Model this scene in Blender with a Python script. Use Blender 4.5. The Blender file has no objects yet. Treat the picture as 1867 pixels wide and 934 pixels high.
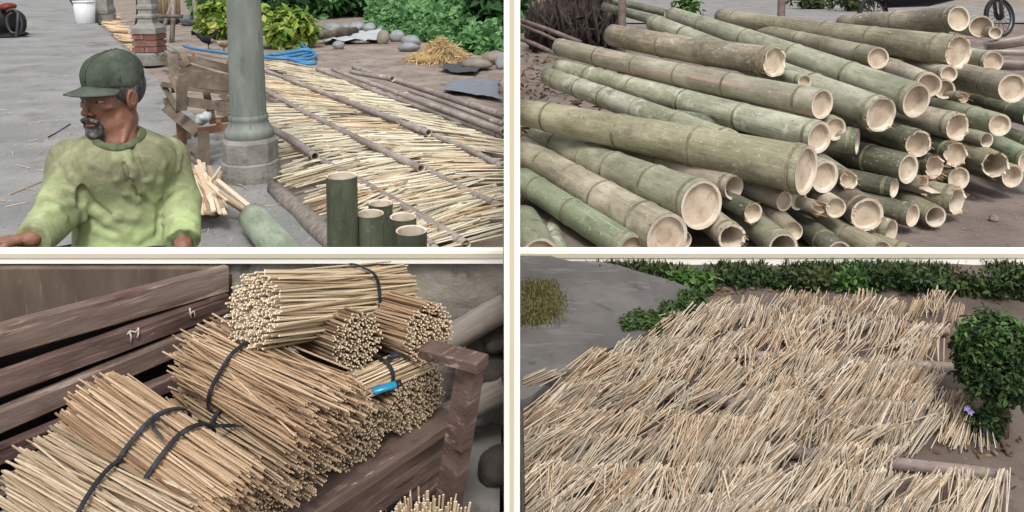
import bpy, bmesh, math, random
import numpy as np
from mathutils import Vector, Matrix, noise as mnoise

random.seed(7)
rng = np.random.default_rng(11)
R = math.radians

# ------------------------------------------------------------------ camera, sky, sun, exposure
scene = bpy.context.scene
FPX, UC, VC = 1400.0, 933.5, 112.7      # a shift lens: the optical axis meets the picture above its middle, so upright things stay upright
PITCH = R(7)
CAM = Vector((0, 0, 1.45))
cam_data = bpy.data.cameras.new("camera")
cam_data.sensor_width = 36.0
cam_data.lens = 36.0 * FPX / 1867.0
cam_data.shift_y = -(467.0 - VC) / 1867.0
cam_data.clip_start, cam_data.clip_end = 0.05, 500
cam = bpy.data.objects.new("camera", cam_data)
scene.collection.objects.link(cam)
cam.location = CAM
cam.rotation_euler = (math.pi / 2 - PITCH, 0, 0)
scene.camera = cam

world = bpy.data.worlds.new("World")
scene.world = world
world.use_nodes = True
wn = world.node_tree
for n in list(wn.nodes):
    wn.nodes.remove(n)
SUN_EL, SUN_AZ = R(58), R(176)          # azimuth clockwise from +Y: the light comes from behind the camera, a little to the side
sky = wn.nodes.new('ShaderNodeTexSky')
sky.sky_type = 'NISHITA'
sky.sun_disc = False
sky.sun_elevation = SUN_EL
sky.sun_rotation = SUN_AZ
sky.dust_density = 4.0
sky.air_density = 1.0
hs = wn.nodes.new('ShaderNodeHueSaturation')     # an overcast sky: most of the blue is gone
hs.inputs['Saturation'].default_value = 0.22
bg = wn.nodes.new('ShaderNodeBackground')
bg.inputs['Strength'].default_value = 0.15
wo = wn.nodes.new('ShaderNodeOutputWorld')
wn.links.new(sky.outputs[0], hs.inputs['Color'])
wn.links.new(hs.outputs[0], bg.inputs['Color'])
wn.links.new(bg.outputs[0], wo.inputs['Surface'])

sun_d = bpy.data.lights.new("sun", 'SUN')
sun_d.energy = 1.5
sun_d.angle = R(12)
sun_d.color = (1.0, 0.97, 0.93)
sun_o = bpy.data.objects.new("sun", sun_d)
scene.collection.objects.link(sun_o)
sd = Vector((math.sin(SUN_AZ) * math.cos(SUN_EL), math.cos(SUN_AZ) * math.cos(SUN_EL), math.sin(SUN_EL)))
sun_o.rotation_euler = sd.to_track_quat('Z', 'Y').to_euler()
sun_o.location = sd * 30

scene.view_settings.view_transform = 'Standard'
scene.view_settings.look = 'None'
scene.view_settings.gamma = 1.0
scene.view_settings.exposure = 0.45
scene.render.engine = 'CYCLES'
scene.cycles.max_bounces = 6
scene.cycles.diffuse_bounces = 3
scene.cycles.use_denoising = True

# ------------------------------------------------------------------ measuring: where a sight line meets the place
FWD = Vector((0, math.cos(PITCH), -math.sin(PITCH)))
UPV = Vector((0, math.sin(PITCH), math.cos(PITCH)))

def ray(u, v):
    return FWD + Vector((1, 0, 0)) * ((u - UC) / FPX) + UPV * (-(v - VC) / FPX)

def at_d(u, v, d):
    return CAM + ray(u, v) * d

def at_y(u, v, y):
    r = ray(u, v)
    return CAM + r * (y / r.y)

def at_z(u, v, z=0.0):
    r = ray(u, v)
    return CAM + r * ((z - CAM.z) / r.z)

def depth_of(p):
    return (Vector(p) - CAM).dot(FWD)

def px(p, n):
    """metres that n pixels of the photograph cover at point p"""
    return n * depth_of(p) / FPX

# ------------------------------------------------------------------ objects
COL = scene.collection

def tag(o, label=None, cat=None, group=None, kind=None):
    if label: o['label'] = label
    if cat: o['category'] = cat
    if group: o['group'] = group
    if kind: o['kind'] = kind
    return o

def empty(name, loc=(0, 0, 0), rz=0.0, rot=None):
    o = bpy.data.objects.new(name, None)
    COL.objects.link(o)
    o.location = loc
    o.rotation_euler = rot if rot else (0, 0, rz)
    o.empty_display_size = 0.05
    return o

def link(name, me, parent=None, loc=None, matrix=None):
    o = bpy.data.objects.new(name, me)
    COL.objects.link(o)
    if parent is not None:
        o.parent = parent
    if matrix is not None:
        o.matrix_basis = matrix
    elif loc is not None:
        o.location = loc
    return o

def frame_z(a, b, roll=0.0):
    """matrix whose origin is a and whose Z axis points to b"""
    a, b = Vector(a), Vector(b)
    z = (b - a).normalized()
    ref = Vector((0, 0, 1)) if abs(z.z) < 0.95 else Vector((0, 1, 0))
    x = ref.cross(z).normalized()
    y = z.cross(x)
    m = Matrix((x, y, z)).transposed().to_4x4()
    m.translation = a
    return m @ Matrix.Rotation(roll, 4, 'Z')

class MB:
    """collects shapes, then becomes one mesh"""
    def __init__(self):
        self.v, self.f, self.m, self.s = [], [], [], []
    def add(self, vs, fs, mi=0, smooth=False):
        o = len(self.v)
        self.v.extend([tuple(p) for p in vs])
        self.f.extend([tuple(i + o for i in f) for f in fs])
        self.m.extend([mi] * len(fs))
        self.s.extend([smooth] * len(fs))
        return self
    def box(self, lo, hi, mi=0, M=None, jit=0.0):
        x0, y0, z0 = lo; x1, y1, z1 = hi
        vs = [(x0, y0, z0), (x1, y0, z0), (x1, y1, z0), (x0, y1, z0), (x0, y0, z1), (x1, y0, z1), (x1, y1, z1), (x0, y1, z1)]
        if jit:
            vs = [tuple(c + random.uniform(-jit, jit) for c in p) for p in vs]
        if M is not None:
            vs = [M @ Vector(p) for p in vs]
        return self.add(vs, [(0, 3, 2, 1), (4, 5, 6, 7), (0, 1, 5, 4), (1, 2, 6, 5), (2, 3, 7, 6), (3, 0, 4, 7)], mi)
    def bar(self, a, b, w, h, mi=0, roll=0.0, jit=0.0, taper=1.0):
        """a beam of section w x h from a to b"""
        a, b = Vector(a), Vector(b)
        M = frame_z(a, b, roll)
        L = (b - a).length
        vs = []
        for z, k in ((0, 1.0), (L, taper)):
            for x, y in ((-w / 2, -h / 2), (w / 2, -h / 2), (w / 2, h / 2), (-w / 2, h / 2)):
                vs.append(M @ Vector((x * k + random.uniform(-jit, jit), y * k + random.uniform(-jit, jit), z)))
        return self.add(vs, [(0, 3, 2, 1), (4, 5, 6, 7), (0, 1, 5, 4), (1, 2, 6, 5), (2, 3, 7, 6), (3, 0, 4, 7)], mi)
    def tube(self, pts, rad, n=8, mi=0, caps=True, smooth=True, cap_mi=None):
        pts = [Vector(p) for p in pts]
        rr = rad if isinstance(rad, (list, tuple)) else [rad] * len(pts)
        vs, fs = [], []
        prevx = None
        for i, p in enumerate(pts):
            t = (pts[min(i + 1, len(pts) - 1)] - pts[max(i - 1, 0)]).normalized()
            if prevx is None:
                ref = Vector((0, 0, 1)) if abs(t.z) < 0.9 else Vector((1, 0, 0))
                x = ref.cross(t).normalized()
            else:
                x = (prevx - t * prevx.dot(t)).normalized()
            prevx = x
            y = t.cross(x)
            for k in range(n):
                a = 2 * math.pi * k / n
                vs.append(p + (x * math.cos(a) + y * math.sin(a)) * rr[i])
        for i in range(len(pts) - 1):
            for k in range(n):
                k2 = (k + 1) % n
                fs.append((i * n + k, i * n + k2, (i + 1) * n + k2, (i + 1) * n + k))
        self.add(vs, fs, mi, smooth)
        if caps:
            base = len(self.v) - len(vs)
            cm = mi if cap_mi is None else cap_mi
            self.f.append(tuple(base + k for k in reversed(range(n)))); self.m.append(cm); self.s.append(False)
            self.f.append(tuple(base + (len(pts) - 1) * n + k for k in range(n))); self.m.append(cm); self.s.append(False)
        return self
    def lathe(self, prof, n=24, mi=0, M=None, smooth=True, wob=None):
        """prof: (r, z) pairs, turned about Z"""
        vs, fs = [], []
        for (r, z) in prof:
            for k in range(n):
                a = 2 * math.pi * k / n
                rr = r * (wob(a, z) if wob else 1.0)
                p = Vector((rr * math.cos(a), rr * math.sin(a), z))
                vs.append(M @ p if M is not None else p)
        for i in range(len(prof) - 1):
            for k in range(n):
                k2 = (k + 1) % n
                fs.append((i * n + k, i * n + k2, (i + 1) * n + k2, (i + 1) * n + k))
        return self.add(vs, fs, mi, smooth)
    def mesh(self, name, mats):
        me = bpy.data.meshes.new(name)
        me.from_pydata([tuple(p) for p in self.v], [], self.f)
        for mt in (mats if isinstance(mats, (list, tuple)) else [mats]):
            me.materials.append(mt)
        me.polygons.foreach_set('material_index', self.m)
        me.polygons.foreach_set('use_smooth', self.s)
        me.update()
        return me
    def build(self, name, mats, parent=None, loc=None, matrix=None):
        return link(name, self.mesh(name, mats), parent, loc, matrix)

def np_mesh(name, V, Fq, mats, mi=None, smooth=False):
    """V (n,3), Fq (m,k) all faces with the same number of corners"""
    me = bpy.data.meshes.new(name)
    V = np.ascontiguousarray(V, dtype=np.float32)
    Fq = np.ascontiguousarray(Fq, dtype=np.int32)
    m, k = Fq.shape
    me.vertices.add(len(V)); me.vertices.foreach_set('co', V.ravel())
    me.loops.add(m * k); me.loops.foreach_set('vertex_index', Fq.ravel())
    me.polygons.add(m)
    me.polygons.foreach_set('loop_start', np.arange(0, m * k, k, dtype=np.int32))
    for mt in (mats if isinstance(mats, (list, tuple)) else [mats]):
        me.materials.append(mt)
    if mi is not None:
        me.polygons.foreach_set('material_index', np.ascontiguousarray(mi, dtype=np.int32))
    me.polygons.foreach_set('use_smooth', np.full(m, smooth))
    me.update(calc_edges=True)
    me.validate()
    return me

# ------------------------------------------------------------------ materials
def lin(c):
    return tuple(((x / 255.0) / 12.92 if x / 255.0 <= 0.04045 else ((x / 255.0 + 0.055) / 1.055) ** 2.4) for x in c)

def C(r, g, b, k=0.80):
    """photo colour (0-255) to a base colour"""
    l = lin((r, g, b))
    return (min(l[0] * k, 1), min(l[1] * k, 1), min(l[2] * k, 1), 1.0)

class NT:
    def __init__(self, name):
        self.mat = bpy.data.materials.new(name)
        self.mat.use_nodes = True
        self.t = self.mat.node_tree
        for n in list(self.t.nodes):
            self.t.nodes.remove(n)
        self.out = self.t.nodes.new('ShaderNodeOutputMaterial')
    def n(self, typ, **kw):
        nd = self.t.nodes.new(typ)
        for k, v in kw.items():
            if k.startswith('_'):
                setattr(nd, k[1:], v)
        return nd
    def l(self, a, b):
        self.t.links.new(a, b)
    def coords(self, kind='Object', scale=(1, 1, 1), rot=None):
        tc = self.n('ShaderNodeTexCoord')
        mp = self.n('ShaderNodeMapping')
        mp.inputs['Scale'].default_value = scale
        src = tc.outputs[kind]
        if rot:
            m0 = self.n('ShaderNodeMapping'); m0.inputs['Rotation'].default_value = rot
            self.l(src, m0.inputs['Vector']); src = m0.outputs['Vector']
        self.l(src, mp.inputs['Vector'])
        return mp.outputs['Vector']
    def noise(self, vec, scale, detail=5, rough=0.55, dist=0.0):
        nz = self.n('ShaderNodeTexNoise')
        nz.inputs['Scale'].default_value = scale
        nz.inputs['Detail'].default_value = detail
        nz.inputs['Roughness'].default_value = rough
        nz.inputs['Distortion'].default_value = dist
        if vec is not None:
            self.l(vec, nz.inputs['Vector'])
        return nz.outputs['Fac']
    def ramp(self, fac, stops):
        r = self.n('ShaderNodeValToRGB')
        els = r.color_ramp.elements
        els[0].position, els[0].color = stops[0][0], stops[0][1]
        els[1].position, els[1].color = stops[-1][0], stops[-1][1]
        for p, c in stops[1:-1]:
            e = els.new(p); e.color = c
        self.l(fac, r.inputs['Fac'])
        return r.outputs['Color']
    def step(self, fac, lo, hi):
        m = self.n('ShaderNodeMapRange')
        m.inputs['From Min'].default_value = lo
        m.inputs['From Max'].default_value = hi
        self.l(fac, m.inputs['Value'])
        return m.outputs['Result']
    def math(self, op, a, b=None):
        m = self.n('ShaderNodeMath', _operation=op)
        for i, x in enumerate((a, b)):
            if x is None: continue
            if isinstance(x, (int, float)): m.inputs[i].default_value = x
            else: self.l(x, m.inputs[i])
        return m.outputs[0]
    def mix(self, fac, a, b, blend='MIX'):
        m = self.n('ShaderNodeMix', _data_type='RGBA', _blend_type=blend)
        for s, x in ((0, fac), (6, a), (7, b)):
            if isinstance(x, (int, float)): m.inputs[s].default_value = x
            elif isinstance(x, tuple): m.inputs[s].default_value = x
            else: self.l(x, m.inputs[s])
        return m.outputs[2]
    def rand(self):
        """a number per object and per loose piece"""
        oi = self.n('ShaderNodeObjectInfo'); ge = self.n('ShaderNodeNewGeometry')
        return self.math('FRACT', self.math('ADD', oi.outputs['Random'], ge.outputs['Random Per Island']))
    def hsv(self, col, h=0.5, s=1.0, v=1.0):
        x = self.n('ShaderNodeHueSaturation')
        for nm, val in (('Hue', h), ('Saturation', s), ('Value', v)):
            if isinstance(val, (int, float)): x.inputs[nm].default_value = val
            else: self.l(val, x.inputs[nm])
        self.l(col, x.inputs['Color'])
        return x.outputs[0]
    def bump(self, h, strength=0.3, dist=0.01, normal=None):
        b = self.n('ShaderNodeBump')
        b.inputs['Strength'].default_value = strength
        b.inputs['Distance'].default_value = dist
        self.l(h, b.inputs['Height'])
        if normal is not None: self.l(normal, b.inputs['Normal'])
        return b.outputs[0]
    def bsdf(self, col, rough=0.8, spec=0.3, normal=None, metal=0.0, sss=0.0, trans=None):
        p = self.n('ShaderNodeBsdfPrincipled')
        if isinstance(col, tuple): p.inputs['Base Color'].default_value = col
        else: self.l(col, p.inputs['Base Color'])
        if isinstance(rough, (int, float)): p.inputs['Roughness'].default_value = rough
        else: self.l(rough, p.inputs['Roughness'])
        p.inputs['Specular IOR Level'].default_value = spec
        p.inputs['Metallic'].default_value = metal
        if sss:
            p.inputs['Subsurface Weight'].default_value = sss
            p.inputs['Subsurface Radius'].default_value = (0.012, 0.004, 0.002)
            p.inputs['Subsurface Scale'].default_value = 1.0
        if normal is not None: self.l(normal, p.inputs['Normal'])
        sh = p.outputs[0]
        if trans is not None:
            tr = self.n('ShaderNodeBsdfTranslucent')
            if isinstance(col, tuple): tr.inputs['Color'].default_value = col
            else: self.l(col, tr.inputs['Color'])
            mx = self.n('ShaderNodeMixShader'); mx.inputs[0].default_value = trans
            self.l(sh, mx.inputs[1]); self.l(tr.outputs[0], mx.inputs[2])
            sh = mx.outputs[0]
        self.l(sh, self.out.inputs['Surface'])
        return self.mat

MATS = {}
def nmat(name, cols, scale=5, stretch=(1, 1, 1), detail=6, rough=0.85, spec=0.2, bump=0.25, bscale=40, bdist=0.005, vary=0.12, spots=(), kind='Object', bstretch=None, dist=0.0, rot=None):
    """noise between a few colours, optional patches, fine relief, a slight difference from object to object"""
    if name in MATS: return MATS[name]
    t = NT(name)
    vec = t.coords(kind, stretch, rot)
    fac = t.noise(vec, scale, detail, 0.6, dist)
    k = len(cols)
    col = t.ramp(fac, [(0.28 + 0.44 * i / max(k - 1, 1), c) for i, c in enumerate(cols)]) if k > 1 else cols[0]
    for (c, sc, lo, hi, strch) in spots:
        v2 = t.coords(kind, strch, rot)
        col = t.mix(t.step(t.noise(v2, sc, 6, 0.65), lo, hi), col, c)
    if vary and not isinstance(col, tuple):
        val = t.math('ADD', t.math('MULTIPLY', t.rand(), 2 * vary), 1 - vary)
        col = t.hsv(col, v=val)
    nrm = None
    if bump:
        bv = t.coords(kind, bstretch or stretch, rot)
        nrm = t.bump(t.noise(bv, bscale, 6, 0.65), bump, bdist)
    MATS[name] = t.bsdf(col, rough, spec, nrm)
    return MATS[name]

def leaf_mat(name, cols, trans=0.25, rough=0.5, spec=0.25):
    if name in MATS: return MATS[name]
    t = NT(name)
    k = len(cols)
    col = t.ramp(t.rand(), [(i / (k - 1), c) for i, c in enumerate(cols)])
    MATS[name] = t.bsdf(col, rough, spec, None, trans=trans)
    return MATS[name]

def flat(name, col, rough=0.6, spec=0.3, metal=0.0):
    if name not in MATS:
        t = NT(name)
        v = t.coords('Object')
        c = t.mix(t.step(t.noise(v, 30, 5, 0.6), 0.3, 0.75), col, tuple(x * 0.82 for x in col[:3]) + (1,))
        MATS[name] = t.bsdf(c, rough, spec, t.bump(t.noise(v, 90, 4), 0.08, 0.002), metal)
    return MATS[name]

def wnoise(p, s=1.0):
    return mnoise.noise(Vector(p) * s)

# ------------------------------------------------------------------ sticks
def stick_frames(P0, P1):
    d = P1 - P0
    L = np.linalg.norm(d, axis=1, keepdims=True)
    z = d / L
    ref = np.tile(np.array([[0.0, 0.0, 1.0]]), (len(z), 1))
    ref[np.abs(z[:, 2]) > 0.95] = (0, 1, 0)
    x = np.cross(ref, z); x /= np.linalg.norm(x, axis=1, keepdims=True)
    y = np.cross(z, x)
    return x, y, z, L

def sticks_mesh(name, P0, P1, rad, mats, sides=4, bend=0.0, cap_mi=1):
    """many sticks as one mesh: three rings each so that they can bow; the cut ends take material cap_mi"""
    P0 = np.asarray(P0, float); P1 = np.asarray(P1, float)
    N = len(P0)
    x, y, z, L = stick_frames(P0, P1)
    r = np.broadcast_to(np.asarray(rad, float), (N,))[:, None]
    mid = (P0 + P1) / 2 + (x * rng.normal(0, 1, (N, 1)) + y * rng.normal(0, 1, (N, 1))) * L * bend
    ph = rng.uniform(0, 6.28, (N, 1))
    V = np.zeros((N, 3 * sides, 3))
    for j, (c, k) in enumerate(((P0, 1.0), (mid, 1.05), (P1, 0.95))):
        for s in range(sides):
            a = ph + 2 * np.pi * s / sides
            V[:, j * sides + s] = c + (x * np.cos(a) + y * np.sin(a)) * r * k
    fs, mi = [], []
    for j in range(2):
        for s in range(sides):
            s2 = (s + 1) % sides
            fs.append((j * sides + s, j * sides + s2, (j + 1) * sides + s2, (j + 1) * sides + s)); mi.append(0)
    if sides == 4:
        fs.append((3, 2, 1, 0)); mi.append(cap_mi)
        fs.append((8, 9, 10, 11)); mi.append(cap_mi)
    fs = np.array(fs)
    Fq = (fs[None] + (np.arange(N) * 3 * sides)[:, None, None]).reshape(-1, 4)
    return np_mesh(name, V.reshape(-1, 3), Fq, mats, np.tile(mi, N))

STICK_F = [(j * 4 + k, j * 4 + (k + 1) % 4, j * 4 + 4 + (k + 1) % 4, j * 4 + 4 + k) for j in range(2) for k in range(4)] + [(3, 2, 1, 0), (8, 9, 10, 11)]
STICK_M = [0] * 8 + [1, 1]
def one_stick(p0, p1, r, mats, key, parent=None, name='stick', bend=0.004):
    p0, p1 = Vector(p0), Vector(p1)
    d = p1 - p0; L = d.length; z = d / L
    ref = Vector((0, 0, 1)) if abs(z.z) < 0.95 else Vector((0, 1, 0))
    x = ref.cross(z).normalized(); y = z.cross(x)
    ph = random.uniform(0, 6.28)
    o = (x * random.gauss(0, 1) + y * random.gauss(0, 1)) * L * bend
    vs = []
    for c, k in ((Vector((0, 0, 0)), 1.0), (d / 2 + o, 1.05), (d, 0.95)):
        for q in range(4):
            a = ph + q * math.pi / 2
            vs.append(c + (x * math.cos(a) + y * math.sin(a)) * (r * k))
    me = bpy.data.meshes.new(name)
    me.from_pydata(vs, [], STICK_F)
    for m in mats: me.materials.append(m)
    me.polygons.foreach_set('material_index', STICK_M)
    return link(name, me, parent, p0)

# ------------------------------------------------------------------ leaves
def leaf_cloud(name, pts, nrm, size, mat, aspect=0.5, fold=0.25, jit=0.35, parent=None, loc=None):
    """diamond leaves with a folded midrib; pts (n,3), nrm (n,3) rough facing, size scalar or (n,)"""
    pts = np.asarray(pts, float); N = len(pts)
    nrm = np.asarray(nrm, float) + rng.normal(0, jit, (N, 3))
    nrm /= np.linalg.norm(nrm, axis=1, keepdims=True) + 1e-9
    t = rng.normal(0, 1, (N, 3)); t -= nrm * (t * nrm).sum(1, keepdims=True)
    t[:, 2] -= 0.3
    t -= nrm * (t * nrm).sum(1, keepdims=True)
    t /= np.linalg.norm(t, axis=1, keepdims=True) + 1e-9
    s = np.cross(nrm, t)
    L = (np.broadcast_to(np.asarray(size, float), (N,)) * rng.uniform(0.6, 1.35, N))[:, None]
    w = L * aspect * 0.5
    V = np.zeros((N, 6, 3))
    V[:, 0] = pts
    V[:, 1] = pts + t * L * 0.35 + s * w + nrm * w * fold
    V[:, 2] = pts + t * L * 0.7 + s * w * 0.75 + nrm * w * fold - nrm * L * 0.05
    V[:, 3] = pts + t * L - nrm * L * 0.16
    V[:, 4] = pts + t * L * 0.7 - s * w * 0.75 + nrm * w * fold - nrm * L * 0.05
    V[:, 5] = pts + t * L * 0.35 - s * w + nrm * w * fold
    f = np.array([(0, 1, 2, 3), (0, 3, 4, 5)])
    Fq = (f[None] + (np.arange(N) * 6)[:, None, None]).reshape(-1, 4)
    me = np_mesh(name, V.reshape(-1, 3), Fq, mat)
    return link(name, me, parent, loc)

def clump_points(n, center, radii, n_clump, spread, shell=0.65):
    """points gathered in clumps near the surface of an uneven ellipsoid, with a direction pointing outward"""
    c = rng.normal(0, 1, (n_clump, 3)); c /= np.linalg.norm(c, axis=1, keepdims=True)
    rad = rng.uniform(shell, 1.0, (n_clump, 1)) ** 0.5
    cc = c * rad
    idx = rng.integers(0, n_clump, n)
    p = cc[idx] + rng.normal(0, spread, (n, 3))
    d = p / (np.linalg.norm(p, axis=1, keepdims=True) + 1e-6)
    d = d * 0.6 + np.array([0, 0, 0.5])
    return np.asarray(center) + p * np.asarray(radii), d

# ================================================================== the setting: ground, slabs, the dividers between the views
def sheet(name, x0, x1, y0, y1, z, mat, nx=60, ny=60, amp=0.0, fs=1.0, keep=None):
    xs = np.linspace(x0, x1, nx); ys = np.linspace(y0, y1, ny)
    V = []
    for y in ys:
        for x in xs:
            h = 0.0
            if amp:
                h = amp * (wnoise((x, y, 0.3), fs) + 0.5 * wnoise((x, y, 3.3), fs * 2.7))
            V.append((x, y, z + h))
    Fq = [(j * nx + i, j * nx + i + 1, (j + 1) * nx + i + 1, (j + 1) * nx + i) for j in range(ny - 1) for i in range(nx - 1)]
    me = np_mesh(name, np.array(V), np.array(Fq), mat, smooth=True)
    return link(name, me)

M_SOIL = nmat('soil', [C(116, 104, 95), C(146, 133, 122), C(168, 155, 143)], 1.6, detail=10, bump=0.5, bscale=9, bdist=0.02, vary=0,
              spots=[(C(96, 85, 78), 6, 0.54, 0.68, (1, 1, 1)), (C(182, 170, 156), 24, 0.60, 0.70, (1, 1, 1)), (C(190, 178, 158), 60, 0.63, 0.69, (1, 1, 1))])
M_DARKSOIL = nmat('dark_soil', [C(84, 74, 68), C(104, 92, 84), C(122, 110, 102)], 2.4, detail=10, bump=0.6, bscale=16, bdist=0.015, vary=0,
                  spots=[(C(140, 128, 118), 30, 0.66, 0.73, (1, 1, 1)), (C(70, 62, 58), 5, 0.58, 0.72, (1, 1, 1))])
M_YARD = nmat('yard_earth', [C(104, 94, 87), C(130, 118, 110), C(150, 138, 129)], 1.8, detail=10, bump=0.6, bscale=14, bdist=0.02, vary=0,
              spots=[(C(84, 76, 76), 4, 0.55, 0.72, (1, 1, 1)), (C(168, 158, 150), 40, 0.69, 0.74, (1, 1, 1))])
M_CONCRETE = nmat('concrete', [C(124, 124, 123), C(142, 142, 140), C(160, 159, 156)], 1.3, detail=11, bump=0.25, bscale=30, bdist=0.004, vary=0, rough=0.75,
                  spots=[(C(112, 113, 114), 3.2, 0.55, 0.75, (1, 1, 1)), (C(176, 174, 168), 14, 0.60, 0.72, (2.2, 0.6, 1)), (C(104, 105, 105), 26, 0.57, 0.68, (1, 1, 1)), (C(184, 181, 174), 70, 0.62, 0.68, (1, 1, 1)), (C(96, 96, 96), 0.9, 0.56, 0.72, (1, 1, 1))])
M_CEMENT = nmat('cement_render', [C(126, 120, 112), C(158, 152, 142), C(186, 179, 168)], 5, detail=10, bump=0.8, bscale=22, bdist=0.012, vary=0,
                spots=[(C(96, 90, 82), 9, 0.58, 0.7, (1, 1, 1))])
M_CREAM = nmat('cream_paint', [C(250, 246, 234, .93), C(253, 250, 241, .93)], 3, bump=0.05, bscale=60, bdist=0.001, vary=0, rough=0.6)
M_TAN = nmat('tan_paint', [C(216, 206, 182, .82), C(222, 213, 190, .82)], 3, bump=0.05, bscale=60, bdist=0.001, vary=0, rough=0.6)

RAISED = 0.115                                   # level of the yard behind the kerb
tag(sheet('ground', -60, 60, -6, 120, -0.02, M_SOIL, 120, 120), kind='structure')
tag(sheet('yard_ground', 0.03, 16, 3.12, 60, RAISED, M_YARD, 70, 160, 0.02, 1.3), kind='structure')

# ---- divider between the left and right views, built as a wall end
PW = [(1.6, 0.0175, 0.0215), (9.0, 0.0175, 0.0215)]
b = MB()
for i, (y0, y1) in enumerate(((1.60, 9.0),)):
    zt, zb = 1.62, -0.02
    ht, hb = 0.0168, 0.0180
    vs = [(-hb, y0, zb), (hb, y0, zb), (hb, y1, zb), (-hb, y1, zb), (-ht, y0, zt), (ht, y0, zt), (ht, y1, zt), (-ht, y1, zt)]
    b.add(vs, [(0, 3, 2, 1), (4, 5, 6, 7), (0, 1, 5, 4), (1, 2, 6, 5), (2, 3, 7, 6), (3, 0, 4, 7)])
pw = b.build('view_divider', M_CREAM)
tag(pw, 'thin cream divider between the left and right views, built as a wall seen end on', 'wall')
b = MB()
b.box((-0.0048, 1.596, -0.02), (0.0048, 1.601, 1.62))
b.build('view_divider_line', M_TAN, pw)

# ---- low wall behind the bench; its top band is the divider between views
WY = 2.02
zc0, zc1 = at_y(UC, 481, WY).z, at_y(UC, 451, WY + 0.03).z
lw = empty('low_wall', (-1.2, WY, 0))
tag(lw, 'low wall behind the bench, its cream and tan top band dividing upper and lower views', 'wall')
XL, XR = -2.6, -0.024
b = MB(); b.box((XL + 1.2, 0.0, zc0), (XR + 1.2, 0.03, zc1)); b.build('divider_coping', M_CREAM, lw)
zm = (at_y(UC, 470, WY).z, at_y(UC, 462, WY).z)
b = MB(); b.box((XL + 1.2, -0.004, zm[0]), (XR + 1.2, 0.001, zm[1])); b.build('divider_coping_line', M_TAN, lw)
# rendered body, rough in relief
nx, nz = 150, 40
V, Fq = [], []
for j in range(nz):
    for i in range(nx):
        x = XL + (XR - XL) * i / (nx - 1); z = 0.02 + (zc0 - 0.022) * j / (nz - 1)
        h = 0.010 * wnoise((x, 0, z), 9) + 0.006 * wnoise((x, 4, z), 25)
        V.append((x + 1.2, 0.022 + h, z))
for j in range(nz - 1):
    for i in range(nx - 1):
        k = j * nx + i
        Fq.append((k, k + 1, k + nx + 1, k + nx))
link('wall_face', np_mesh('wall_face', np.array(V), np.array(Fq), M_CEMENT, smooth=True), lw)
b = MB(); b.box((XL + 1.2, 0.04, 0.0), (XR + 1.2, 0.05, zc0 - 0.002)); b.build('wall_core', M_CEMENT, lw)

# ---- cement floor under the bench
FLOOR3 = 0.16
b = MB(); b.box((-2.6, 0.4, -0.02), (-0.03, WY + 0.02, FLOOR3))
tag(b.build('cement_floor', nmat('cement_floor', [C(104, 101, 98), C(128, 125, 121), C(150, 147, 142)], 3, detail=10, bump=0.4, bscale=26, bdist=0.006, vary=0,
    spots=[(C(92, 88, 84), 6, 0.56, 0.72, (1, 1, 1))])), kind='structure')

# ---- divider between upper and lower views, built as a parapet; the stick-drying ground slopes up to it
KY = 3.10
zk0, zk1 = at_y(UC, 481, KY).z, at_y(UC, 451, KY + 0.04).z
b = MB(); b.box((0.026, KY, -0.02), (6.0, KY + 0.04, zk1))
kb = b.build('divider_parapet', M_CREAM)
tag(kb, 'cream divider with tan line between upper and lower views, built as a low parapet', 'wall')
b = MB(); b.box((0.026, KY - 0.005, at_y(UC, 470, KY).z), (6.0, KY + 0.001, at_y(UC, 462, KY).z)); b.build('divider_parapet_line', M_TAN, kb)
SL4, Y4 = (zk0 - 0.004) / (KY - 1.75), 1.75
def g4(y):
    return max(0.0, (y - Y4)) * SL4
def at_g4(u, v, h=0.0):
    """where a sight line meets the sloping drying ground (raised by h)"""
    r = ray(u, v)
    # CAM.z + t r.z = h + SL4 (t r.y - Y4)
    t = (h - SL4 * Y4 - CAM.z) / (r.z - SL4 * r.y)
    p = CAM + r * t
    return p
nx, ny = 110, 70
V = []
for j in range(ny):
    for i in range(nx):
        x = 0.026 + 4.0 * i / (nx - 1); y = 0.9 + (KY + 0.02 - 0.9) * j / (ny - 1)
        V.append((x, y, SL4 * (y - Y4) + 0.010 * wnoise((x, y, 1.0), 3) + 0.005 * wnoise((x, y, 5.0), 11)))
Fq = [(j * nx + i, j * nx + i + 1, (j + 1) * nx + i + 1, (j + 1) * nx + i) for j in range(ny - 1) for i in range(nx - 1)]
tag(link('drying_ground', np_mesh('drying_ground', np.array(V), np.array(Fq), M_DARKSOIL, smooth=True)), kind='structure')

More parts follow.
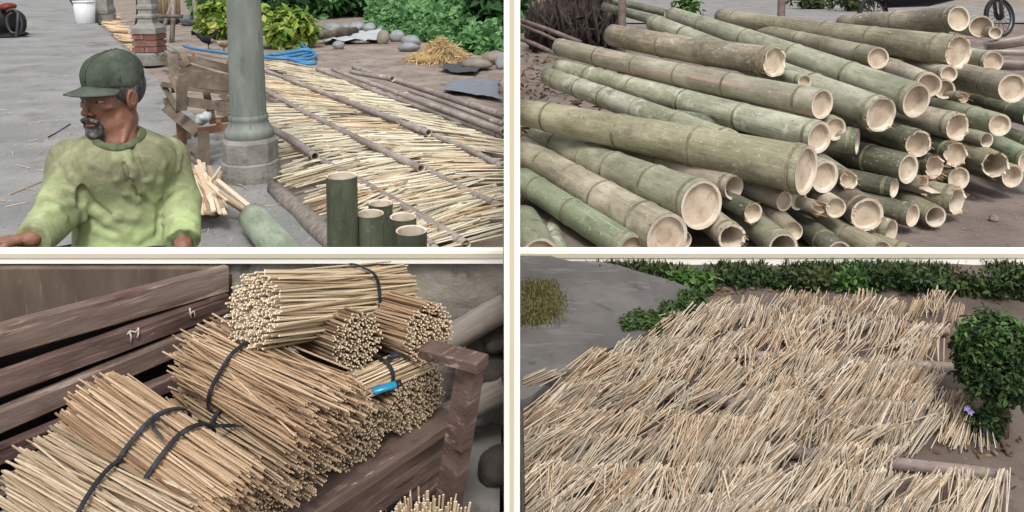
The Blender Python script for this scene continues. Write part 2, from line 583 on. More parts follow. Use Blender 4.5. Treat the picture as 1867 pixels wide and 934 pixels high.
# ================================================================== the pile of cut bamboo poles on the raised yard
def bamboo_mat(name, main, second, pale, lichen=0.0, streak=None, streak_amt=0.5, dark=None, gloss=0.42, speck=0.5):
    if name in MATS: return MATS[name]
    t = NT(name)
    oi = t.n('ShaderNodeObjectInfo')
    tc = t.n('ShaderNodeTexCoord')
    add = t.n('ShaderNodeVectorMath', _operation='ADD')
    t.l(tc.outputs['Object'], add.inputs[0])
    sh = t.n('ShaderNodeCombineXYZ')
    off = t.math('MULTIPLY', oi.outputs['Random'], 40.0)
    for i in range(3): t.l(off, sh.inputs[i])
    t.l(sh.outputs[0], add.inputs[1])
    def vec(s):
        mp = t.n('ShaderNodeMapping'); mp.inputs['Scale'].default_value = s
        t.l(add.outputs[0], mp.inputs['Vector']); return mp.outputs['Vector']
    col = t.ramp(t.noise(vec((1, 1, 0.45)), 5, 10, 0.68), [(0.34, main), (0.5, second), (0.64, pale)])
    # long scuffs and fibres along the pole
    col = t.mix(t.math('MULTIPLY', t.step(t.noise(vec((14, 14, 0.5)), 5, 7, 0.75), 0.52, 0.64), 0.55), col, pale)
    col = t.mix(t.math('MULTIPLY', t.step(t.noise(vec((24, 24, 1.0)), 5, 6, 0.75), 0.56, 0.66), 0.65), col, dark or tuple(x * 0.42 for x in main[:3]) + (1,))
    # dirt blotches, fine specks
    col = t.mix(t.math('MULTIPLY', t.step(t.noise(vec((1, 1, 0.7)), 8, 10, 0.75), 0.54, 0.66), 0.6), col, C(96, 88, 70))
    col = t.mix(t.math('MULTIPLY', t.step(t.noise(vec((1, 1, 0.6)), 70, 3, 0.6), 0.62, 0.68), speck), col, C(196, 196, 178))
    col = t.mix(t.math('MULTIPLY', t.step(t.noise(vec((1, 1, 0.5)), 45, 4, 0.7), 0.63, 0.68), 0.6), col, C(60, 56, 44))
    if streak:
        col = t.mix(t.math('MULTIPLY', t.step(t.noise(vec((9, 9, 0.35)), 2.2, 5, 0.6), 0.60 - 0.1 * streak_amt, 0.66), 0.8), col, streak)
    if lichen:
        col = t.mix(t.math('MULTIPLY', t.step(t.noise(vec((1, 1, 0.7)), 11, 8, 0.75), 0.66 - 0.14 * lichen, 0.72 - 0.10 * lichen), 0.85), col, C(206, 208, 196))
    col = t.hsv(col, h=t.math('ADD', 0.450, t.math('MULTIPLY', oi.outputs['Random'], 0.03)), s=0.71, v=t.math('ADD', 1.04, t.math('MULTIPLY', oi.outputs['Random'], 0.28)))
    nrm = t.bump(t.noise(vec((16, 16, 0.8)), 6, 6, 0.7), 0.25, 0.004)
    nrm = t.bump(t.noise(vec((1, 1, 1)), 60, 4, 0.6), 0.12, 0.002, nrm)
    rough = t.math('ADD', gloss, t.math('MULTIPLY', t.noise(vec((1, 1, 0.5)), 12, 4), 0.3))
    MATS[name] = t.bsdf(col, rough, 0.35, nrm)
    return MATS[name]

BM = {
    'grey':  bamboo_mat('bamboo_grey_green', C(110, 118, 92), C(138, 144, 112), C(172, 174, 146)),
    'green': bamboo_mat('bamboo_green', C(104, 122, 86), C(130, 148, 110), C(166, 178, 146)),
    'olive': bamboo_mat('bamboo_olive', C(108, 108, 70), C(136, 136, 94), C(168, 164, 124)),
    'moss':  bamboo_mat('bamboo_mossy_brown', C(92, 84, 60), C(122, 114, 82), C(166, 156, 122), lichen=0.35),
    'tan':   bamboo_mat('bamboo_tan', C(116, 112, 82), C(150, 144, 110), C(186, 178, 146)),
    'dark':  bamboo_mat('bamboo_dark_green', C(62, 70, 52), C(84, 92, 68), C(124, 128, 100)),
    'lichen': bamboo_mat('bamboo_lichen', C(112, 122, 92), C(142, 150, 116), C(182, 186, 160), lichen=0.75),
    'pink':  bamboo_mat('bamboo_pink_scuffed', C(116, 118, 90), C(142, 142, 110), C(172, 170, 142), streak=C(196, 146, 118), streak_amt=0.7),
}
M_NODE = nmat('bamboo_node', [C(84, 78, 60), C(132, 126, 102), C(174, 168, 144)], 14, bump=0.6, bscale=60, bdist=0.004, vary=0.12)
M_CUT = nmat('bamboo_cut', [C(196, 178, 156), C(224, 210, 190), C(242, 232, 218)], 9, bump=0.4, bscale=70, bdist=0.003, vary=0.08,
             spots=[(C(160, 128, 100), 12, 0.60, 0.74, (1, 1, 1))])
M_DIA = nmat('bamboo_diaphragm', [C(176, 154, 132), C(210, 192, 170), C(230, 214, 194)], 8, bump=0.3, bscale=40, bdist=0.003, vary=0.10,
             spots=[(C(150, 116, 88), 9, 0.58, 0.75, (1, 1, 1))])
M_FIBRE = nmat('bamboo_fibre', [C(150, 112, 84), C(190, 150, 116), C(214, 184, 150)], 10, bump=0.3, bscale=70, bdist=0.003, vary=0.2)

def bamboo_pole(a, b, ra, rb, mat, label, node_gap=0.45, end='cap', seg=26, bow=0.0, rag=0.0, first=None, recess=0.02, far_end=False, node_m=None, wall=0.16, group=None, name='bamboo_pole', fray=0):
    """a pole whose cut end is at a; it runs to b. The tube is the thing, rings and cut end are its parts."""
    a, b = Vector(a), Vector(b)
    L = (b - a).length
    M = frame_z(a, b, random.uniform(0, 6.28))
    bx, by = random.uniform(-1, 1) * bow, random.uniform(-1, 1) * bow
    nodes = []
    z = first if first is not None else random.uniform(0.03, 0.10)
    while z < L - 0.03:
        nodes.append(z)
        z += node_gap * random.uniform(0.85, 1.15)
    seed = random.uniform(0, 90)
    def rad(zz):
        return ra + (rb - ra) * zz / L
    def axis(zz):
        s = math.sin(math.pi * min(max(zz / L, 0), 1))
        return bx * s, by * s
    # stations: even steps plus the profile of each node (a groove under a raised lip)
    st = [(L * i / max(int(L / 0.09), 2), 1.0) for i in range(max(int(L / 0.09), 2) + 1)]
    st = [s for s in st if all(abs(s[0] - n) > 0.05 for n in nodes)] if len(nodes) else st
    for n in nodes:
        for dz, k in ((-0.040, 1.0), (-0.016, 1.012), (-0.006, 1.035), (0.0, 0.985), (0.005, 0.985), (0.012, 1.045), (0.024, 1.02), (0.048, 1.0)):
            if 0 < n + dz < L: st.append((n + dz, k))
    if not st or min(s[0] for s in st) > 1e-6: st.append((0.0, 1.0))
    if max(s[0] for s in st) < L - 1e-6: st.append((L, 1.0))
    st.sort()
    vs, fs = [], []
    for (zz, k) in st:
        ox, oy = axis(zz)
        for i in range(seg):
            an = 2 * math.pi * i / seg
            r = rad(zz) * k * (1 + 0.018 * mnoise.noise(Vector((math.cos(an), math.sin(an), zz * 2.5 + seed))))
            zo = zz
            if zz < 1e-6 and rag:
                zo = -rag * max(0, mnoise.noise(Vector((math.cos(an) * 2.2, math.sin(an) * 2.2, seed)))) * 2
            vs.append((ox + r * math.cos(an), oy + r * math.sin(an), zo))
    for j in range(len(st) - 1):
        for i in range(seg):
            i2 = (i + 1) % seg
            fs.append((j * seg + i, j * seg + i2, (j + 1) * seg + i2, (j + 1) * seg + i))
    B = MB().add(vs, fs, 0, True)
    last = (len(st) - 1) * seg
    ox, oy = axis(L)
    B.f.append(tuple(last + i for i in range(seg))); B.m.append(0); B.s.append(False)
    o = B.build(name, mat, None, matrix=M)
    tag(o, label, 'bamboo pole', group)
    # the sawn end: wall thickness, inner side and the diaphragm or the hollow behind it
    ri = 1 - wall
    dep = {'cap': recess, 'hollow': 0.22, 'shallow': recess * 2.6}[end]
    rim, inner, dia = [], [], []
    for i in range(seg):
        an = 2 * math.pi * i / seg
        p = vs[i]
        n1 = 1 + 0.05 * mnoise.noise(Vector((math.cos(an) * 1.5, math.sin(an) * 1.5, seed + 9)))
        rim.append((p[0] * 0.995, p[1] * 0.995, p[2] - 0.0015))
        inner.append((p[0] * ri * n1, p[1] * ri * n1, p[2] + 0.001))
        dia.append((p[0] * ri * 0.97 * n1, p[1] * ri * 0.97 * n1, dep))
    E = MB()
    E.add(rim + inner, [(i, seg + i, seg + (i + 1) % seg, (i + 1) % seg) for i in range(seg)], 0, False)
    E.add(inner + dia, [(i, seg + i, seg + (i + 1) % seg, (i + 1) % seg) for i in range(seg)], 0, True)
    c2 = [(p[0] * 0.5, p[1] * 0.5, dep + 0.004) for p in dia]
    E.add(dia + c2, [(i, seg + i, seg + (i + 1) % seg, (i + 1) % seg) for i in range(seg)], 1, True)
    E.add(c2 + [(0, 0, dep + 0.003)], [(i, seg, (i + 1) % seg) for i in range(seg)], 1, True)
    E.build('cut_end', [M_CUT, M_DIA], o)
    for n in nodes:
        ox, oy = axis(n)
        prof = []
        r0 = rad(n)
        for dz, k in ((-0.006, 1.010), (-0.003, 1.042), (0.000, 1.030), (0.003, 1.000), (0.007, 1.032), (0.010, 1.056), (0.014, 1.040), (0.018, 1.012)):
            prof.append((r0 * k, n + dz))
        rb_ = MB()
        ph = random.uniform(0, 50)
        rb_.lathe(prof, seg, 0, Matrix.Translation((ox, oy, 0)), True, lambda an, zz: 1 + 0.018 * mnoise.noise(Vector((math.cos(an), math.sin(an), zz * 2.5 + seed))) + 0.012 * mnoise.noise(Vector((math.cos(an) * 4, math.sin(an) * 4, ph))))
        rb_.build('node_ring', node_m or M_NODE, o)
    if fray:
        fb = MB()
        for _ in range(fray):
            an = random.uniform(0, 6.28); r = rad(0) * random.uniform(0.86, 1.08)
            p0 = Vector((r * math.cos(an), r * math.sin(an), 0.01))
            p1 = p0 + Vector((math.cos(an) * random.uniform(-0.01, 0.02), math.sin(an) * random.uniform(-0.01, 0.02), -random.uniform(0.01, 0.06)))
            fb.bar(p0, p1, random.uniform(0.003, 0.009), 0.003, 0, random.uniform(0, 3), 0, 0.3)
        tag(fb.build('frayed_fibre', M_FIBRE, o), kind='stuff')
    return o

# each row: label, material, cut end (u, v), its width in pixels, its distance, another point (u, v) on the pole's middle line, the height of that point
# relative to the cut end, width there in pixels or None, how far to carry the pole past that point, how the end looks
POLES = [
 ('huge foreground grey-green bamboo pole lying across the pile, dished end in front', 'olive', 1470, 311, 92, 3.50, 958, 206, 0.02, 40, 0.0, 'cap', 0.55, 0),
 ('thick pole with pale ringed end and double ring below the huge foreground pole', 'grey', 1279, 374, 92, 3.48, 992, 255, -0.04, 44, 0.1, 'cap', 0.34, 0),
 ('tan weathered pole with brown ringed end at the lower edge of the pile', 'tan', 1216, 432, 88, 3.42, 952, 275, 0.03, 52, 0.0, 'cap', 0.36, 0),
 ('fresh green pole lying lowest at the near corner beside the tan pole', 'green', 1152, 456, 58, 3.44, 952, 328, 0.05, 48, 0.0, 'cap', 0.42, 0),
 ('stout green pole butt in the near bottom corner of the pile', 'green', 985, 468, 70, 3.50, 945, 385, -0.02, 64, 0.3, 'cap', 0.5, 0),
 ('short pale green pole wedged beside the stout corner butt', 'lichen', 1018, 468, 38, 3.52, 1010, 425, -0.05, 34, 0.6, 'cap', 0.5, 0),
 ('pink-scuffed olive pole lying high across the pile with ragged brown end', 'pink', 1499, 190, 56, 3.95, 1020, 86, 0.05, 32, 0.0, 'cap', 0.50, 0),
 ('grey-green pole lying just under the pink-scuffed pole', 'lichen', 1494, 251, 60, 3.80, 1020, 124, 0.04, 32, 0.0, 'cap', 0.55, 0),
 ('white lichen-spotted pole dipping under the huge foreground pole', 'lichen', 1330, 262, 52, 4.00, 1000, 140, 0.08, 34, 0.0, 'cap', 0.36, 0),
 ('mossy brown pole with torn end lying near the top of the pile', 'moss', 1411, 113, 56, 4.40, 1118, 64, 0.03, 40, 0.0, 'cap', 0.44, 0.02),
 ('pale green pole running under the mossy one down to a bright round end', 'grey', 1606, 209, 66, 4.02, 1192, 42, 0.03, 32, 0.0, 'cap', 0.5, 0.012),
 ('long grey-green pole with deep white hollow end in the middle of the pile', 'grey', 1671, 184, 64, 4.18, 1226, 28, 0.0, 24, 0.0, 'shallow', 0.52, 0),
 ('largest far pole with chipped rim pointing right along the top', 'olive', 1747, 95, 62, 4.70, 1315, 31, 0.0, 24, 0.0, 'cap', 0.55, 0.03),
 ('slender yellow-green pole with creamy end under the chipped far pole', 'olive', 1601, 106, 40, 4.62, 1318, 42, 0.0, 20, 0.1, 'cap', 0.5, 0),
 ('mottled mossy pole resting on the very top of the pile', 'moss', 1748, 34, 46, 4.95, 1540, 46, -0.135, 40, 0.0, 'cap', 0.5, 0),
 ('brown pole end just under the mottled top pole', 'tan', 1718, 58, 26, 5.15, 1640, 54, -0.05, 22, 0.8, 'cap', 0.5, 0),
 ('stubby green pole with pale open end beside the mottled top pole', 'green', 1789, 49, 40, 5.5, 1745, 42, -0.05, 36, 0.2, 'shallow', 0.4, 0),
 ('tiny flat pole end at the far top corner of the pile', 'tan', 1815, 60, 22, 5.3, 1790, 58, -0.03, 20, 0.6, 'cap', 0.4, 0),
 ('pale pole with round end sticking out between chipped pole and trough', 'lichen', 1811, 113, 38, 4.95, 1740, 100, 0.0, 34, 0.9, 'cap', 0.5, 0),
 ('broad brown-grey pole ending at the far side with double ring', 'tan', 1846, 161, 54, 4.55, 1735, 135, 0.0, 46, 0.8, 'cap', 0.5, 0),
 ('brown weathered pole with wide hollow end behind the deep white one', 'tan', 1694, 155, 44, 4.42, 1612, 122, 0.0, 40, 0.8, 'shallow', 0.5, 0),
 ('pale cut end peeping out right below the chipped rim', 'tan', 1730, 135, 30, 4.62, 1660, 118, -0.02, 28, 0.8, 'cap', 0.5, 0),
 ('half hidden pole end behind the hollow brown pole', 'dark', 1722, 163, 36, 4.58, 1660, 140, -0.03, 34, 0.8, 'shallow', 0.5, 0),
 ('splintered stub between the broad brown pole and the half hidden end', 'tan', 1756, 178, 20, 4.5, 1720, 172, -0.01, 20, 0.8, 'cap', 0.5, 0.04),
 ('smooth green pole with round cream end on the far slope of the pile', 'green', 1823, 228, 42, 4.48, 1716, 194, 0.0, 38, 0.7, 'cap', 0.6, 0),
 ('small olive pole with hollow brown end under the smooth green pole', 'olive', 1799, 256, 28, 4.42, 1745, 242, 0.0, 26, 0.9, 'hollow', 0.5, 0),
 ('pole with torn orange bark and rough open mouth', 'tan', 1745, 231, 52, 4.22, 1640, 206, 0.0, 46, 0.8, 'shallow', 0.07, 0.02),
 ('small half hidden end between mossy torn pole and pink-scuffed pole', 'green', 1467, 149, 26, 4.30, 1425, 136, 0.0, 24, 0.7, 'cap', 0.5, 0),
 ('bright round end tucked behind the grey-green pole', 'grey', 1523, 235, 44, 4.02, 1460, 215, 0.0, 40, 1.1, 'cap', 0.5, 0),
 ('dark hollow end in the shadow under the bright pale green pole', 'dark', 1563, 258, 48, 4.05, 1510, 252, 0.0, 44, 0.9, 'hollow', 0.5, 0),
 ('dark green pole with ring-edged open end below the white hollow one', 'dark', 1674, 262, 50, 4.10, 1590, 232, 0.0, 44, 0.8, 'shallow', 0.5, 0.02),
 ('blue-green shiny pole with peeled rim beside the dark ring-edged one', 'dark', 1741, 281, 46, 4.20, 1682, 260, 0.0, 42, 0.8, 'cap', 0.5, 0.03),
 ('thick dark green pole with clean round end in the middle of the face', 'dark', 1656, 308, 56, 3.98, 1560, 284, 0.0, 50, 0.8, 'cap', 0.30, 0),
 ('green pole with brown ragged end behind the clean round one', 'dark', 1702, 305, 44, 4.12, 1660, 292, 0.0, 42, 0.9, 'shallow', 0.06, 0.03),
 ('spotted green pole with chipped hollow end on the far slope', 'olive', 1814, 300, 48, 4.32, 1748, 270, 0.0, 46, 0.8, 'hollow', 0.5, 0.03),
 ('green pole running out at the far edge of the pile, end out of sight', 'green', 1880, 296, 44, 4.46, 1812, 262, 0.0, 42, 0.8, 'cap', 0.8, 0),
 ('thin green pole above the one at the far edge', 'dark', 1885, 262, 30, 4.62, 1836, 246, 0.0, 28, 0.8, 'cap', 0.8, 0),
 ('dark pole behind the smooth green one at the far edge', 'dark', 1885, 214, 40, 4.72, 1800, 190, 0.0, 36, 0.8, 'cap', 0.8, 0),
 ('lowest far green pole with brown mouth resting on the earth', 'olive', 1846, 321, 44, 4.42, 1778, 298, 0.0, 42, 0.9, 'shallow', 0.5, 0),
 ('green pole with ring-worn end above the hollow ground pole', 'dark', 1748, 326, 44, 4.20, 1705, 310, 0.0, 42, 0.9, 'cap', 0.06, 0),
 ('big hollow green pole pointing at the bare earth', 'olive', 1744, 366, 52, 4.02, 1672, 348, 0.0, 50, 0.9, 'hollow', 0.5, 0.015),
 ('thin pole with frayed shaggy end beside the huge foreground pole', 'olive', 1547, 328, 32, 3.75, 1510, 302, 0.0, 30, 0.9, 'cap', 0.5, 0.02),
 ('broad pale end half covered by the huge foreground end', 'grey', 1504, 322, 62, 3.66, 1440, 300, 0.0, 56, 0.9, 'cap', 0.5, 0),
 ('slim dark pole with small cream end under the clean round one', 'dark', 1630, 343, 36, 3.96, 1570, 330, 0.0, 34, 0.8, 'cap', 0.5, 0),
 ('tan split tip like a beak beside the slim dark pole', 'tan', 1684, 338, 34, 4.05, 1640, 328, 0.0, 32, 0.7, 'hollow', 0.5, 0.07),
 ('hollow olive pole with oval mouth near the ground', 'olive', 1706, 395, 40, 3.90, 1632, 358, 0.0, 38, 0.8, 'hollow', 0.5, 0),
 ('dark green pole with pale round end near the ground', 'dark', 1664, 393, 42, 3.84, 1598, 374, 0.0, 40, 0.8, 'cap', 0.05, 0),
 ('fat mossy pole with flat root-like brown end in the lower middle', 'moss', 1581, 391, 62, 3.62, 1512, 348, 0.0, 58, 0.8, 'cap', 0.06, 0.01),
 ('small tan pole with round cream end left of the fat mossy one', 'tan', 1524, 379, 38, 3.60, 1482, 352, 0.0, 36, 0.8, 'cap', 0.5, 0),
 ('small pole with shredded brown tip next to the round cream one', 'tan', 1490, 379, 26, 3.62, 1466, 372, 0.0, 24, 0.6, 'cap', 0.5, 0.05),
 ('first of two small pale ends under the huge foreground end', 'tan', 1430, 367, 38, 3.60, 1390, 352, 0.0, 36, 0.9, 'cap', 0.5, 0),
 ('second of two small pale ends under the huge foreground end', 'tan', 1456, 366, 36, 3.66, 1410, 346, 0.0, 34, 0.9, 'cap', 0.5, 0),
 ('reddish hollow end between ringed pole and huge foreground pole', 'tan', 1338, 342, 46, 3.66, 1280, 322, 0.0, 42, 0.9, 'hollow', 0.5, 0),
 ('small brown pole end above the cracked open one', 'dark', 1373, 388, 38, 3.56, 1330, 366, 0.0, 36, 0.9, 'cap', 0.5, 0.01),
 ('cracked open pole with wide oval mouth near the lower edge', 'tan', 1334, 433, 52, 3.46, 1290, 398, 0.0, 50, 0.8, 'hollow', 0.5, 0.02),
 ('brown sliver of an end right beside the tan ringed pole', 'tan', 1246, 438, 34, 3.50, 1200, 412, -0.01, 32, 0.6, 'cap', 0.5, 0),
 ('mottled green pole with dark hollow end lying on the bare earth', 'olive', 1625, 422, 44, 3.74, 1560, 404, 0.0, 42, 0.8, 'hollow', 0.05, 0),
 ('small green pole with round pale end low in the face', 'olive', 1446, 422, 36, 3.46, 1412, 392, 0.0, 34, 0.8, 'cap', 0.5, 0),
 ('wide pale mouthed pole half cut by the lower edge', 'grey', 1428, 452, 56, 3.42, 1385, 418, 0.0, 52, 0.8, 'hollow', 0.5, 0),
 ('smooth dark green pole running down past the lower edge', 'dark', 1530, 462, 46, 3.42, 1448, 396, 0.0, 42, 0.6, 'cap', 0.6, 0),
 ('long speckled olive pole running down past the lower edge', 'olive', 1606, 462, 48, 3.44, 1492, 404, 0.0, 44, 0.5, 'cap', 0.9, 0),
 ('last olive pole at the lower edge beside the bare earth', 'olive', 1655, 462, 34, 3.52, 1580, 436, 0.0, 32, 0.6, 'cap', 0.7, 0),
]
for (lab, m, u, v, w, d, u2, v2, dz, w2, ext, end, gap, rag) in POLES:
    a = at_d(u, v, d)
    bz = a.z + dz
    p = at_z(u2, v2, bz) if ray(u2, v2).z < -0.02 else at_d(u2, v2, d * 1.5)
    if (p - a).length > 3.4:
        p = at_d(u2, v2, d + 2.4)
    ra = px(a, w) / 2
    rb = min(px(p, w2) / 2, ra * 1.02)
    rb = max(rb, ra * 0.72)
    dirv = (p - a).normalized()
    e = p + dirv * ext
    if e.x < 0.06:
        k = (e.x - 0.06) / dirv.x
        e = e - dirv * k
    bamboo_pole(a, e, ra, rb, BM[m], lab, node_gap=gap if gap > 0.2 else 0.5, end=end, bow=0.012 if (e - a).length > 1.5 else 0.003, rag=rag,
                first=(0.035 if random.random() < 0.6 or gap < 0.2 else random.uniform(0.12, 0.3)), wall=random.uniform(0.11, 0.2), group='cut bamboo poles in the pile', fray=(26 if rag >= 0.03 else 10 if rag else 0))

# ---- what stands behind the pile
M_ROOT = nmat('dark_root', [C(40, 34, 32), C(62, 54, 50), C(92, 82, 76)], 9, bump=0.7, bscale=20, bdist=0.01, vary=0.2)
st0 = at_z(1060, 96, RAISED)
stump = empty('bamboo_stump', st0); tag(stump, 'dark tangled bamboo clump of roots and old stems behind the pile', 'stump')
ks_ = px(st0, 1.0)
bm_ = bmesh.new(); bmesh.ops.create_icosphere(bm_, subdivisions=4, radius=1.0)
for v_ in bm_.verts:
    p_ = v_.co.copy(); k_ = 1 + 0.35 * mnoise.noise(p_ * 1.6) + 0.18 * mnoise.noise(p_ * 5)
    v_.co = Vector((p_.x * 90 * ks_ * k_, p_.y * 0.5 * k_ + 0.45, p_.z * 85 * ks_ * k_ + 0.25))
me_ = bpy.data.meshes.new('root_mass'); bm_.to_mesh(me_); bm_.free(); me_.materials.append(M_ROOT)
link('root_mass', me_, stump)
mb = MB()
for _ in range(90):
    x_ = random.uniform(-100, 75) * ks_
    p_ = Vector((x_, random.uniform(-0.25, 0.2), random.uniform(0, 0.3)))
    mb.tube([p_, p_ + Vector((random.gauss(0, 0.05), random.gauss(-0.05, 0.1), random.uniform(0.1, 0.3))), p_ + Vector((random.gauss(0, 0.15), random.gauss(-0.05, 0.15), random.uniform(0.3, 1.0)))], [0.03, 0.022, 0.010], 6)
tag(mb.build('roots', M_ROOT, stump), kind='stuff')
for _ in range(12):
    x_ = random.uniform(-60, 70) * ks_
    mb = MB(); mb.tube([(x_, -0.1, 0.1), (x_ + random.gauss(0, 0.06), 0.05, 1.5)], [0.05, 0.045], 9); mb.build('stem', M_ROOT, stump)
M_ROD = nmat('old_rod', [C(92, 78, 76), C(120, 104, 100), C(148, 132, 126)], 8, bump=0.4, bscale=30, vary=0.15)
for (u0, v0, u1, v1, w_, y0, lab) in ((940, 34, 1060, 78, 8, 8.2, 'upper thin brown rod leaning from the clump to the pile'), (940, 42, 1040, 86, 6, 8.0, 'middle thin brown rod beside the upper one'), (940, 68, 1012, 98, 8, 7.8, 'lowest thin brown rod near the partition')):
    a, e = at_y(u0, v0, y0), at_y(u1, v1, y0 - 0.6)
    mb = MB(); mb.tube([(0, 0, 0), (e - a) * 0.5 + Vector((0, 0, 0.01)), e - a], w_ * px(a, 1) / 2, 8); tag(mb.build('rod', M_ROD, None, a), lab, 'rod', 'thin rods by the bamboo clump')
for (u0, v0, u1, v1, w_, y0, lab) in ((1100, 12, 1200, 40, 16, 9.4, 'dark pole lying behind the mossy one by the clump'), (1120, 2, 1215, 24, 14, 9.8, 'dark pole above it behind the pile')):
    a, e = at_y(u1, v1, y0 - 0.6), at_y(u0, v0, y0)
    bamboo_pole(a, e, w_ * px(a, 1) / 2, w_ * px(a, 1) / 2, BM['dark'], lab, node_gap=0.5, group='cut bamboo poles in the pile')
for (u, v0, w_, y0, lab) in ((1133, 44, 14, 9.0, 'pale wooden post standing behind the mossy pole'), (1423, 36, 14, 11.0, 'short wooden post standing before the road')):
    b0 = at_y(u, v0, y0); b0.z = RAISED; t0 = at_y(u, -25, y0)
    mb = MB(); mb.tube([(0, 0, 0), (0.01, 0, (t0.z - RAISED) * 0.5), (0, 0, t0.z - RAISED)], w_ * px(b0, 1) / 2, 9); tag(mb.build('post', M_ROD, None, b0), lab, 'post', 'posts behind the pile')
r0 = at_z(1400, 44, RAISED)
tag(sheet('road', 1.2, 16, r0.y, 60, RAISED + 0.03, nmat('asphalt', [C(120, 116, 116), C(140, 136, 135), C(160, 156, 154)], 2, detail=9, bump=0.4, bscale=30, bdist=0.01, vary=0), 20, 40), kind='structure')
# half-round trough pieces and a wheel at the far corner
M_TROUGH = bamboo_mat('bamboo_split_grey', C(118, 108, 94), C(150, 138, 122), C(182, 170, 152))
for (u0, v0, u1, v1, w_, d, lab) in ((1795, 78, 1872, 66, 34, 5.3, 'upper split bamboo trough at the far corner of the pile'), (1795, 110, 1872, 112, 34, 5.2, 'lower split bamboo trough under the other one'), (1790, 90, 1870, 92, 20, 5.25, 'narrow split bamboo piece between the two troughs')):
    a, e = at_d(u0, v0, d), at_d(u1, v1, d - 0.1)
    L_ = (e - a).length; r_ = w_ * px(a, 1) / 2
    mb = MB(); n_ = 12
    M_ = frame_z(a, e)
    vs, fs = [], []
    for z_ in (0, L_):
        for i in range(n_ + 1):
            an = math.pi * i / n_
            for k_ in (1.0, 0.86): vs.append(Vector((math.cos(an) * r_ * k_, -math.sin(an) * r_ * k_, z_)))
    m_ = (n_ + 1) * 2
    for i in range(n_):
        a0 = i * 2
        fs += [(a0, a0 + 2, m_ + a0 + 2, m_ + a0), (a0 + 1, m_ + a0 + 1, m_ + a0 + 3, a0 + 3), (a0, a0 + 1, a0 + 3, a0 + 2), (m_ + a0, m_ + a0 + 2, m_ + a0 + 3, m_ + a0 + 1)]
    fs += [(0, m_, m_ + 1, 1), (2 * n_, 2 * n_ + 1, m_ + 2 * n_ + 1, m_ + 2 * n_)]
    tag(mb.add(vs, fs, 0, True).build('bamboo_trough', M_TROUGH, matrix=M_), lab, 'bamboo trough', 'split bamboo troughs')
def wheel(c, r_, parent):
    mb = MB(); n_ = 36
    prof = [(0.86, -0.10), (0.94, -0.13), (1.0, -0.07), (1.0, 0.07), (0.94, 0.13), (0.86, 0.10), (0.86, -0.10)]
    Mw = Matrix.Translation(c) @ Matrix.Rotation(R(78), 4, 'X') @ Matrix.Rotation(R(20), 4, 'Y')
    mb.lathe([(p[0] * r_, p[1] * r_) for p in prof], n_, 0, Mw); w_ = mb.build('wheel', flat('tyre', C(44, 44, 46), 0.8), parent)
    mb = MB(); mb.lathe([(0.86 * r_, -0.06 * r_), (0.80 * r_, -0.06 * r_), (0.80 * r_, 0.06 * r_), (0.86 * r_, 0.06 * r_)], n_, 0, Mw); mb.build('rim', flat('steel', C(120, 122, 126), 0.4, 0.5, 0.8), w_)
    mb = MB(); mb.lathe([(0.001, -0.10 * r_), (0.14 * r_, -0.10 * r_), (0.14 * r_, 0.10 * r_), (0.001, 0.10 * r_)], 16, 0, Mw); mb.build('hub', flat('dark_steel', C(70, 72, 76), 0.5, 0.5, 0.6), w_)
    for i in range(18):
        an = 2 * math.pi * i / 18
        mb = MB(); mb.tube([Mw @ Vector((math.cos(an) * 0.1 * r_, math.sin(an) * 0.1 * r_, 0.05 * r_ * (-1) ** i)), Mw @ Vector((math.cos(an + 0.25) * 0.82 * r_, math.sin(an + 0.25) * 0.82 * r_, 0))], 0.014 * r_, 5); mb.build('spoke', flat('dark_steel', C(70, 72, 76), 0.5, 0.5, 0.6), w_)
mc = at_y(1822, 32, 9.0); kq = px(mc, 1.0)
mo = empty('motorbike', (mc.x, mc.y, RAISED)); tag(mo, 'parked dark motorbike behind the far corner of the pile', 'motorbike')
off = Vector((0, 0, mc.z - RAISED))
wheel(off, 36 * kq, mo); wheel(off + Vector((-208 * kq, 0.3, -0.0)), 36 * kq, mo)
mb = MB(); mb.tube([off + Vector((-190 * kq, 0.3, 30 * kq)), off + Vector((-120 * kq, 0.2, 44 * kq)), off + Vector((-50 * kq, 0.1, 60 * kq)), off + Vector((-16 * kq, 0.0, 84 * kq))], [0.10, 0.17, 0.15, 0.07], 12); mb.build('body', flat('dark_blue_paint', C(28, 32, 44), 0.35), mo)
for y_ in (-0.06, 0.06):
    mb = MB(); mb.tube([off + Vector((0, y_, 0)), off + Vector((-16 * kq, y_, 84 * kq))], 0.022, 8); mb.build('fork', flat('steel', C(120, 122, 126), 0.4, 0.5, 0.8), mo)
# litter, chips and pebbles on the earth

# ================================================================== the bench with the tied bundles of sticks
E3 = Vector((0.64, 0.77, 0)).normalized()          # along the bench
N3 = Vector((-E3.y, E3.x, 0))                      # towards its back
SEAT = 0.42
CORNER = at_z(842, 760, SEAT)                      # front corner of the seat at the open end
def bp(s, t, z):
    """s metres along the bench from the open end (negative: towards the viewer), t metres back from the seat edge"""
    q = CORNER + E3 * s + N3 * t
    return Vector((q.x, q.y, z))

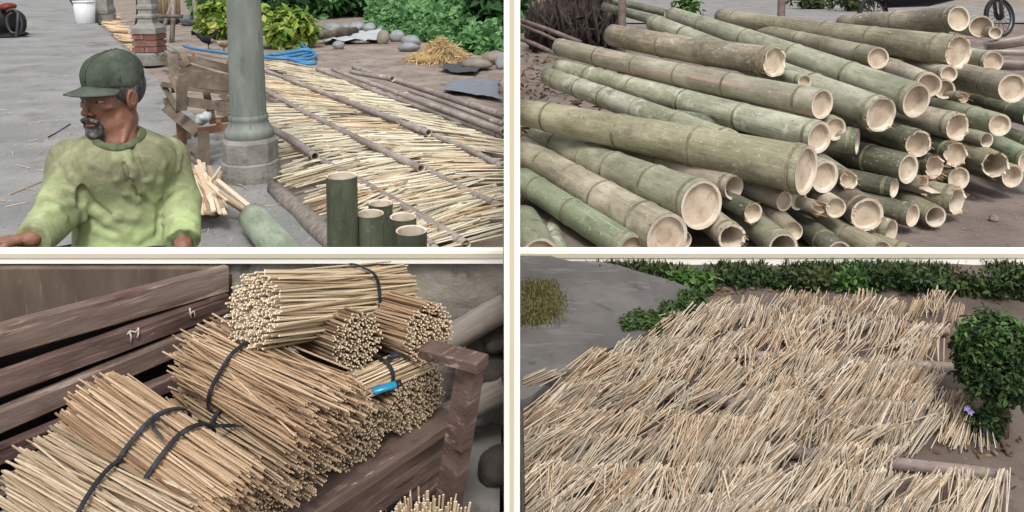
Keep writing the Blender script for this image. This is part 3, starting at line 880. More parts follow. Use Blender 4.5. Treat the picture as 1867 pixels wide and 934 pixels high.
BR = (0, 0, -math.atan2(E3.y, E3.x))                # grain runs along the bench
M_MAROON = nmat('maroon_paint', [C(78, 60, 56), C(108, 88, 82), C(140, 120, 110)], 7, (0.5, 1, 2.2), 10, rough=0.75, spec=0.15, bump=0.7, bscale=26, bdist=0.004, vary=0.06, rot=BR, bstretch=(0.35, 3, 3),
                spots=[(C(168, 142, 132), 22, 0.57, 0.68, (0.22, 1, 2.4)), (C(62, 42, 40), 16, 0.57, 0.68, (0.25, 1, 2.6)), (C(180, 164, 150), 60, 0.66, 0.72, (0.25, 1, 1.6))])
M_MAROON2 = nmat('worn_wood', [C(86, 70, 63), C(118, 100, 91), C(150, 133, 122)], 6, (0.4, 1, 2.4), 10, rough=0.8, spec=0.12, bump=0.7, bscale=22, bdist=0.004, vary=0.06, rot=BR, bstretch=(0.35, 3, 3),
                 spots=[(C(182, 164, 150), 24, 0.56, 0.67, (0.22, 1, 2.6)), (C(66, 46, 42), 16, 0.56, 0.68, (0.22, 1, 2.6)), (C(108, 76, 72), 4, 0.55, 0.7, (0.6, 1, 1)), (C(186, 172, 160), 60, 0.66, 0.72, (0.25, 1, 1.6))])
M_CHALK = flat('chalk', C(214, 200, 192), 0.9)
bench = empty('wooden_bench', bp(-0.8, 0.2, FLOOR3))
tag(bench, 'old maroon slatted wooden bench loaded with bundles of sticks', 'bench')
B0 = Matrix.Translation(-bench.location)
def bpart(mb, name, mat):
    return mb.build(name, mat, bench, matrix=B0)

def plank(a, b, up, w, th, name, mat, jag=0.0016):
    """a board from a to b; w measured along up, th across; softened edges, slightly uneven"""
    a, b, up = Vector(a), Vector(b), Vector(up).normalized()
    d = (b - a).normalized(); up = (up - d * up.dot(d)).normalized(); side = d.cross(up)
    n = max(int((b - a).length / 0.05), 2)
    e = min(w, th) * 0.12
    prof = [(-w / 2 + e, -th / 2), (w / 2 - e, -th / 2), (w / 2, -th / 2 + e), (w / 2, th / 2 - e), (w / 2 - e, th / 2), (-w / 2 + e, th / 2), (-w / 2, th / 2 - e), (-w / 2, -th / 2 + e)]
    vs, fs = [], []
    sd = random.uniform(0, 50)
    for i in range(n + 1):
        c = a.lerp(b, i / n)
        for k, (x, y) in enumerate(prof):
            j = jag * mnoise.noise(Vector((i * 0.9, k * 1.7, sd)))
            vs.append(c + up * (x + j) + side * (y + j))
    for i in range(n):
        for k in range(8):
            k2 = (k + 1) % 8
            fs.append((i * 8 + k, i * 8 + k2, (i + 1) * 8 + k2, (i + 1) * 8 + k))
    fs.append(tuple(reversed(range(8)))); fs.append(tuple(n * 8 + k for k in range(8)))
    mb = MB().add(vs, fs)
    return bpart(mb, name, mat)

# seat boards
for k, (t0, t1) in enumerate(((0.0, 0.13), (0.138, 0.27), (0.278, 0.42))):
    plank(bp(-1.75, (t0 + t1) / 2, SEAT - 0.012), bp(0.0, (t0 + t1) / 2, SEAT - 0.012), N3, t1 - t0, 0.024, 'seat_board', M_MAROON2)
# front apron with its corner bracket
plank(bp(-1.75, 0.03, SEAT - 0.075), bp(-0.03, 0.03, SEAT - 0.075), (0, 0, 1), 0.085, 0.022, 'apron', M_MAROON)
br = MB()
pts = [(-0.03, -0.028), (-0.16, -0.028), (-0.155, -0.05), (-0.10, -0.062), (-0.07, -0.085), (-0.055, -0.12), (-0.03, -0.125)]
vs = [bp(s, 0.022, SEAT - 0.09 + z) for s, z in pts] + [bp(s, 0.042, SEAT - 0.09 + z) for s, z in pts]
n = len(pts)
br.add(vs, [tuple(range(n)), tuple(reversed(range(n, 2 * n)))] + [(i, i + n, (i + 1) % n + n, (i + 1) % n) for i in range(n)])
bpart(br, 'corner_bracket', M_MAROON)
# legs and arm posts of the open end
ptop = at_z(858, 662, 0.62)
pbot = at_y(806, 930, 1.60); pbot.z = min(pbot.z, FLOOR3)
mb = MB(); mb.bar(pbot, ptop, 0.036, 0.052, 0, 0.9, 0.002); bpart(mb, 'leg', M_MAROON)
rp = bp(-0.02, 0.40, 0)
mb = MB(); mb.bar((rp.x, rp.y, FLOOR3), (rp.x, rp.y, 0.60), 0.05, 0.05, 0, 0.9, 0.002); bpart(mb, 'leg', M_MAROON)
q0, q1 = at_z(790, 838, SEAT - 0.1), at_z(770, 935, FLOOR3 + 0.02)
lp = bp(-0.06, 0.30, 0)
mb = MB(); mb.bar((lp.x, lp.y, FLOOR3), (lp.x, lp.y, SEAT - 0.03), 0.05, 0.06, 0, 0.9, 0.002); bpart(mb, 'leg', M_MAROON)
for s in (-1.7,):
    for t in (0.04, 0.40):
        g = bp(s, t, 0)
        mb = MB(); mb.bar((g.x, g.y, FLOOR3), (g.x, g.y, SEAT - 0.03 if t < 0.2 else 0.78), 0.05, 0.06, 0, 0.9, 0.002); bpart(mb, 'leg', M_MAROON)
# arm rest
plank(at_z(880, 664, 0.635), at_z(775, 636, 0.635), (0, 0, 1), 0.024, 0.05, 'arm_rest', M_MAROON2)
# side rail of the seat under the arm
plank(bp(-0.01, 0.0, SEAT - 0.05), bp(-0.01, 0.42, SEAT - 0.05), (0, 0, 1), 0.07, 0.022, 'side_rail', M_MAROON)

# back slats, placed from the edges seen in the photograph: (v of middle line at u=10, at u=415), width px, z at the two ends
SLATS = [(617, 508, 58), (696, 551, 44), (761, 592, 42), (823, 655, 32), (884, 716, 30)]
SL = []
for k, (va, vb, w) in enumerate(SLATS):
    # find the height at which the line of sight meets the plane of the backrest (leaning back a little)
    def on_back(u, v):
        r = ray(u, v)
        o = bp(0, 0.44, SEAT)
        nrm = (N3 * 1.0 + Vector((0, 0, -0.22))).normalized()
        t = (o - CAM).dot(nrm) / r.dot(nrm)
        return CAM + r * t
    a, b_ = on_back(-60, va + (va - vb) * 70 / 405), on_back(412, vb)
    SL.append((a, b_))
    wm = px(a.lerp(b_, 0.5), w) * 0.92
    plank(a, b_, (0, 0, 1), wm, 0.028, 'back_slat', M_MAROON if k % 2 else M_MAROON2, 0.003)
# uprights that carry the slats
for f in (0.02, 0.995):
    p = SL[0][0].lerp(SL[0][1], f) + N3 * 0.03; q = SL[4][0].lerp(SL[4][1], f) + N3 * 0.03
    mb = MB(); mb.bar((q.x, q.y, FLOOR3), p, 0.05, 0.04, 0, 0.9, 0.002); bpart(mb, 'back_post', M_MAROON)
# added board behind the slats, near-black to stand in for shade in the gaps
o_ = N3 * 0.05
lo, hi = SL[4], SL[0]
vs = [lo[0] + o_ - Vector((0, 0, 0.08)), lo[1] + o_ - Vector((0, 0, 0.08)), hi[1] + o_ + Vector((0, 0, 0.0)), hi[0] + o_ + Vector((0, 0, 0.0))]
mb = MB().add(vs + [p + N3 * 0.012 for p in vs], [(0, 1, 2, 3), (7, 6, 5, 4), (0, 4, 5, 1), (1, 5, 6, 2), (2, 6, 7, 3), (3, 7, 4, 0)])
bpart(mb, 'gap_shade_board', nmat('gap_shade_black', [C(26, 22, 20), C(40, 35, 32)], 6, bump=0.2, bscale=20, vary=0))
# chalk scribbles on the slats
ck = MB()
def scribble(u0, v0, segs, slat):
    a, b_ = SL[slat]
    out = []
    for (du, dv) in segs:
        r = ray(u0 + du, v0 + dv)
        o = a - N3 * 0.0175
        nrm = N3
        t = (o - CAM).dot(nrm) / r.dot(nrm)
        out.append(CAM + r * t)
    ck.tube(out, 0.0021, 5, 0)
scribble(232, 606, [(0, 4), (6, -2), (14, 0), (22, -6)], 1)
scribble(236, 604, [(0, 0), (3, 10), (2, 20)], 1)
scribble(252, 600, [(0, -2), (0, 10), (-2, 16)], 1)
scribble(346, 562, [(0, 0), (1, 9), (3, 18)], 1)
scribble(348, 572, [(0, 0), (5, -5), (8, 8)], 1)
cko = bpart(ck, 'chalk_mark', M_CHALK); tag(cko, kind='stuff')

# ---- sticks and bundles
def stick_mat(name, a, b, c):
    if name in MATS: return MATS[name]
    t = NT(name)
    col = t.ramp(t.rand(), [(0.0, a), (0.45, b), (1.0, c)])
    v = t.coords('Object', (1, 1, 1))
    col = t.mix(t.math('MULTIPLY', t.step(t.noise(v, 60, 4), 0.5, 0.75), 0.35), col, tuple(x * 0.7 for x in a[:3]) + (1,))
    MATS[name] = t.bsdf(col, 0.6, 0.3)
    return MATS[name]
SK_TAN = [stick_mat('stick_tan', C(140, 110, 84), C(176, 146, 114), C(206, 180, 150)), flat('stick_tan_end', C(228, 210, 182, 1), 0.8)]
SK_PALE = [stick_mat('stick_pale', C(176, 152, 120), C(206, 184, 150), C(228, 210, 182)), flat('stick_pale_end', C(236, 222, 198, 1), 0.8)]
SK_DULL = [stick_mat('stick_dull', C(120, 98, 76), C(152, 128, 102), C(178, 156, 130)), flat('stick_dull_end', C(226, 208, 178, 1), 0.8)]
SK_GREY = [stick_mat('stick_grey', C(150, 130, 104), C(188, 166, 138), C(216, 198, 172)), SK_PALE[1]]
M_STRAP = nmat('black_strap', [C(22, 23, 27), C(36, 39, 45), C(64, 68, 76)], 40, bump=0.2, bscale=120, bdist=0.001, vary=0.05, rough=0.6, spec=0.3)

def bundle(a, b, r, label, mats, key, tie=0.5, flat_=0.85, pinch=0.82, flare_a=1.12, flare_b=1.1, n=680, sr=0.0024, ragged=0.02, strap=True, singles=170, cross=0.10, strap_w=0.0085, roll=0.0):
    """a tied bundle from a to b. Straight sticks fill an oval section; the nearest and outermost are parts of their own."""
    r *= 0.93; sr *= 0.85; n = int(n * 1.22)
    a, b = Vector(a), Vector(b)
    M = frame_z(a, b, roll); L = (b - a).length
    o = empty('stick_bundle', a)
    tag(o, label, 'stick bundle', 'bundles of sticks on the bench')
    Mi = Matrix.Translation(-a) @ M
    i = np.arange(n) + 0.5
    rr = np.sqrt(i / n); th = i * 2.399963
    s0 = np.stack([rr * np.cos(th), rr * np.sin(th) * flat_], 1) * r
    # each stick leans a little: its two ends sit at different places of the section
    tw = rng.normal(0, cross, n)
    c, s = np.cos(tw), np.sin(tw)
    sB = np.stack([s0[:, 0] * c - s0[:, 1] * s, s0[:, 0] * s + s0[:, 1] * c], 1) + rng.normal(0, r * cross * 0.9, (n, 2))
    sA = np.stack([s0[:, 0] * c + s0[:, 1] * s, -s0[:, 0] * s + s0[:, 1] * c], 1) + rng.normal(0, r * cross * 0.9, (n, 2))
    k = pinch
    A = np.concatenate([sA * flare_a, rng.normal(0, ragged, (n, 1))], 1)
    Bq = np.concatenate([sB * flare_b, L + rng.normal(0, ragged, (n, 1))], 1)
    Mn = np.array(Mi)
    PA = A @ Mn[:3, :3].T + Mn[:3, 3]; PB = Bq @ Mn[:3, :3].T + Mn[:3, 3]
    # order by how much of the stick faces the viewer and the light
    view = np.array(CAM - (a + b) * 0.5); view /= np.linalg.norm(view)
    mid = (PA + PB) / 2
    score = (mid - mid.mean(0)) @ view + 0.5 * (mid - mid.mean(0))[:, 2]
    order = np.argsort(-score)
    nn = min(singles, n)
    for q in order[:nn]:
        one_stick(PA[q], PB[q], sr * random.uniform(0.85, 1.12), mats, key, o)
    rest = order[nn:]
    if len(rest):
        st = link('sticks', sticks_mesh('sticks', PA[rest], PB[rest], sr * rng.uniform(0.85, 1.1, len(rest)), mats, 4, 0.002), o)
        tag(st, kind='stuff')
    if strap:
        for tq in (tie if isinstance(tie, (list, tuple)) else [tie]):
            sec = sA * flare_a * (1 - tq) + sB * flare_b * tq
            ang = np.arctan2(sec[:, 1], sec[:, 0]); rad = np.hypot(sec[:, 0], sec[:, 1])
            hull = []
            K = 40
            for q in range(K):
                al = -math.pi + 2 * math.pi * q / K
                dd = np.abs((ang - al + np.pi) % (2 * np.pi) - np.pi)
                hull.append(np.max(np.where(dd < 0.2, rad, 0)))
            hull = np.array(hull)
            for _ in range(2): hull = (np.roll(hull, 1) + hull + np.roll(hull, -1)) / 3
            sb = MB()
            vs = []
            sl = random.uniform(-0.12, 0.12)
            for q in range(K):
                al = -math.pi + 2 * math.pi * q / K
                h = hull[q] + 0.005
                for dz, dr in ((-strap_w / 2, 0.0), (strap_w / 2, 0.0), (strap_w / 2, 0.003), (-strap_w / 2, 0.003)):
                    vs.append(Mi @ Vector(((h + dr) * math.cos(al), (h + dr) * math.sin(al), L * tq + dz + sl * h * math.cos(al) + 0.004 * math.sin(al * 3))))
            fs = []
            for q in range(K):
                q2 = (q + 1) % K
                for e in range(4):
                    e2 = (e + 1) % 4
                    fs.append((q * 4 + e, q * 4 + e2, q2 * 4 + e2, q2 * 4 + e))
            sb.add(vs, fs, 0, False)
            # knot and loose tails
            kq = int(K * random.uniform(0.55, 0.85)); al = -math.pi + 2 * math.pi * kq / K; h = hull[kq] + 0.006
            kp = Vector((h * math.cos(al), h * math.sin(al), L * tq))
            for e_ in range(2):
                t1 = kp + Vector((math.cos(al) * 0.012 + random.gauss(0, 0.012), math.sin(al) * 0.012 + random.gauss(0, 0.012), random.choice((-1, 1)) * 0.025))
                t2 = t1 + Vector((random.gauss(0, 0.012), random.gauss(0, 0.012), random.choice((-1, 1)) * 0.025))
                sb.bar(Mi @ kp, Mi @ t1, strap_w * 0.8, 0.002, 0, random.uniform(0, 3)); sb.bar(Mi @ t1, Mi @ t2, strap_w * 0.8, 0.002, 0, random.uniform(0, 3), 0, 0.6)
            sb.build('strap', M_STRAP, o)
    return o

Z1, Z2, Z3 = SEAT + 0.075, SEAT + 0.17, SEAT + 0.24
bundle(at_z(96, 850, Z1 + 0.02), at_z(345, 1000, Z1 - 0.01), 0.090, 'grey-tan bundle nearest the lower corner, its ends fanned out over the bench', SK_GREY, 'grey', tie=0.52, flare_a=1.15, cross=0.08, flat_=0.8, ragged=0.012, n=740)
bundle(at_z(176, 732, Z2 + 0.03), at_z(430, 912, Z1 + 0.025), 0.064, 'tan bundle with two black straps lying slanted in the middle front', SK_TAN, 'tan', tie=[0.44, 0.62], flare_a=1.12, flare_b=1.2, cross=0.08, flat_=0.75, ragged=0.014, n=620)
bundle(at_z(378, 752, Z1 + 0.03), at_z(545, 862, Z1 + 0.02), 0.060, 'dull brown bundle half hidden between the two larger tan ones', SK_DULL, 'dull', tie=0.30, cross=0.08, flat_=0.8, singles=120, n=360)
bundle(at_z(382, 652, Z2 + 0.02), at_z(596, 764, Z2 - 0.005), 0.080, 'largest tan bundle lying in the centre with one black strap', SK_TAN, 'tan', tie=0.36, flare_a=1.12, flare_b=1.14, cross=0.12, n=780, flat_=0.8, ragged=0.026, singles=240)
for (lab, s_) in (('bottom layer bundle with pale ends under the blue lighter', -0.09), ('bottom layer bundle with pale ends, second from the arm rest along the seat edge', -0.26),
                  ('bottom layer bundle with pale ends, third from the arm rest along the seat edge', -0.43), ('bottom layer bundle with pale ends at the lower picture edge', -0.60)):
    bundle(bp(s_, 0.40, SEAT + 0.07), bp(s_ - 0.01, 0.05, SEAT + 0.066), 0.086, lab, SK_DULL, 'dull', strap=False, cross=0.05, n=640, flat_=0.78, ragged=0.007, flare_b=1.06, flare_a=0.95, singles=110, sr=0.0031)
bundle(at_d(512, 572, 1.93), at_d(652, 622, 1.66), 0.058, 'brown bundle with round end face tucked below the topmost bundle', SK_DULL, 'dull', tie=0.12, cross=0.06, flat_=0.95, singles=130, n=330, sr=0.003, ragged=0.006)
bundle(at_d(640, 566, 1.96), at_d(782, 607, 1.72), 0.064, 'tan bundle with round end face beside the arm rest', SK_TAN, 'tan', strap=False, cross=0.06, flat_=0.98, singles=150, n=400, sr=0.003, ragged=0.006)
bundle(at_z(628, 712, Z2 - 0.03), at_z(766, 656, Z2 - 0.03), 0.036, 'small pale bundle with one strap behind the blue lighter', SK_PALE, 'pale', tie=0.5, cross=0.10, n=150, flat_=0.8, strap_w=0.008, singles=100)
bundle(at_d(462, 564, 1.60), at_d(720, 545, 1.97), 0.078, 'topmost pale bundle tied with one strap, round end towards the viewer', SK_PALE, 'pale', tie=0.66, flare_a=1.0, flare_b=1.1, cross=0.14, flat_=0.95, n=640, sr=0.003, ragged=0.006)

# loose bundle standing on the floor below the seat, only its tips show
tip = at_z(770, 948, FLOOR3 + 0.12)
P0, P1 = [], []
g = empty('stick_bundle', (tip.x, tip.y, FLOOR3)); tag(g, 'tips of a pale bundle standing on the floor under the seat', 'stick bundle', 'bundles of sticks on the bench')
for _ in range(130):
    x, y = random.gauss(0, 0.045), random.gauss(0, 0.03)
    one_stick((x * 0.7, y * 0.7, 0.0), (x, y, 0.13 + random.uniform(0, 0.025)), 0.0026, SK_PALE, 'pale', g)

# ---- blue lighter
lt = empty('cigarette_lighter', at_z(700, 706, Z2 + 0.005)); tag(lt, 'blue plastic cigarette lighter lying on the stick bundles', 'lighter')
d0, d1 = at_z(679, 714, Z2 + 0.005) - lt.location, at_z(722, 701, Z2 + 0.010) - lt.location
M_BLUEP = NT('blue_plastic').bsdf(C(20, 132, 170), 0.25, 0.5)
mb = MB()
M = frame_z(d0, d1); L = (d1 - d0).length
prof = []
for z, k in ((0, 0.8), (0.003, 1.0), (L * 0.98, 1.0), (L, 0.9)):
    prof.append((0.0105 * k, z))
mb.lathe(prof, 16, 0, M @ Matrix.Diagonal((1, 0.62, 1, 1)))
mb.tube([d0, d0 + (d1 - d0) * 0.03], 0.006, 10)
mb.build('body', M_BLUEP, lt)
mb = MB(); mb.lathe([(0.0, L * 1.0), (0.0098, L), (0.0098, L + 0.011), (0.0, L + 0.012)], 14, 0, M @ Matrix.Diagonal((1, 0.62, 1, 1))); mb.build('valve_cap', flat('black_plastic', C(28, 30, 34), 0.4), lt)

# ---- things beyond the open end of the bench: two poles along the wall, dark stones in its shade
M_GREYWOOD = nmat('grey_pole_wood', [C(104, 96, 90), C(136, 128, 120), C(164, 156, 148)], 6, (6, 6, 0.5), 8, bump=0.5, bscale=10, bdist=0.004, vary=0.1)
def pole3(u0, v0, u1, v1, y0, y1, wpx, label):
    a, b_ = at_y(u0, v0, y0), at_y(u1, v1, y1)
    r = px(a.lerp(b_, 0.5), wpx) / 2
    mb = MB()
    pts = [Vector((0, 0, (b_ - a).length * i / 12)) + Vector((0.004 * wnoise((i * 0.6, u0, 0)), 0.004 * wnoise((i * 0.6, v0, 5)), 0)) for i in range(13)]
    mb.tube(pts, [r * (1 + 0.06 * wnoise((i * 0.8, v0, 2))) for i in range(13)], 18)
    o = mb.build('wooden_pole', M_GREYWOOD, matrix=frame_z(a, b_))
    tag(o, label, 'pole', 'poles beside the bench')
    return o
pole3(795, 632, 921, 560, 1.88, 1.95, 50, 'upper grey wooden pole slanting along the wall beyond the arm rest')
pole3(760, 790, 921, 708, 1.88, 1.93, 50, 'lower grey wooden pole slanting below the other one')
M_DARKSTONE = nmat('dark_stone', [C(62, 58, 54), C(88, 82, 76), C(112, 106, 98)], 7, bump=0.8, bscale=20, bdist=0.01, vary=0.2)
def stone(name, loc, rx, ry, rz_, mat, label=None, cat='stone', group=None, seed=None, parent=None, sub=3, rough_=0.28):
    bm = bmesh.new()
    bmesh.ops.create_icosphere(bm, subdivisions=sub, radius=1.0)
    sd = seed if seed is not None else random.uniform(0, 99)
    for v in bm.verts:
        p = v.co.copy()
        k = 1 + rough_ * mnoise.noise(p * 0.9 + Vector((sd, 0, 0))) + rough_ * 0.35 * mnoise.noise(p * 2.6 + Vector((0, sd, 0)))
        v.co = Vector((p.x * rx * k, p.y * ry * k, p.z * rz_ * k))
    me = bpy.data.meshes.new(name); bm.to_mesh(me); bm.free()
    for p in me.polygons: p.use_smooth = True
    me.materials.append(mat)
    o = link(name, me, parent, loc)
    o.rotation_euler = (0, 0, random.uniform(0, 3))
    if label: tag(o, label, cat, group)
    return o
for (u, v, r, lab) in ((868, 628, 0.035, 'dark rounded stone under the upper pole by the wall'), (905, 612, 0.045, 'dark blocky stone under the upper pole at the wall end'),
                       (895, 668, 0.05, 'big dark stone between the two slanting poles'), (848, 660, 0.03, 'small dark stone between arm rest and poles'), (905, 850, 0.05, 'brown stone on the cement floor by the wall end')):
    p = at_y(u, v, 1.985) if v < 700 else at_z(u, v, FLOOR3 + 0.03)
    stone('stone', p, r * 1.2, r * 0.9, r, M_DARKSTONE, lab, 'stone', 'dark stones behind the bench')
# brown board fixed to the wall above the slats
b = MB(); b.box((XL, WY - 0.03, FLOOR3 + 0.02), (at_y(418, 500, WY).x, WY - 0.004, zc0 - 0.004))
tag(b.build('wall_board', nmat('brown_board', [C(82, 70, 60), C(104, 90, 78), C(126, 112, 98)], 3, (3, 3, 0.8), 9, rough=0.55, bump=0.2, bscale=30, bdist=0.003, vary=0,
    spots=[(C(140, 126, 112), 18, 0.62, 0.72, (4, 4, 0.4))])), 'brown weathered wooden board on the wall above the bench slats', 'board')

# ================================================================== sticks drying on the sloping ground
def poly_slab(name, pts, h0, h1, mat, ground=at_g4):
    """a flat slab over a ground outline (pixels), its top h1 and its foot h0 above the slope"""
    top = [ground(u, v, h1) for u, v in pts]
    bot = [Vector((p.x, p.y, p.z - (h1 - h0))) for p in top]
    n = len(pts)
    bm = bmesh.new()
    vt = [bm.verts.new(p) for p in top]; vb = [bm.verts.new(p) for p in bot]
    f = bm.faces.new(vt)
    for i in range(n):
        bm.faces.new((vt[i], vb[i], vb[(i + 1) % n], vt[(i + 1) % n]))
    bmesh.ops.triangulate(bm, faces=[f])
    bmesh.ops.recalc_face_normals(bm, faces=bm.faces)
    me = bpy.data.meshes.new(name); bm.to_mesh(me); bm.free()
    me.materials.append(mat)
    return link(name, me)

def smooth_outline(pts, k=4):
    out = []
    n = len(pts)
    for i in range(n):
        p0, p1, p2, p3 = (Vector(pts[(i + j - 1) % n]) for j in range(4))
        for q in range(k):
            t = q / k
            out.append(tuple(0.5 * ((2 * p1) + (-p0 + p2) * t + (2 * p0 - 5 * p1 + 4 * p2 - p3) * t * t + (-p0 + 3 * p1 - 3 * p2 + p3) * t ** 3)))
    return out

M_PATH = nmat('path_concrete', [C(82, 79, 77), C(102, 99, 97), C(124, 121, 118)], 2.6, (1, 1, 1), 11, bump=0.4, bscale=34, bdist=0.005, vary=0,
              spots=[(C(128, 124, 121), 7, 0.54, 0.70, (0.6, 3.2, 1)), (C(84, 80, 78), 10, 0.58, 0.70, (1, 1, 1))])
outline = [(938, 476), (1040, 476), (1110, 480), (1170, 497), (1225, 512), (1264, 530), (1270, 545), (1240, 570), (1195, 598), (1140, 624), (1100, 640), (1060, 664), (1010, 690), (938, 718)]
path = poly_slab('path', smooth_outline(outline[:]), -0.03, 0.042, M_PATH)
tag(path, kind='structure')

# ---- rows of sticks
SK_FIELD = [stick_mat('stick_field', C(136, 112, 88), C(180, 154, 126), C(214, 192, 164)), flat('stick_field_end', C(226, 212, 186), 0.8)]
SK_FIELDW = [stick_mat('stick_field_white', C(156, 138, 118), C(196, 178, 154), C(226, 212, 192)), SK_FIELD[1]]
SK_FIELDG = [stick_mat('stick_field_grey', C(126, 114, 98), C(168, 154, 134), C(202, 190, 170)), SK_FIELD[1]]
# the line of the upper ends (u, v at both sides) and the step to the lower ends at both sides
ROWS = [
 (1428, 532, 1765, 546, (-12, 32), (-14, 36), 1.0, 0),
 (1282, 546, 1738, 592, (-30, 44), (-18, 46), 1.2, 1),
 (1228, 578, 1734, 634, (-42, 48), (-24, 54), 1.25, 0),
 (1152, 612, 1732, 674, (-54, 52), (-30, 62), 1.25, 1),
 (1086, 646, 1792, 716, (-66, 58), (-38, 72), 1.25, 0),
 (1016, 690, 1800, 744, (-76, 62), (-42, 70), 1.2, 2),
 (955, 736, 1672, 780, (-80, 70), (-46, 78), 1.2, 0),
 (950, 790, 1664, 822, (-76, 80), (-50, 86), 1.15, 2),
 (950, 846, 1838, 866, (-70, 92), (-54, 90), 1.2, 1),
 (950, 906, 1790, 926, (-64, 98), (-52, 100), 1.2, 2),
]
GAPS = [(1265, 712, 45, 18), (1440, 800, 60, 22), (1300, 860, 55, 22), (1590, 650, 40, 14), (1500, 745, 40, 14), (1130, 740, 40, 12), (1215, 850, 30, 22), (1660, 880, 40, 14), (1395, 870, 45, 18)]
fp0, fp1, fm, fr = [], [], [], []
for ri, (ul, vl, ur, vr, sl_, sr_, dens, mk) in enumerate(ROWS):
    n_hand = int((ur - ul) / 26 * dens)
    for hnd in range(int(n_hand * 1.45)):
        f = (hnd + random.uniform(-0.3, 0.3)) / (n_hand * 1.45)
        uu = ul + (ur - ul) * f; vv = vl + (vr - vl) * f + random.gauss(0, 6.5)
        ang = random.gauss(0, 0.16) + 0.32 * wnoise((uu * 0.006, vv * 0.008, 7))
        mk_h = mk if random.random() < 0.45 else random.randint(0, 2)
        for _ in range(random.randint(12, 18)):
            u = uu + random.gauss(0, 11); v = vv + random.gauss(0, 3.5)
            du = sl_[0] + (sr_[0] - sl_[0]) * f; dv = sl_[1] + (sr_[1] - sl_[1]) * f
            a2 = ang + random.gauss(0, 0.06)
            if random.random() < 0.03: a2 += random.gauss(0, 0.5)
            k = random.uniform(0.92, 1.16)
            # turn in the plane of the ground, not of the picture
            c_, s_ = math.cos(a2), math.sin(a2)
            dvg = dv * 1.7
            du2, dv2 = (du * c_ - dvg * s_) * k, (du * s_ + dvg * c_) / 1.7 * k
            if dv2 < 10: continue
            mu, mv = u + du2 / 2, v + dv2 / 2
            if any(abs(mu - g[0]) < g[2] and abs(mv - g[1]) < g[3] and random.random() < 0.88 for g in GAPS): continue
            if wnoise((mu * 0.012, mv * 0.02, 3.1)) < -0.2 and random.random() < 0.66: continue
            if u + du2 < 945 and random.random() < 0.0: continue
            p0 = at_g4(u, v, 0.062 + random.uniform(-0.012, 0.02)); p1 = at_g4(u + du2, v + dv2, 0.008 + random.uniform(0, 0.016))
            if p0.x < 0.035: continue
            if p1.x < 0.035: p1 = p0.lerp(p1, (p0.x - 0.035) / (p0.x - p1.x))
            if (p1 - p0).length < 0.05: continue
            if p0.y > KY - 0.03: continue
            fp0.append(p0); fp1.append(p1); fr.append(random.uniform(0.0014, 0.0020))
            q = mk_h
            if random.random() < 0.25: q = random.randint(0, 2)
            fm.append(q)
FM = [SK_FIELD, SK_FIELDW, SK_FIELDG]
order = sorted(range(len(fp0)), key=lambda i: fp0[i].y + (fp0[i].x > 0.6 and 0 or 0.0))
singles4 = [i for i in order if fp1[i].y > 1.70][:300]
for i in singles4:
    o = one_stick(fp0[i], fp1[i], fr[i], FM[fm[i]], 'f', None, 'bamboo_stick')
    tag(o, 'thin pale bamboo stick drying in the nearest rows on the earth slope', 'stick', 'bamboo sticks in the nearest drying rows')
ss = set(singles4)
for q, nm in enumerate(('drying_sticks', 'whitish_drying_sticks', 'greyish_drying_sticks')):
    idx = [i for i in range(len(fp0)) if i not in ss and fm[i] == q]
    o = link(nm, sticks_mesh(nm, [fp0[i] for i in idx], [fp1[i] for i in idx], [fr[i] for i in idx], FM[q], 4, 0.006))
    tag(o, ('tan sticks spread in rows over the earth slope', 'whitish sticks spread in rows over the earth slope', 'greyish sticks spread in rows over the earth slope')[q], 'sticks', kind='stuff')

# ---- bamboo poles under the rows
M_DRYB = bamboo_mat('bamboo_dry', C(92, 80, 68), C(118, 104, 88), C(148, 134, 116))
for (u, v, w, u2, v2, lab) in (
    (1692, 780, 24, 1080, 702, 'dry bamboo pole under the middle rows of sticks, open end beside the bush'),
    (1834, 868, 24, 1180, 796, 'dry bamboo pole under the nearest rows of sticks, open end on bare soil'),
    (1500, 905, 22, 975, 850, 'dry bamboo pole under the rows at the lower picture edge'),
    (1728, 604, 16, 1430, 574, 'grey bamboo pole under the farthest rows of sticks'),
    (1735, 670, 18, 1240, 640, 'grey bamboo pole under the rows behind the bush')):
    a = at_g4(u, v, 0.022); e = at_g4(u2, v2, 0.018)
    bamboo_pole(a, e, px(a, w) / 2, px(a, w) / 2 * 0.9, M_DRYB, lab, node_gap=0.3, end='hollow', seg=16, group='poles under the drying sticks', first=0.06)

# ---- plants
LEAF_DARK = leaf_mat('leaf_dark', [C(22, 36, 18), C(40, 60, 30), C(62, 86, 44), C(86, 108, 60)], 0.2)
LEAF_MID = leaf_mat('leaf_mid', [C(44, 70, 32), C(70, 104, 50), C(98, 134, 70), C(124, 154, 88)], 0.3)
LEAF_DRY = leaf_mat('leaf_dry', [C(84, 62, 46), C(122, 96, 72), C(150, 126, 98)], 0.1, 0.8)
LEAF_YEL = leaf_mat('leaf_yellow_green', [C(84, 88, 46), C(112, 112, 62), C(138, 130, 84), C(150, 138, 100)], 0.25)
M_BARK = nmat('bark', [C(66, 56, 46), C(92, 80, 68), C(120, 108, 94)], 12, (4, 4, 0.6), bump=0.7, bscale=20, bdist=0.006, vary=0.1)

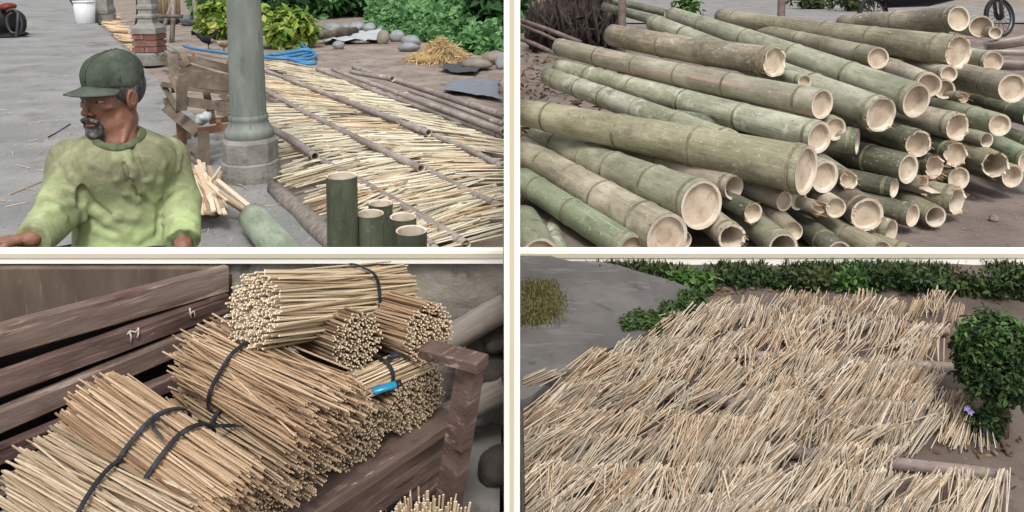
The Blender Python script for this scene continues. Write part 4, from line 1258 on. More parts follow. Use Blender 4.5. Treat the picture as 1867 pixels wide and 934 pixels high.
def blades(name, centers, n_each, spread, height, mat, w=0.0025, kind=None, label=None, cat=None, lean=0.5):
    V, Fq = [], []
    for c in centers:
        for _ in range(n_each):
            x, y = random.gauss(0, spread), random.gauss(0, spread)
            p = Vector((c[0] + x, c[1] + y, c[2] if len(c) > 2 else 0))
            a = random.uniform(0, 6.28); h = height * random.uniform(0.4, 1.2)
            d = Vector((math.cos(a), math.sin(a), 0)); s = Vector((-d.y, d.x, 0)) * w
            le = random.uniform(0, lean) * h
            q1 = p + Vector((0, 0, h * 0.55)) + d * le * 0.35; q2 = p + Vector((0, 0, h)) + d * le
            k = len(V)
            V += [p - s, p + s, q1 + s * 0.8, q1 - s * 0.8, q2]
            Fq += [(k, k + 1, k + 2, k + 3), (k + 3, k + 2, k + 4, k + 4)]
    mb = MB(); mb.v = V; mb.f = [f if f[2] != f[3] else f[:3] for f in Fq]; mb.m = [0] * len(Fq); mb.s = [False] * len(Fq)
    o = mb.build(name, mat)
    return tag(o, label, cat, kind=kind)

gc = [at_g4(random.uniform(940, 1022) - (abs(v - 552) ** 1.6) * 0.06, v, 0.041) for v in [random.uniform(512, 592) for _ in range(150)]]
gc = [g for g in gc if g.x > 0.04]
blades('grass', gc, 34, 0.02, 0.013, LEAF_YEL, kind='stuff', label='yellowed grass patch on the curved concrete path', cat='grass')

LEAF_HEDGE_W = leaf_mat('leaf_weed', [C(48, 68, 34), C(72, 96, 50), C(98, 120, 68)], 0.3)
def weed_patch(name, regs, n, size, mat, label, h=0.02, cat='weeds', kind='stuff', lift=0.0):
    P = []
    for (u0, v0, u1, v1, m) in regs:
        for _ in range(int(n * m)):
            p = at_g4(random.uniform(u0, u1), random.uniform(v0, v1), 0.0)
            P.append((p.x, p.y, p.z + lift + random.uniform(0.004, h)))
    P = np.array(P)
    o = leaf_cloud(name, P, np.tile([[0, -0.2, 1.0]], (len(P), 1)), size, mat, 0.5, 0.3, 0.5)
    return tag(o, label, cat, kind=kind)
weed_patch('weeds', [(1135, 600, 1205, 624, 1.0), (1160, 592, 1225, 606, 0.5), (1205, 575, 1265, 590, 0.4), (1240, 556, 1284, 572, 0.7)], 620, 0.018, LEAF_HEDGE_W, 'low green weeds along the edge of the curved path', 0.035, lift=0.03)
weed_patch('leaf_litter', [(1300, 515, 1440, 540, 0.5), (1560, 500, 1760, 530, 1.0), (1750, 800, 1860, 900, 0.12), (1280, 520, 1300, 545, 0.1), (1700, 795, 1860, 830, 0.15)], 130, 0.022, LEAF_DRY, 'dry brown leaf litter below the dark hedge plants', 0.012)

# undergrowth along the parapet, each plant its own
LEAF_HEDGE = [LEAF_DARK, LEAF_MID, leaf_mat('leaf_olive', [C(34, 44, 22), C(62, 74, 38), C(92, 104, 58)], 0.2)]
def low_plant(u, v, h_px, w_px, mat, label, lsize=0.026, n=420, name='low_plant', group='low plants along the parapet', ground=at_g4, asp=0.5):
    g = ground(u, v, 0.0)
    H, Wd = px(g, h_px), px(g, w_px) / 2
    o = empty(name, g)
    tag(o, label, 'plant', group)
    st = MB()
    P, Nn = [], []
    for k in range(9):
        a = random.uniform(0, 6.28); rr = random.uniform(0.2, 0.9) * Wd
        tip = Vector((math.cos(a) * rr, math.sin(a) * rr * 0.5, H * random.uniform(0.55, 1.0)))
        st.tube([Vector((tip.x * 0.15, tip.y * 0.15, -0.005)), tip * 0.55 + Vector((0, 0, H * 0.06)), tip], [0.0026, 0.002, 0.001], 5)
        m = n // 9
        for q in range(m):
            f = random.uniform(0.12, 1.0) ** 0.7
            c = Vector((tip.x * f, tip.y * f, tip.z * f)) + Vector((random.gauss(0, Wd * 0.22), random.gauss(0, Wd * 0.14), random.gauss(0, H * 0.09)))
            c.z = min(max(c.z, 0.006), H * 0.97)
            P.append(c); Nn.append((c.x * 2, c.y * 2 - 0.3, 0.5 + c.z))
    leaf_cloud('foliage', P, Nn, lsize, mat, asp, 0.25, 0.5, o)
    st.build('stem', M_BARK, o)
    return o
HL = ['thin weedy plant where the curved path meets the parapet', 'low dark plant beside the far end of the curved path', 'bushy green plant at the bend of the far path end', 'dark spreading plant behind the first farthest stick row',
      'leafy dark plant second from the far path end along the parapet', 'tangled olive plant in the middle of the parapet', 'bright broad-leaved plant standing out in the dark hedge', 'dense dark plant just beyond the farthest stick row',
      'small-leaved plant above the middle of the farthest row', 'dull green plant above the leaf litter', 'sparse plant over the brown leaf litter', 'tall dark plant behind the round bush', 'grassy olive plant in the far corner by the round bush']
HP = [(1120, 497, 14, 80, 2), (1200, 505, 20, 70, 2), (1262, 530, 34, 90, 1), (1345, 520, 32, 110, 0), (1420, 527, 44, 100, 0), (1480, 528, 46, 100, 2), (1545, 530, 46, 80, 1), (1600, 530, 48, 90, 0), (1655, 530, 44, 90, 0), (1710, 533, 40, 80, 0), (1765, 535, 34, 70, 2), (1815, 545, 62, 100, 0), (1862, 548, 62, 70, 2)]
for lab, (u, v, h_, w_, mk) in zip(HL, HP):
    low_plant(u, v, h_, w_, LEAF_HEDGE[mk], lab, 0.024 if mk != 1 else 0.034, 520)
bp_ = [at_g4(random.uniform(1080, 1867), random.uniform(484, 512), 0) for _ in range(620)]
bp_ = [p for p in bp_ if wnoise((p.x * 4, p.y * 4, 2)) > -0.05]
blades('undergrowth', bp_, 9, 0.03, 0.036, LEAF_HEDGE[2], 0.004, 'stuff', 'tangled dark green undergrowth at the foot of the parapet', 'undergrowth', 0.9)

# ---- the clipped bush
bb = at_g4(1826, 792, 0.0)
bush = empty('clipped_bush', bb); tag(bush, 'dark green clipped bush on a short trunk beside the stick rows', 'bush')
dpx = px(bb, 1)
cz = 118 * dpx / math.cos(PITCH) * 1.0
crad = (60 * dpx, 58 * dpx, 76 * dpx)
ctr = (-22 * dpx, 0, (792 - 644) * dpx)
P, Nn = clump_points(8000, ctr, (1, 1, 1), 150, 0.13, 0.3)
# boxy dome: squeeze the ball towards a rounded block
d = P - np.array(ctr)
d = np.sign(d) * np.abs(d) ** 0.85
P = np.array(ctr) + d * np.array(crad)
leaf_cloud('crown', P, Nn, 0.019, LEAF_DARK, 0.5, 0.25, 0.45, bush)
P2, N2 = clump_points(1500, ctr, (1, 1, 1), 120, 0.08, 0.9)
d = P2 - np.array(ctr); d = np.sign(d) * np.abs(d) ** 0.85; keep = d[:, 2] > 0.0
leaf_cloud('young_leaves', (np.array(ctr) + d * np.array(crad))[keep], N2[keep], 0.018, LEAF_MID, 0.5, 0.25, 0.45, bush)
tr = MB()
for k in range(7):
    a = random.uniform(0, 6.28); tip = Vector(ctr) + Vector((math.cos(a) * crad[0] * 0.6, math.sin(a) * crad[1] * 0.6, random.uniform(-0.3, 0.4) * crad[2]))
    m1 = Vector((random.gauss(0, 0.006), random.gauss(0, 0.006), 0.05))
    tr.tube([Vector((random.gauss(0, 0.006), random.gauss(0, 0.006), -0.02)), m1, m1.lerp(tip, 0.5) + Vector((0, 0, 0.02)), tip], [0.013, 0.010, 0.007, 0.003], 7)
tr.build('trunk', M_BARK, bush)

# ---- purple flowered plant at its foot
pw_ = low_plant(1792, 800, 56, 100, LEAF_DARK, 'small leafy plant with two purple flowers at the foot of the bush', 0.022, 480, 'flowering_plant', None)
M_PETAL = nmat('purple_petal', [C(150, 130, 190), C(178, 160, 214)], 30, bump=0, vary=0.05)
for (u, v) in ((1769, 751), (1797, 788), (1762, 744)):
    c = at_y(u, v, pw_.location.y - 0.03) - pw_.location
    fl = MB()
    for k in range(5):
        a = k * 2 * math.pi / 5
        t = Vector((math.cos(a), -0.5 * 0 - 0.35, math.sin(a))); s = Vector((-math.sin(a), 0, math.cos(a)))
        L_ = 0.010
        fl.add([c, c + t * L_ * 0.55 + s * L_ * 0.34, c + t * L_ + s * L_ * 0.2, c + t * L_ - s * L_ * 0.2, c + t * L_ * 0.55 - s * L_ * 0.34], [(0, 1, 2, 3, 4)])
    fl.build('flower', M_PETAL, pw_)
# ---- a root and a few stones on the soil
rt = MB()
p0 = at_g4(1818, 796, 0.01); pts = [at_g4(u, v, 0.006) - p0 for u, v in ((1818, 796), (1826, 806), (1832, 818), (1838, 830))]
rt.tube(pts, [0.006, 0.007, 0.006, 0.003], 7)
tag(rt.build('surface_root', M_BARK, None, p0), 'short brown root lying on the soil below the bush', 'root')

# ---- leaf litter and pebbles on the raised yard, a green plant behind the pile
P = []
for _ in range(260):
    u, v = random.uniform(945, 1110), random.uniform(105, 260)
    p = at_z(u, v, RAISED); P.append((p.x, p.y, RAISED + random.uniform(0.02, 0.05)))
o = leaf_cloud('bamboo_litter', np.array(P), np.tile([[0, 0, 1.0]], (len(P), 1)), 0.10, LEAF_DRY, 0.4, 0.3, 0.5)
tag(o, 'dry brown bamboo sheaths littering the earth behind the pile', 'litter', kind='stuff')
P = []
for _ in range(150):
    u, v = random.uniform(1600, 1867), random.uniform(330, 450)
    p = at_z(u, v, RAISED); P.append(p)
pb = MB()
for p in P:
    r_ = random.uniform(0.002, 0.007); c = Vector((p.x, p.y, RAISED + 0.006))
    pb.add([c + Vector((r_, 0, 0)), c + Vector((0, r_, 0)), c + Vector((-r_, 0, 0)), c + Vector((0, -r_, 0)), c + Vector((0, 0, r_))], [(0, 1, 4), (1, 2, 4), (2, 3, 4), (3, 0, 4)])
tag(pb.build('pebbles', nmat('pebble', [C(104, 98, 94), C(134, 126, 120), C(156, 148, 140)], 20, vary=0.3)), 'small pebbles scattered on the bare earth by the pile', 'pebbles', kind='stuff')
stone('stone', at_z(1812, 398, RAISED + 0.012), 0.028, 0.024, 0.02, nmat('pebble', []) if 'pebble' in MATS else M_DARKSTONE, 'single pale pebble on the bare earth beside the pile', 'stone')
g_ = at_z(1262, 34, RAISED)
for (u, v, h_, w_, mk, lab) in ((1255, 34, 40, 60, 1, 'bright green seedling showing above the far poles'), (1560, 22, 34, 120, 2, 'low verge plant beside the road behind the pile'), (1480, 18, 30, 120, 2, 'low verge plant farther along the road')):
    low_plant(u, v, h_, w_, LEAF_HEDGE[mk], lab, 0.20, 260, 'low_plant', 'plants behind the bamboo pile', lambda u, v, h=0: at_z(u, v, RAISED))

# ================================================================== the seated man, grown as one continuous surface
class Vol:
    """a distance field on a grid; shapes are blended in, then skinned with surface nets"""
    def __init__(self, lo, hi, h, fine=None):
        """fine: (lo, hi, step) of a box in which the grid is denser"""
        self.lo, self.h = np.array(lo, float), h
        if fine is None:
            self.n = np.ceil((np.array(hi) - self.lo) / h).astype(int) + 1
            self.ax = [(self.lo[i] + h * np.arange(self.n[i])).astype(np.float32) for i in range(3)]
        else:
            self.ax = []
            for i in range(3):
                a = np.arange(lo[i], fine[0][i], h); b = np.arange(a[-1] + h if len(a) else lo[i], fine[1][i], fine[2]); c = np.arange(b[-1] + h, hi[i] + h, h)
                self.ax.append(np.concatenate([a, b, c]).astype(np.float32))
            self.n = np.array([len(a) for a in self.ax])
        self.g = np.full(self.n, 0.5, np.float32)
    def sl(self, lo, hi):
        s = []
        for i in range(3):
            a = int(max(0, np.searchsorted(self.ax[i], lo[i]) - 1)); b = int(min(self.n[i], np.searchsorted(self.ax[i], hi[i]) + 1))
            if b <= a: return None, None
            s.append(slice(a, b))
        return tuple(s), (self.ax[0][s[0]][:, None, None], self.ax[1][s[1]][None, :, None], self.ax[2][s[2]][None, None, :])
    def put(self, d_fn, lo, hi, k=0.02, mode='add'):
        m = k + 0.02
        s, P = self.sl(np.array(lo) - m, np.array(hi) + m)
        if s is None: return
        d = d_fn(*P).astype(np.float32)
        a = self.g[s]
        if mode == 'add':
            hh = np.maximum(k - np.abs(a - d), 0) / k
            self.g[s] = np.minimum(a, d) - hh * hh * k * 0.25
        else:
            d = -d if mode == 'sub' else d
            hh = np.maximum(k - np.abs(a - d), 0) / k
            self.g[s] = np.maximum(a, d) + hh * hh * k * 0.25
    def ell(self, c, r, B=None, k=0.02, mode='add'):
        c = np.array(c, float); r = np.array(r, float)
        B = np.eye(3) if B is None else B
        def fn(X, Y, Z):
            x, y, z = X - c[0], Y - c[1], Z - c[2]
            q = [(x * B[i][0] + y * B[i][1] + z * B[i][2]) for i in range(3)]
            k0 = np.sqrt(sum((q[i] / r[i]) ** 2 for i in range(3))); k1 = np.sqrt(sum((q[i] / r[i] ** 2) ** 2 for i in range(3))) + 1e-6
            return k0 * (k0 - 1) / k1
        R_ = r.max()
        self.put(fn, c - R_, c + R_, k, mode)
    def cap(self, a, b, ra, rb, k=0.02, mode='add'):
        a, b = np.array(a, float), np.array(b, float); ba = b - a; L2 = (ba ** 2).sum() + 1e-9
        def fn(X, Y, Z):
            t = np.clip(((X - a[0]) * ba[0] + (Y - a[1]) * ba[1] + (Z - a[2]) * ba[2]) / L2, 0, 1)
            return np.sqrt((X - a[0] - t * ba[0]) ** 2 + (Y - a[1] - t * ba[1]) ** 2 + (Z - a[2] - t * ba[2]) ** 2) - (ra + (rb - ra) * t)
        R_ = max(ra, rb)
        self.put(fn, np.minimum(a, b) - R_, np.maximum(a, b) + R_, k, mode)
    def mesh(self):
        g = self.g; h = self.h
        nx, ny, nz = g.shape
        c8 = [g[i:nx - 1 + i, j:ny - 1 + j, k:nz - 1 + k] for i in (0, 1) for j in (0, 1) for k in (0, 1)]
        neg = sum((c < 0).astype(np.int8) for c in c8)
        mask = (neg > 0) & (neg < 8)
        idx = np.argwhere(mask)
        vals = np.stack([c[mask] for c in c8], 1)
        off = np.array([(i, j, k) for i in (0, 1) for j in (0, 1) for k in (0, 1)], float)
        acc = np.zeros((len(idx), 3)); cnt = np.zeros((len(idx), 1))
        for a in range(8):
            for b in range(a + 1, 8):
                if np.abs(off[a] - off[b]).sum() != 1: continue
                va, vb = vals[:, a], vals[:, b]
                m = (va < 0) != (vb < 0)
                t = np.where(m, va / np.where(m, va - vb, 1), 0)[:, None]
                acc += np.where(m[:, None], off[a] + (off[b] - off[a]) * t, 0); cnt += m[:, None]
        fr = acc / cnt
        V = np.stack([self.ax[i][idx[:, i]] + fr[:, i] * (self.ax[i][idx[:, i] + 1] - self.ax[i][idx[:, i]]) for i in range(3)], 1)
        vid = np.full(mask.shape, -1, np.int64); vid[mask] = np.arange(len(idx))
        F_ = []
        s = g < 0
        for ax in range(3):
            A = [slice(0, n_) for n_ in g.shape]; Bq = list(A)
            A[ax] = slice(0, g.shape[ax] - 1); Bq[ax] = slice(1, g.shape[ax])
            sa, sb = s[tuple(A)], s[tuple(Bq)]
            e = np.argwhere(sa != sb)
            o1, o2 = [(1, 2), (2, 0), (0, 1)][ax]
            ok = (e[:, o1] > 0) & (e[:, o2] > 0) & (e[:, o1] < g.shape[o1] - 1) & (e[:, o2] < g.shape[o2] - 1)
            e = e[ok]
            inside = sa[tuple(e.T)]
            def cid(d1, d2):
                q = e.copy(); q[:, o1] -= d1; q[:, o2] -= d2
                return vid[tuple(q.T)]
            quad = np.stack([cid(1, 1), cid(0, 1), cid(0, 0), cid(1, 0)], 1)
            quad[~inside] = quad[~inside][:, ::-1]
            F_.append(quad)
        F_ = np.concatenate(F_)
        F_ = F_[(F_ >= 0).all(1)]
        return V, F_

def vol_obj(vol, name, mats, parent, origin):
    V, F_ = vol.mesh()
    me = np_mesh(name, V - np.array(origin), F_, mats, smooth=True)
    return link(name, me, parent)

def A3(v): return np.array(v, float)
DM = 2.52
def jd(u, v, d): return A3(at_d(u, v, d))
yaw = R(19)
hf = A3((-math.sin(yaw), -math.cos(yaw), -0.03)); hf /= np.linalg.norm(hf)
hl = np.cross((0, 0, 1), hf); hl /= np.linalg.norm(hl)
hu = np.cross(hf, hl)
HB = np.stack([hf, hl, hu])
HC = jd(204, 176, DM)
HS = 1.0
def hp(x, y, z): return HC + (hf * x + hl * y + hu * z) * HS

TC = A3((0.46, -0.89, 0.0)); TX = A3((0.89, 0.46, 0.0)); TB = np.stack([TX, -TC, A3((0, 0, 1))])   # the way the trunk faces
CR = jd(216, 240, 2.50)                                  # middle of the neckline
CN_ = A3((0, 0, 1)) * math.cos(R(22)) + TC * math.sin(R(22))
neck_b = CR - TC * 0.02 - A3((0, 0, 0.05))
chest = jd(224, 326, 2.60)
belly = jd(226, 408, 2.60)
pelv = jd(236, 462, 2.66)
shR, shL = jd(128, 294, 2.53), jd(304, 288, 2.68)
elR, elL = jd(106, 374, 2.42), jd(330, 368, 2.66)
wrR, wrL = jd(58, 436, 2.22), jd(334, 448, 2.50)
MAN0 = Vector((pelv[0], pelv[1] + 0.02, 0.04))

body = Vol((-1.95, 1.98, -0.02), (-0.85, 2.85, 1.32), 0.0062, (HC - A3((0.125, 0.14, 0.15)), HC + A3((0.125, 0.13, 0.12)), 0.0028))
B = body
# head
B.ell(hp(-0.016, 0, 0.038), (0.098, 0.074, 0.093), HB, 0.02)
B.ell(hp(0.034, 0, -0.026), (0.060, 0.056, 0.076), HB, 0.025)
B.ell(hp(0.040, 0, -0.086), (0.046, 0.043, 0.032), HB, 0.022)
B.ell(hp(0.074, 0, -0.106), (0.020, 0.022, 0.018), HB, 0.014)
for s_ in (-1, 1):
    B.ell(hp(0.058, 0.044 * s_, -0.020), (0.022, 0.018, 0.014), HB, 0.014)       # cheekbone
    B.ell(hp(0.083, 0.027 * s_, 0.020), (0.013, 0.026, 0.008), HB, 0.010)        # brow
    B.ell(hp(0.000, 0.054 * s_, -0.072), (0.040, 0.014, 0.034), HB, 0.022)       # angle of the jaw
    B.ell(hp(0.099, 0.031 * s_, 0.001), (0.020, 0.020, 0.0125), HB, 0.008, 'sub')
    B.ell(hp(0.074, 0.052 * s_, -0.058), (0.022, 0.013, 0.024), HB, 0.016, 'sub')   # hollow cheek
B.cap(hp(0.086, 0, 0.014), hp(0.106, 0, -0.028), 0.0068, 0.0095, 0.009)
B.ell(hp(0.108, 0, -0.034), (0.0125, 0.0125, 0.0105), HB, 0.006)
for s_ in (-1, 1):
    B.ell(hp(0.097, 0.0155 * s_, -0.038), (0.012, 0.008, 0.008), HB, 0.004)
    B.ell(hp(0.104, 0.008 * s_, -0.046), (0.005, 0.004, 0.004), HB, 0.003, 'sub')   # nostril
    # ear: a rim round a hollow
    B.ell(hp(-0.006, 0.078 * s_, -0.006), (0.022, 0.011, 0.035), HB, 0.006)
    B.ell(hp(0.000, 0.091 * s_, 0.000), (0.013, 0.010, 0.022), HB, 0.003, 'sub')
    B.cap(hp(-0.004, 0.082 * s_, -0.012), hp(-0.008, 0.084 * s_, 0.014), 0.004, 0.003, 0.003)
    # lids, the line from nose to mouth, crow's feet
    B.cap(hp(0.0865, 0.018 * s_, 0.0075), hp(0.078, 0.045 * s_, 0.006), 0.0045, 0.004, 0.003)
    B.cap(hp(0.0865, 0.018 * s_, -0.0085), hp(0.079, 0.045 * s_, -0.008), 0.0042, 0.004, 0.003)
    B.cap(hp(0.084, 0.022 * s_, -0.017), hp(0.074, 0.046 * s_, -0.015), 0.0035, 0.003, 0.006)
    B.cap(hp(0.100, 0.026 * s_, -0.038), hp(0.090, 0.037 * s_, -0.066), 0.0030, 0.0030, 0.005, 'sub')
    for q in (-1, 0, 1):
        B.cap(hp(0.070, 0.055 * s_, 0.002 + 0.006 * q), hp(0.052, 0.064 * s_, 0.004 + 0.012 * q), 0.0012, 0.001, 0.003, 'sub')
B.ell(hp(0.093, 0, -0.064), (0.010, 0.024, 0.0055), HB, 0.005)
B.ell(hp(0.091, 0, -0.076), (0.010, 0.021, 0.0065), HB, 0.005)
B.ell(hp(0.106, 0, -0.0698), (0.014, 0.027, 0.0016), HB, 0.0025, 'sub')
# neck with its tendons
B.cap(hp(-0.022, 0, -0.055), neck_b, 0.050, 0.056, 0.03)
B.cap(hp(-0.020, 0.058, -0.050), CR + TC * 0.034 + TX * 0.010 - A3((0, 0, 0.03)), 0.010, 0.008, 0.012)
# trunk
B.ell((neck_b + chest) / 2 - A3((0, 0, 0.03)) - TC * 0.01, (0.155, 0.09, 0.09), TB, 0.05)
B.ell(chest, (0.155, 0.10, 0.14), TB, 0.05)
B.ell(belly, (0.14, 0.10, 0.13), TB, 0.06)
B.ell(pelv, (0.16, 0.12, 0.11), TB, 0.06)
for sh, el, wr in ((shR, elR, wrR), (shL, elL, wrL)):
    B.cap(sh, el, 0.052, 0.040, 0.04)
    B.cap(el, wr, 0.040, 0.027, 0.02)
# legs: thighs forward and apart, shanks down to bare feet
kn, an = [], []
for s_, dx in ((-1, -0.22), (1, 0.20)):
    hip = pelv + A3((0.08 * s_, 0.0, -0.04))
    knee = A3((pelv[0] + dx, 2.27, 0.50)); ank = A3((pelv[0] + dx * 0.9, 2.36, 0.11)); toe = ank + A3((0.03 * s_, -0.14, -0.035))
    kn.append((hip, knee)); an.append((knee, ank))
    B.cap(hip, knee, 0.078, 0.055, 0.04)
    B.cap(knee, ank, 0.050, 0.034, 0.03)
    B.cap(ank + A3((0, 0.03, -0.03)), toe, 0.034, 0.026, 0.03)
# hands
def hand(wr, dirv, palm_n, curl, thumb_side, sc=1.0):
    d = A3(dirv); d /= np.linalg.norm(d)
    n_ = A3(palm_n); n_ -= d * n_.dot(d); n_ /= np.linalg.norm(n_)
    s = np.cross(d, n_)                                    # across the knuckles
    pc = wr + d * 0.05 * sc
    Bm = np.stack([d, s, n_])
    B.ell(pc, (0.052 * sc, 0.040 * sc, 0.017 * sc), Bm, 0.02)
    for i, (off, ln) in enumerate(((0.029, 0.066), (0.010, 0.075), (-0.010, 0.070), (-0.028, 0.055))):
        k0 = pc + d * 0.042 * sc + s * off * sc * thumb_side
        c1 = curl * (0.8 + 0.1 * i)
        d1 = d * math.cos(c1) + n_ * math.sin(c1); d2 = d * math.cos(c1 * 2.2) + n_ * math.sin(c1 * 2.2)
        k1 = k0 + d1 * ln * 0.5 * sc; k2 = k1 + d2 * ln * 0.5 * sc
        B.cap(k0, k1, 0.0092 * sc, 0.0085 * sc, 0.006); B.cap(k1, k2, 0.0085 * sc, 0.0070 * sc, 0.004)
    t0 = pc - d * 0.015 * sc + s * 0.034 * sc * thumb_side
    t1 = t0 + (d * 0.6 + s * 0.7 * thumb_side + n_ * 0.25) * 0.036 * sc; t2 = t1 + (d * 0.9 + s * 0.2 * thumb_side + n_ * 0.3) * 0.030 * sc
    B.cap(t0, t1, 0.0125 * sc, 0.0105 * sc, 0.012); B.cap(t1, t2, 0.0105 * sc, 0.008 * sc, 0.004)
hand(wrR, (-0.75, -0.35, 0.03), (0.1, -0.2, -0.9), 0.35, 1)
hand(wrL, (-0.10, -0.40, -0.75), (0.5, 0.7, -0.3), 0.40, -1)

def skin_mat():
    t = NT('skin')
    v = t.coords('Object')
    col = t.ramp(t.noise(v, 14, 6, 0.6), [(0.3, C(118, 80, 64)), (0.52, C(150, 106, 86)), (0.72, C(178, 134, 112))])
    col = t.mix(t.math('MULTIPLY', t.step(t.noise(v, 60, 4, 0.6), 0.55, 0.75), 0.3), col, C(110, 72, 58))
    nrm = t.bump(t.noise(v, 90, 6, 0.65), 0.25, 0.002)
    nrm = t.bump(t.noise(t.coords('Object', (1, 1, 3.0)), 40, 5, 0.65), 0.4, 0.005, nrm)
    return t.bsdf(col, 0.48, 0.4, nrm, sss=0.12)
M_SKIN = skin_mat()
V, F_ = body.mesh()
man = link('person', np_mesh('person', V - np.array(MAN0), F_, M_SKIN, smooth=True), None, MAN0)
tag(man, 'seated person in a lime green stained long-sleeved shirt and dark cap looking aside', 'person')

# ---- shirt
def wob(X, Y, Z, f, seed):
    r_ = random.Random(seed)
    o = 0
    for _ in range(5):
        kx, ky, kz = r_.uniform(-1, 1) * f, r_.uniform(-1, 1) * f, r_.uniform(-1, 1) * f * 0.6
        o = o + np.sin(X * kx + Y * ky + Z * kz + r_.uniform(0, 6.28))
    return o / 5
sh = Vol((-1.95, 2.0, 0.40), (-0.85, 2.85, 1.12), 0.0048)
sh.ell((neck_b + chest) / 2 - A3((0, 0, 0.035)) - TC * 0.005, (0.172, 0.108, 0.10), TB, 0.05)
sh.ell(chest + A3((0, 0, 0.005)), (0.166, 0.126, 0.175), TB, 0.06)
sh.ell(belly + A3((0, 0, 0.0)), (0.155, 0.130, 0.15), TB, 0.06)
sh.ell(belly + TC * 0.035 + A3((0, 0, -0.065)), (0.150, 0.115, 0.055), TB, 0.05)
sh.ell(CR - A3((0, 0, 0.090)) + TC * 0.000, (0.130, 0.070, 0.074), TB, 0.09)
for s_ in (shR, shL):
    sd_ = (s_ - CR); sd_ /= np.linalg.norm(sd_)
    sh.cap(CR + sd_ * 0.055 - A3((0, 0, 0.050)) - TC * 0.01, s_ + A3((0, 0, 0.0)), 0.052, 0.060, 0.04)
cuR, cuL = elR + (wrR - elR) * 0.97, elL + (wrL - elL) * 0.86
for a_, e_, c_, rs in ((shR, elR, cuR, (0.066, 0.058, 0.047)), (shL, elL, cuL, (0.067, 0.062, 0.056))):
    sh.cap(a_, e_, rs[0], rs[1], 0.03)
    sh.cap(e_, c_, rs[1], rs[2], 0.02)
# sleeve drape under the forearm
sh.cap(elR + A3((0.03, 0, -0.03)), cuR + A3((0.012, 0, -0.03)), 0.045, 0.030, 0.03)
# cut the ends flat: cuffs and neck opening
for a_, c_ in ((elR, cuR), (elL, cuL)):
    ax_ = (c_ - a_) / np.linalg.norm(c_ - a_)
    cc = c_ + ax_ * 0.01
    def fn(X, Y, Z, ax_=ax_, cc=cc):
        d = (X - cc[0]) * ax_[0] + (Y - cc[1]) * ax_[1] + (Z - cc[2]) * ax_[2]
        rr = np.sqrt((X - cc[0]) ** 2 + (Y - cc[1]) ** 2 + (Z - cc[2]) ** 2)
        return np.maximum(-(d + 0.0035 * np.sin(X * 150) * np.cos(Y * 110)), rr - 0.12)
    sh.put(fn, cc - 0.13, cc + 0.13, 0.004, 'sub')
g_full = sh.g.copy()
sh.cap(CR + CN_ * 0.052, CR + CN_ * 0.22, 0.064, 0.10, 0.010, 'sub')
sh.ell(CR + CN_ * 0.004, (0.066, 0.066, 0.05), np.stack([TX, np.cross(CN_, TX), CN_]), 0.006, 'sub')
def depth_on(vol, u, v, lo=2.0, hi=2.9):
    """distance at which a sight line first meets the surface"""
    for d in np.arange(lo, hi, 0.004):
        p = A3(at_d(u, v, d)); i = np.round((p - vol.lo) / vol.h).astype(int)
        if (i < 0).any() or (i >= vol.n).any(): continue
        if vol.g[tuple(i)] < 0: return d
    return None
g0 = sh.g.copy()
base = Vol.__new__(Vol); base.__dict__ = dict(sh.__dict__); base.g = g0
FOLDS = [([(146, 344), (160, 368), (184, 388), (214, 396), (246, 398)], 0.010), ([(148, 352), (164, 384), (196, 406), (232, 424), (262, 428)], 0.009),
         ([(232, 300), (240, 322), (256, 348), (280, 366)], 0.008), ([(246, 262), (256, 292), (272, 326), (288, 364)], 0.008),
         ([(162, 256), (166, 280), (168, 300)], 0.006), ([(100, 274), (118, 296), (132, 322), (144, 340)], 0.008), ([(208, 296), (214, 326), (230, 352), (250, 366)], 0.007),
         ([(150, 360), (152, 400), (142, 440)], 0.008), ([(176, 420), (210, 432), (250, 438), (282, 418)], 0.010), ([(292, 370), (306, 350), (330, 340)], 0.007), ([(294, 392), (318, 384), (344, 386)], 0.007),
         ([(298, 300), (292, 330), (290, 366)], 0.008), ([(84, 372), (104, 378), (134, 372)], 0.008), ([(80, 392), (100, 388), (118, 398)], 0.007), ([(94, 350), (112, 356), (136, 350)], 0.006), ([(318, 256), (326, 282), (322, 310)], 0.006), ([(296, 408), (320, 402), (352, 410)], 0.006)]
for pts, r_ in FOLDS:
    P = []
    for (u, v) in pts:
        d = depth_on(base, u, v)
        if d: P.append(A3(at_d(u, v, d + r_ * 0.35)))
    for a_, b_ in zip(P[:-1], P[1:]):
        if np.linalg.norm(a_ - b_) < 0.16: sh.cap(a_, b_, r_ * 0.8, r_ * 0.8, 0.018)
CREASE = [([(150, 340), (170, 372), (200, 392)], 0.008), ([(226, 300), (236, 330), (252, 356)], 0.006), ([(292, 366), (291, 400), (288, 428)], 0.010), ([(146, 346), (148, 366), (142, 372)], 0.012), ([(240, 262), (250, 292), (264, 324)], 0.006)]
for pts, r_ in CREASE:
    P = []
    for (u, v) in pts:
        d = depth_on(base, u, v)
        if d: P.append(A3(at_d(u, v, d - r_ * 0.2)))
    for a_, b_ in zip(P[:-1], P[1:]):
        if np.linalg.norm(a_ - b_) < 0.16: sh.cap(a_, b_, r_ * 0.7, r_ * 0.7, 0.014, 'sub')
X, Y, Z = sh.ax[0][:, None, None], sh.ax[1][None, :, None], sh.ax[2][None, None, :]
sh.g += (0.0016 * wob(X, Y, Z, 38, 3) + 0.0008 * wob(X, Y, Z, 85, 4)).astype(np.float32)

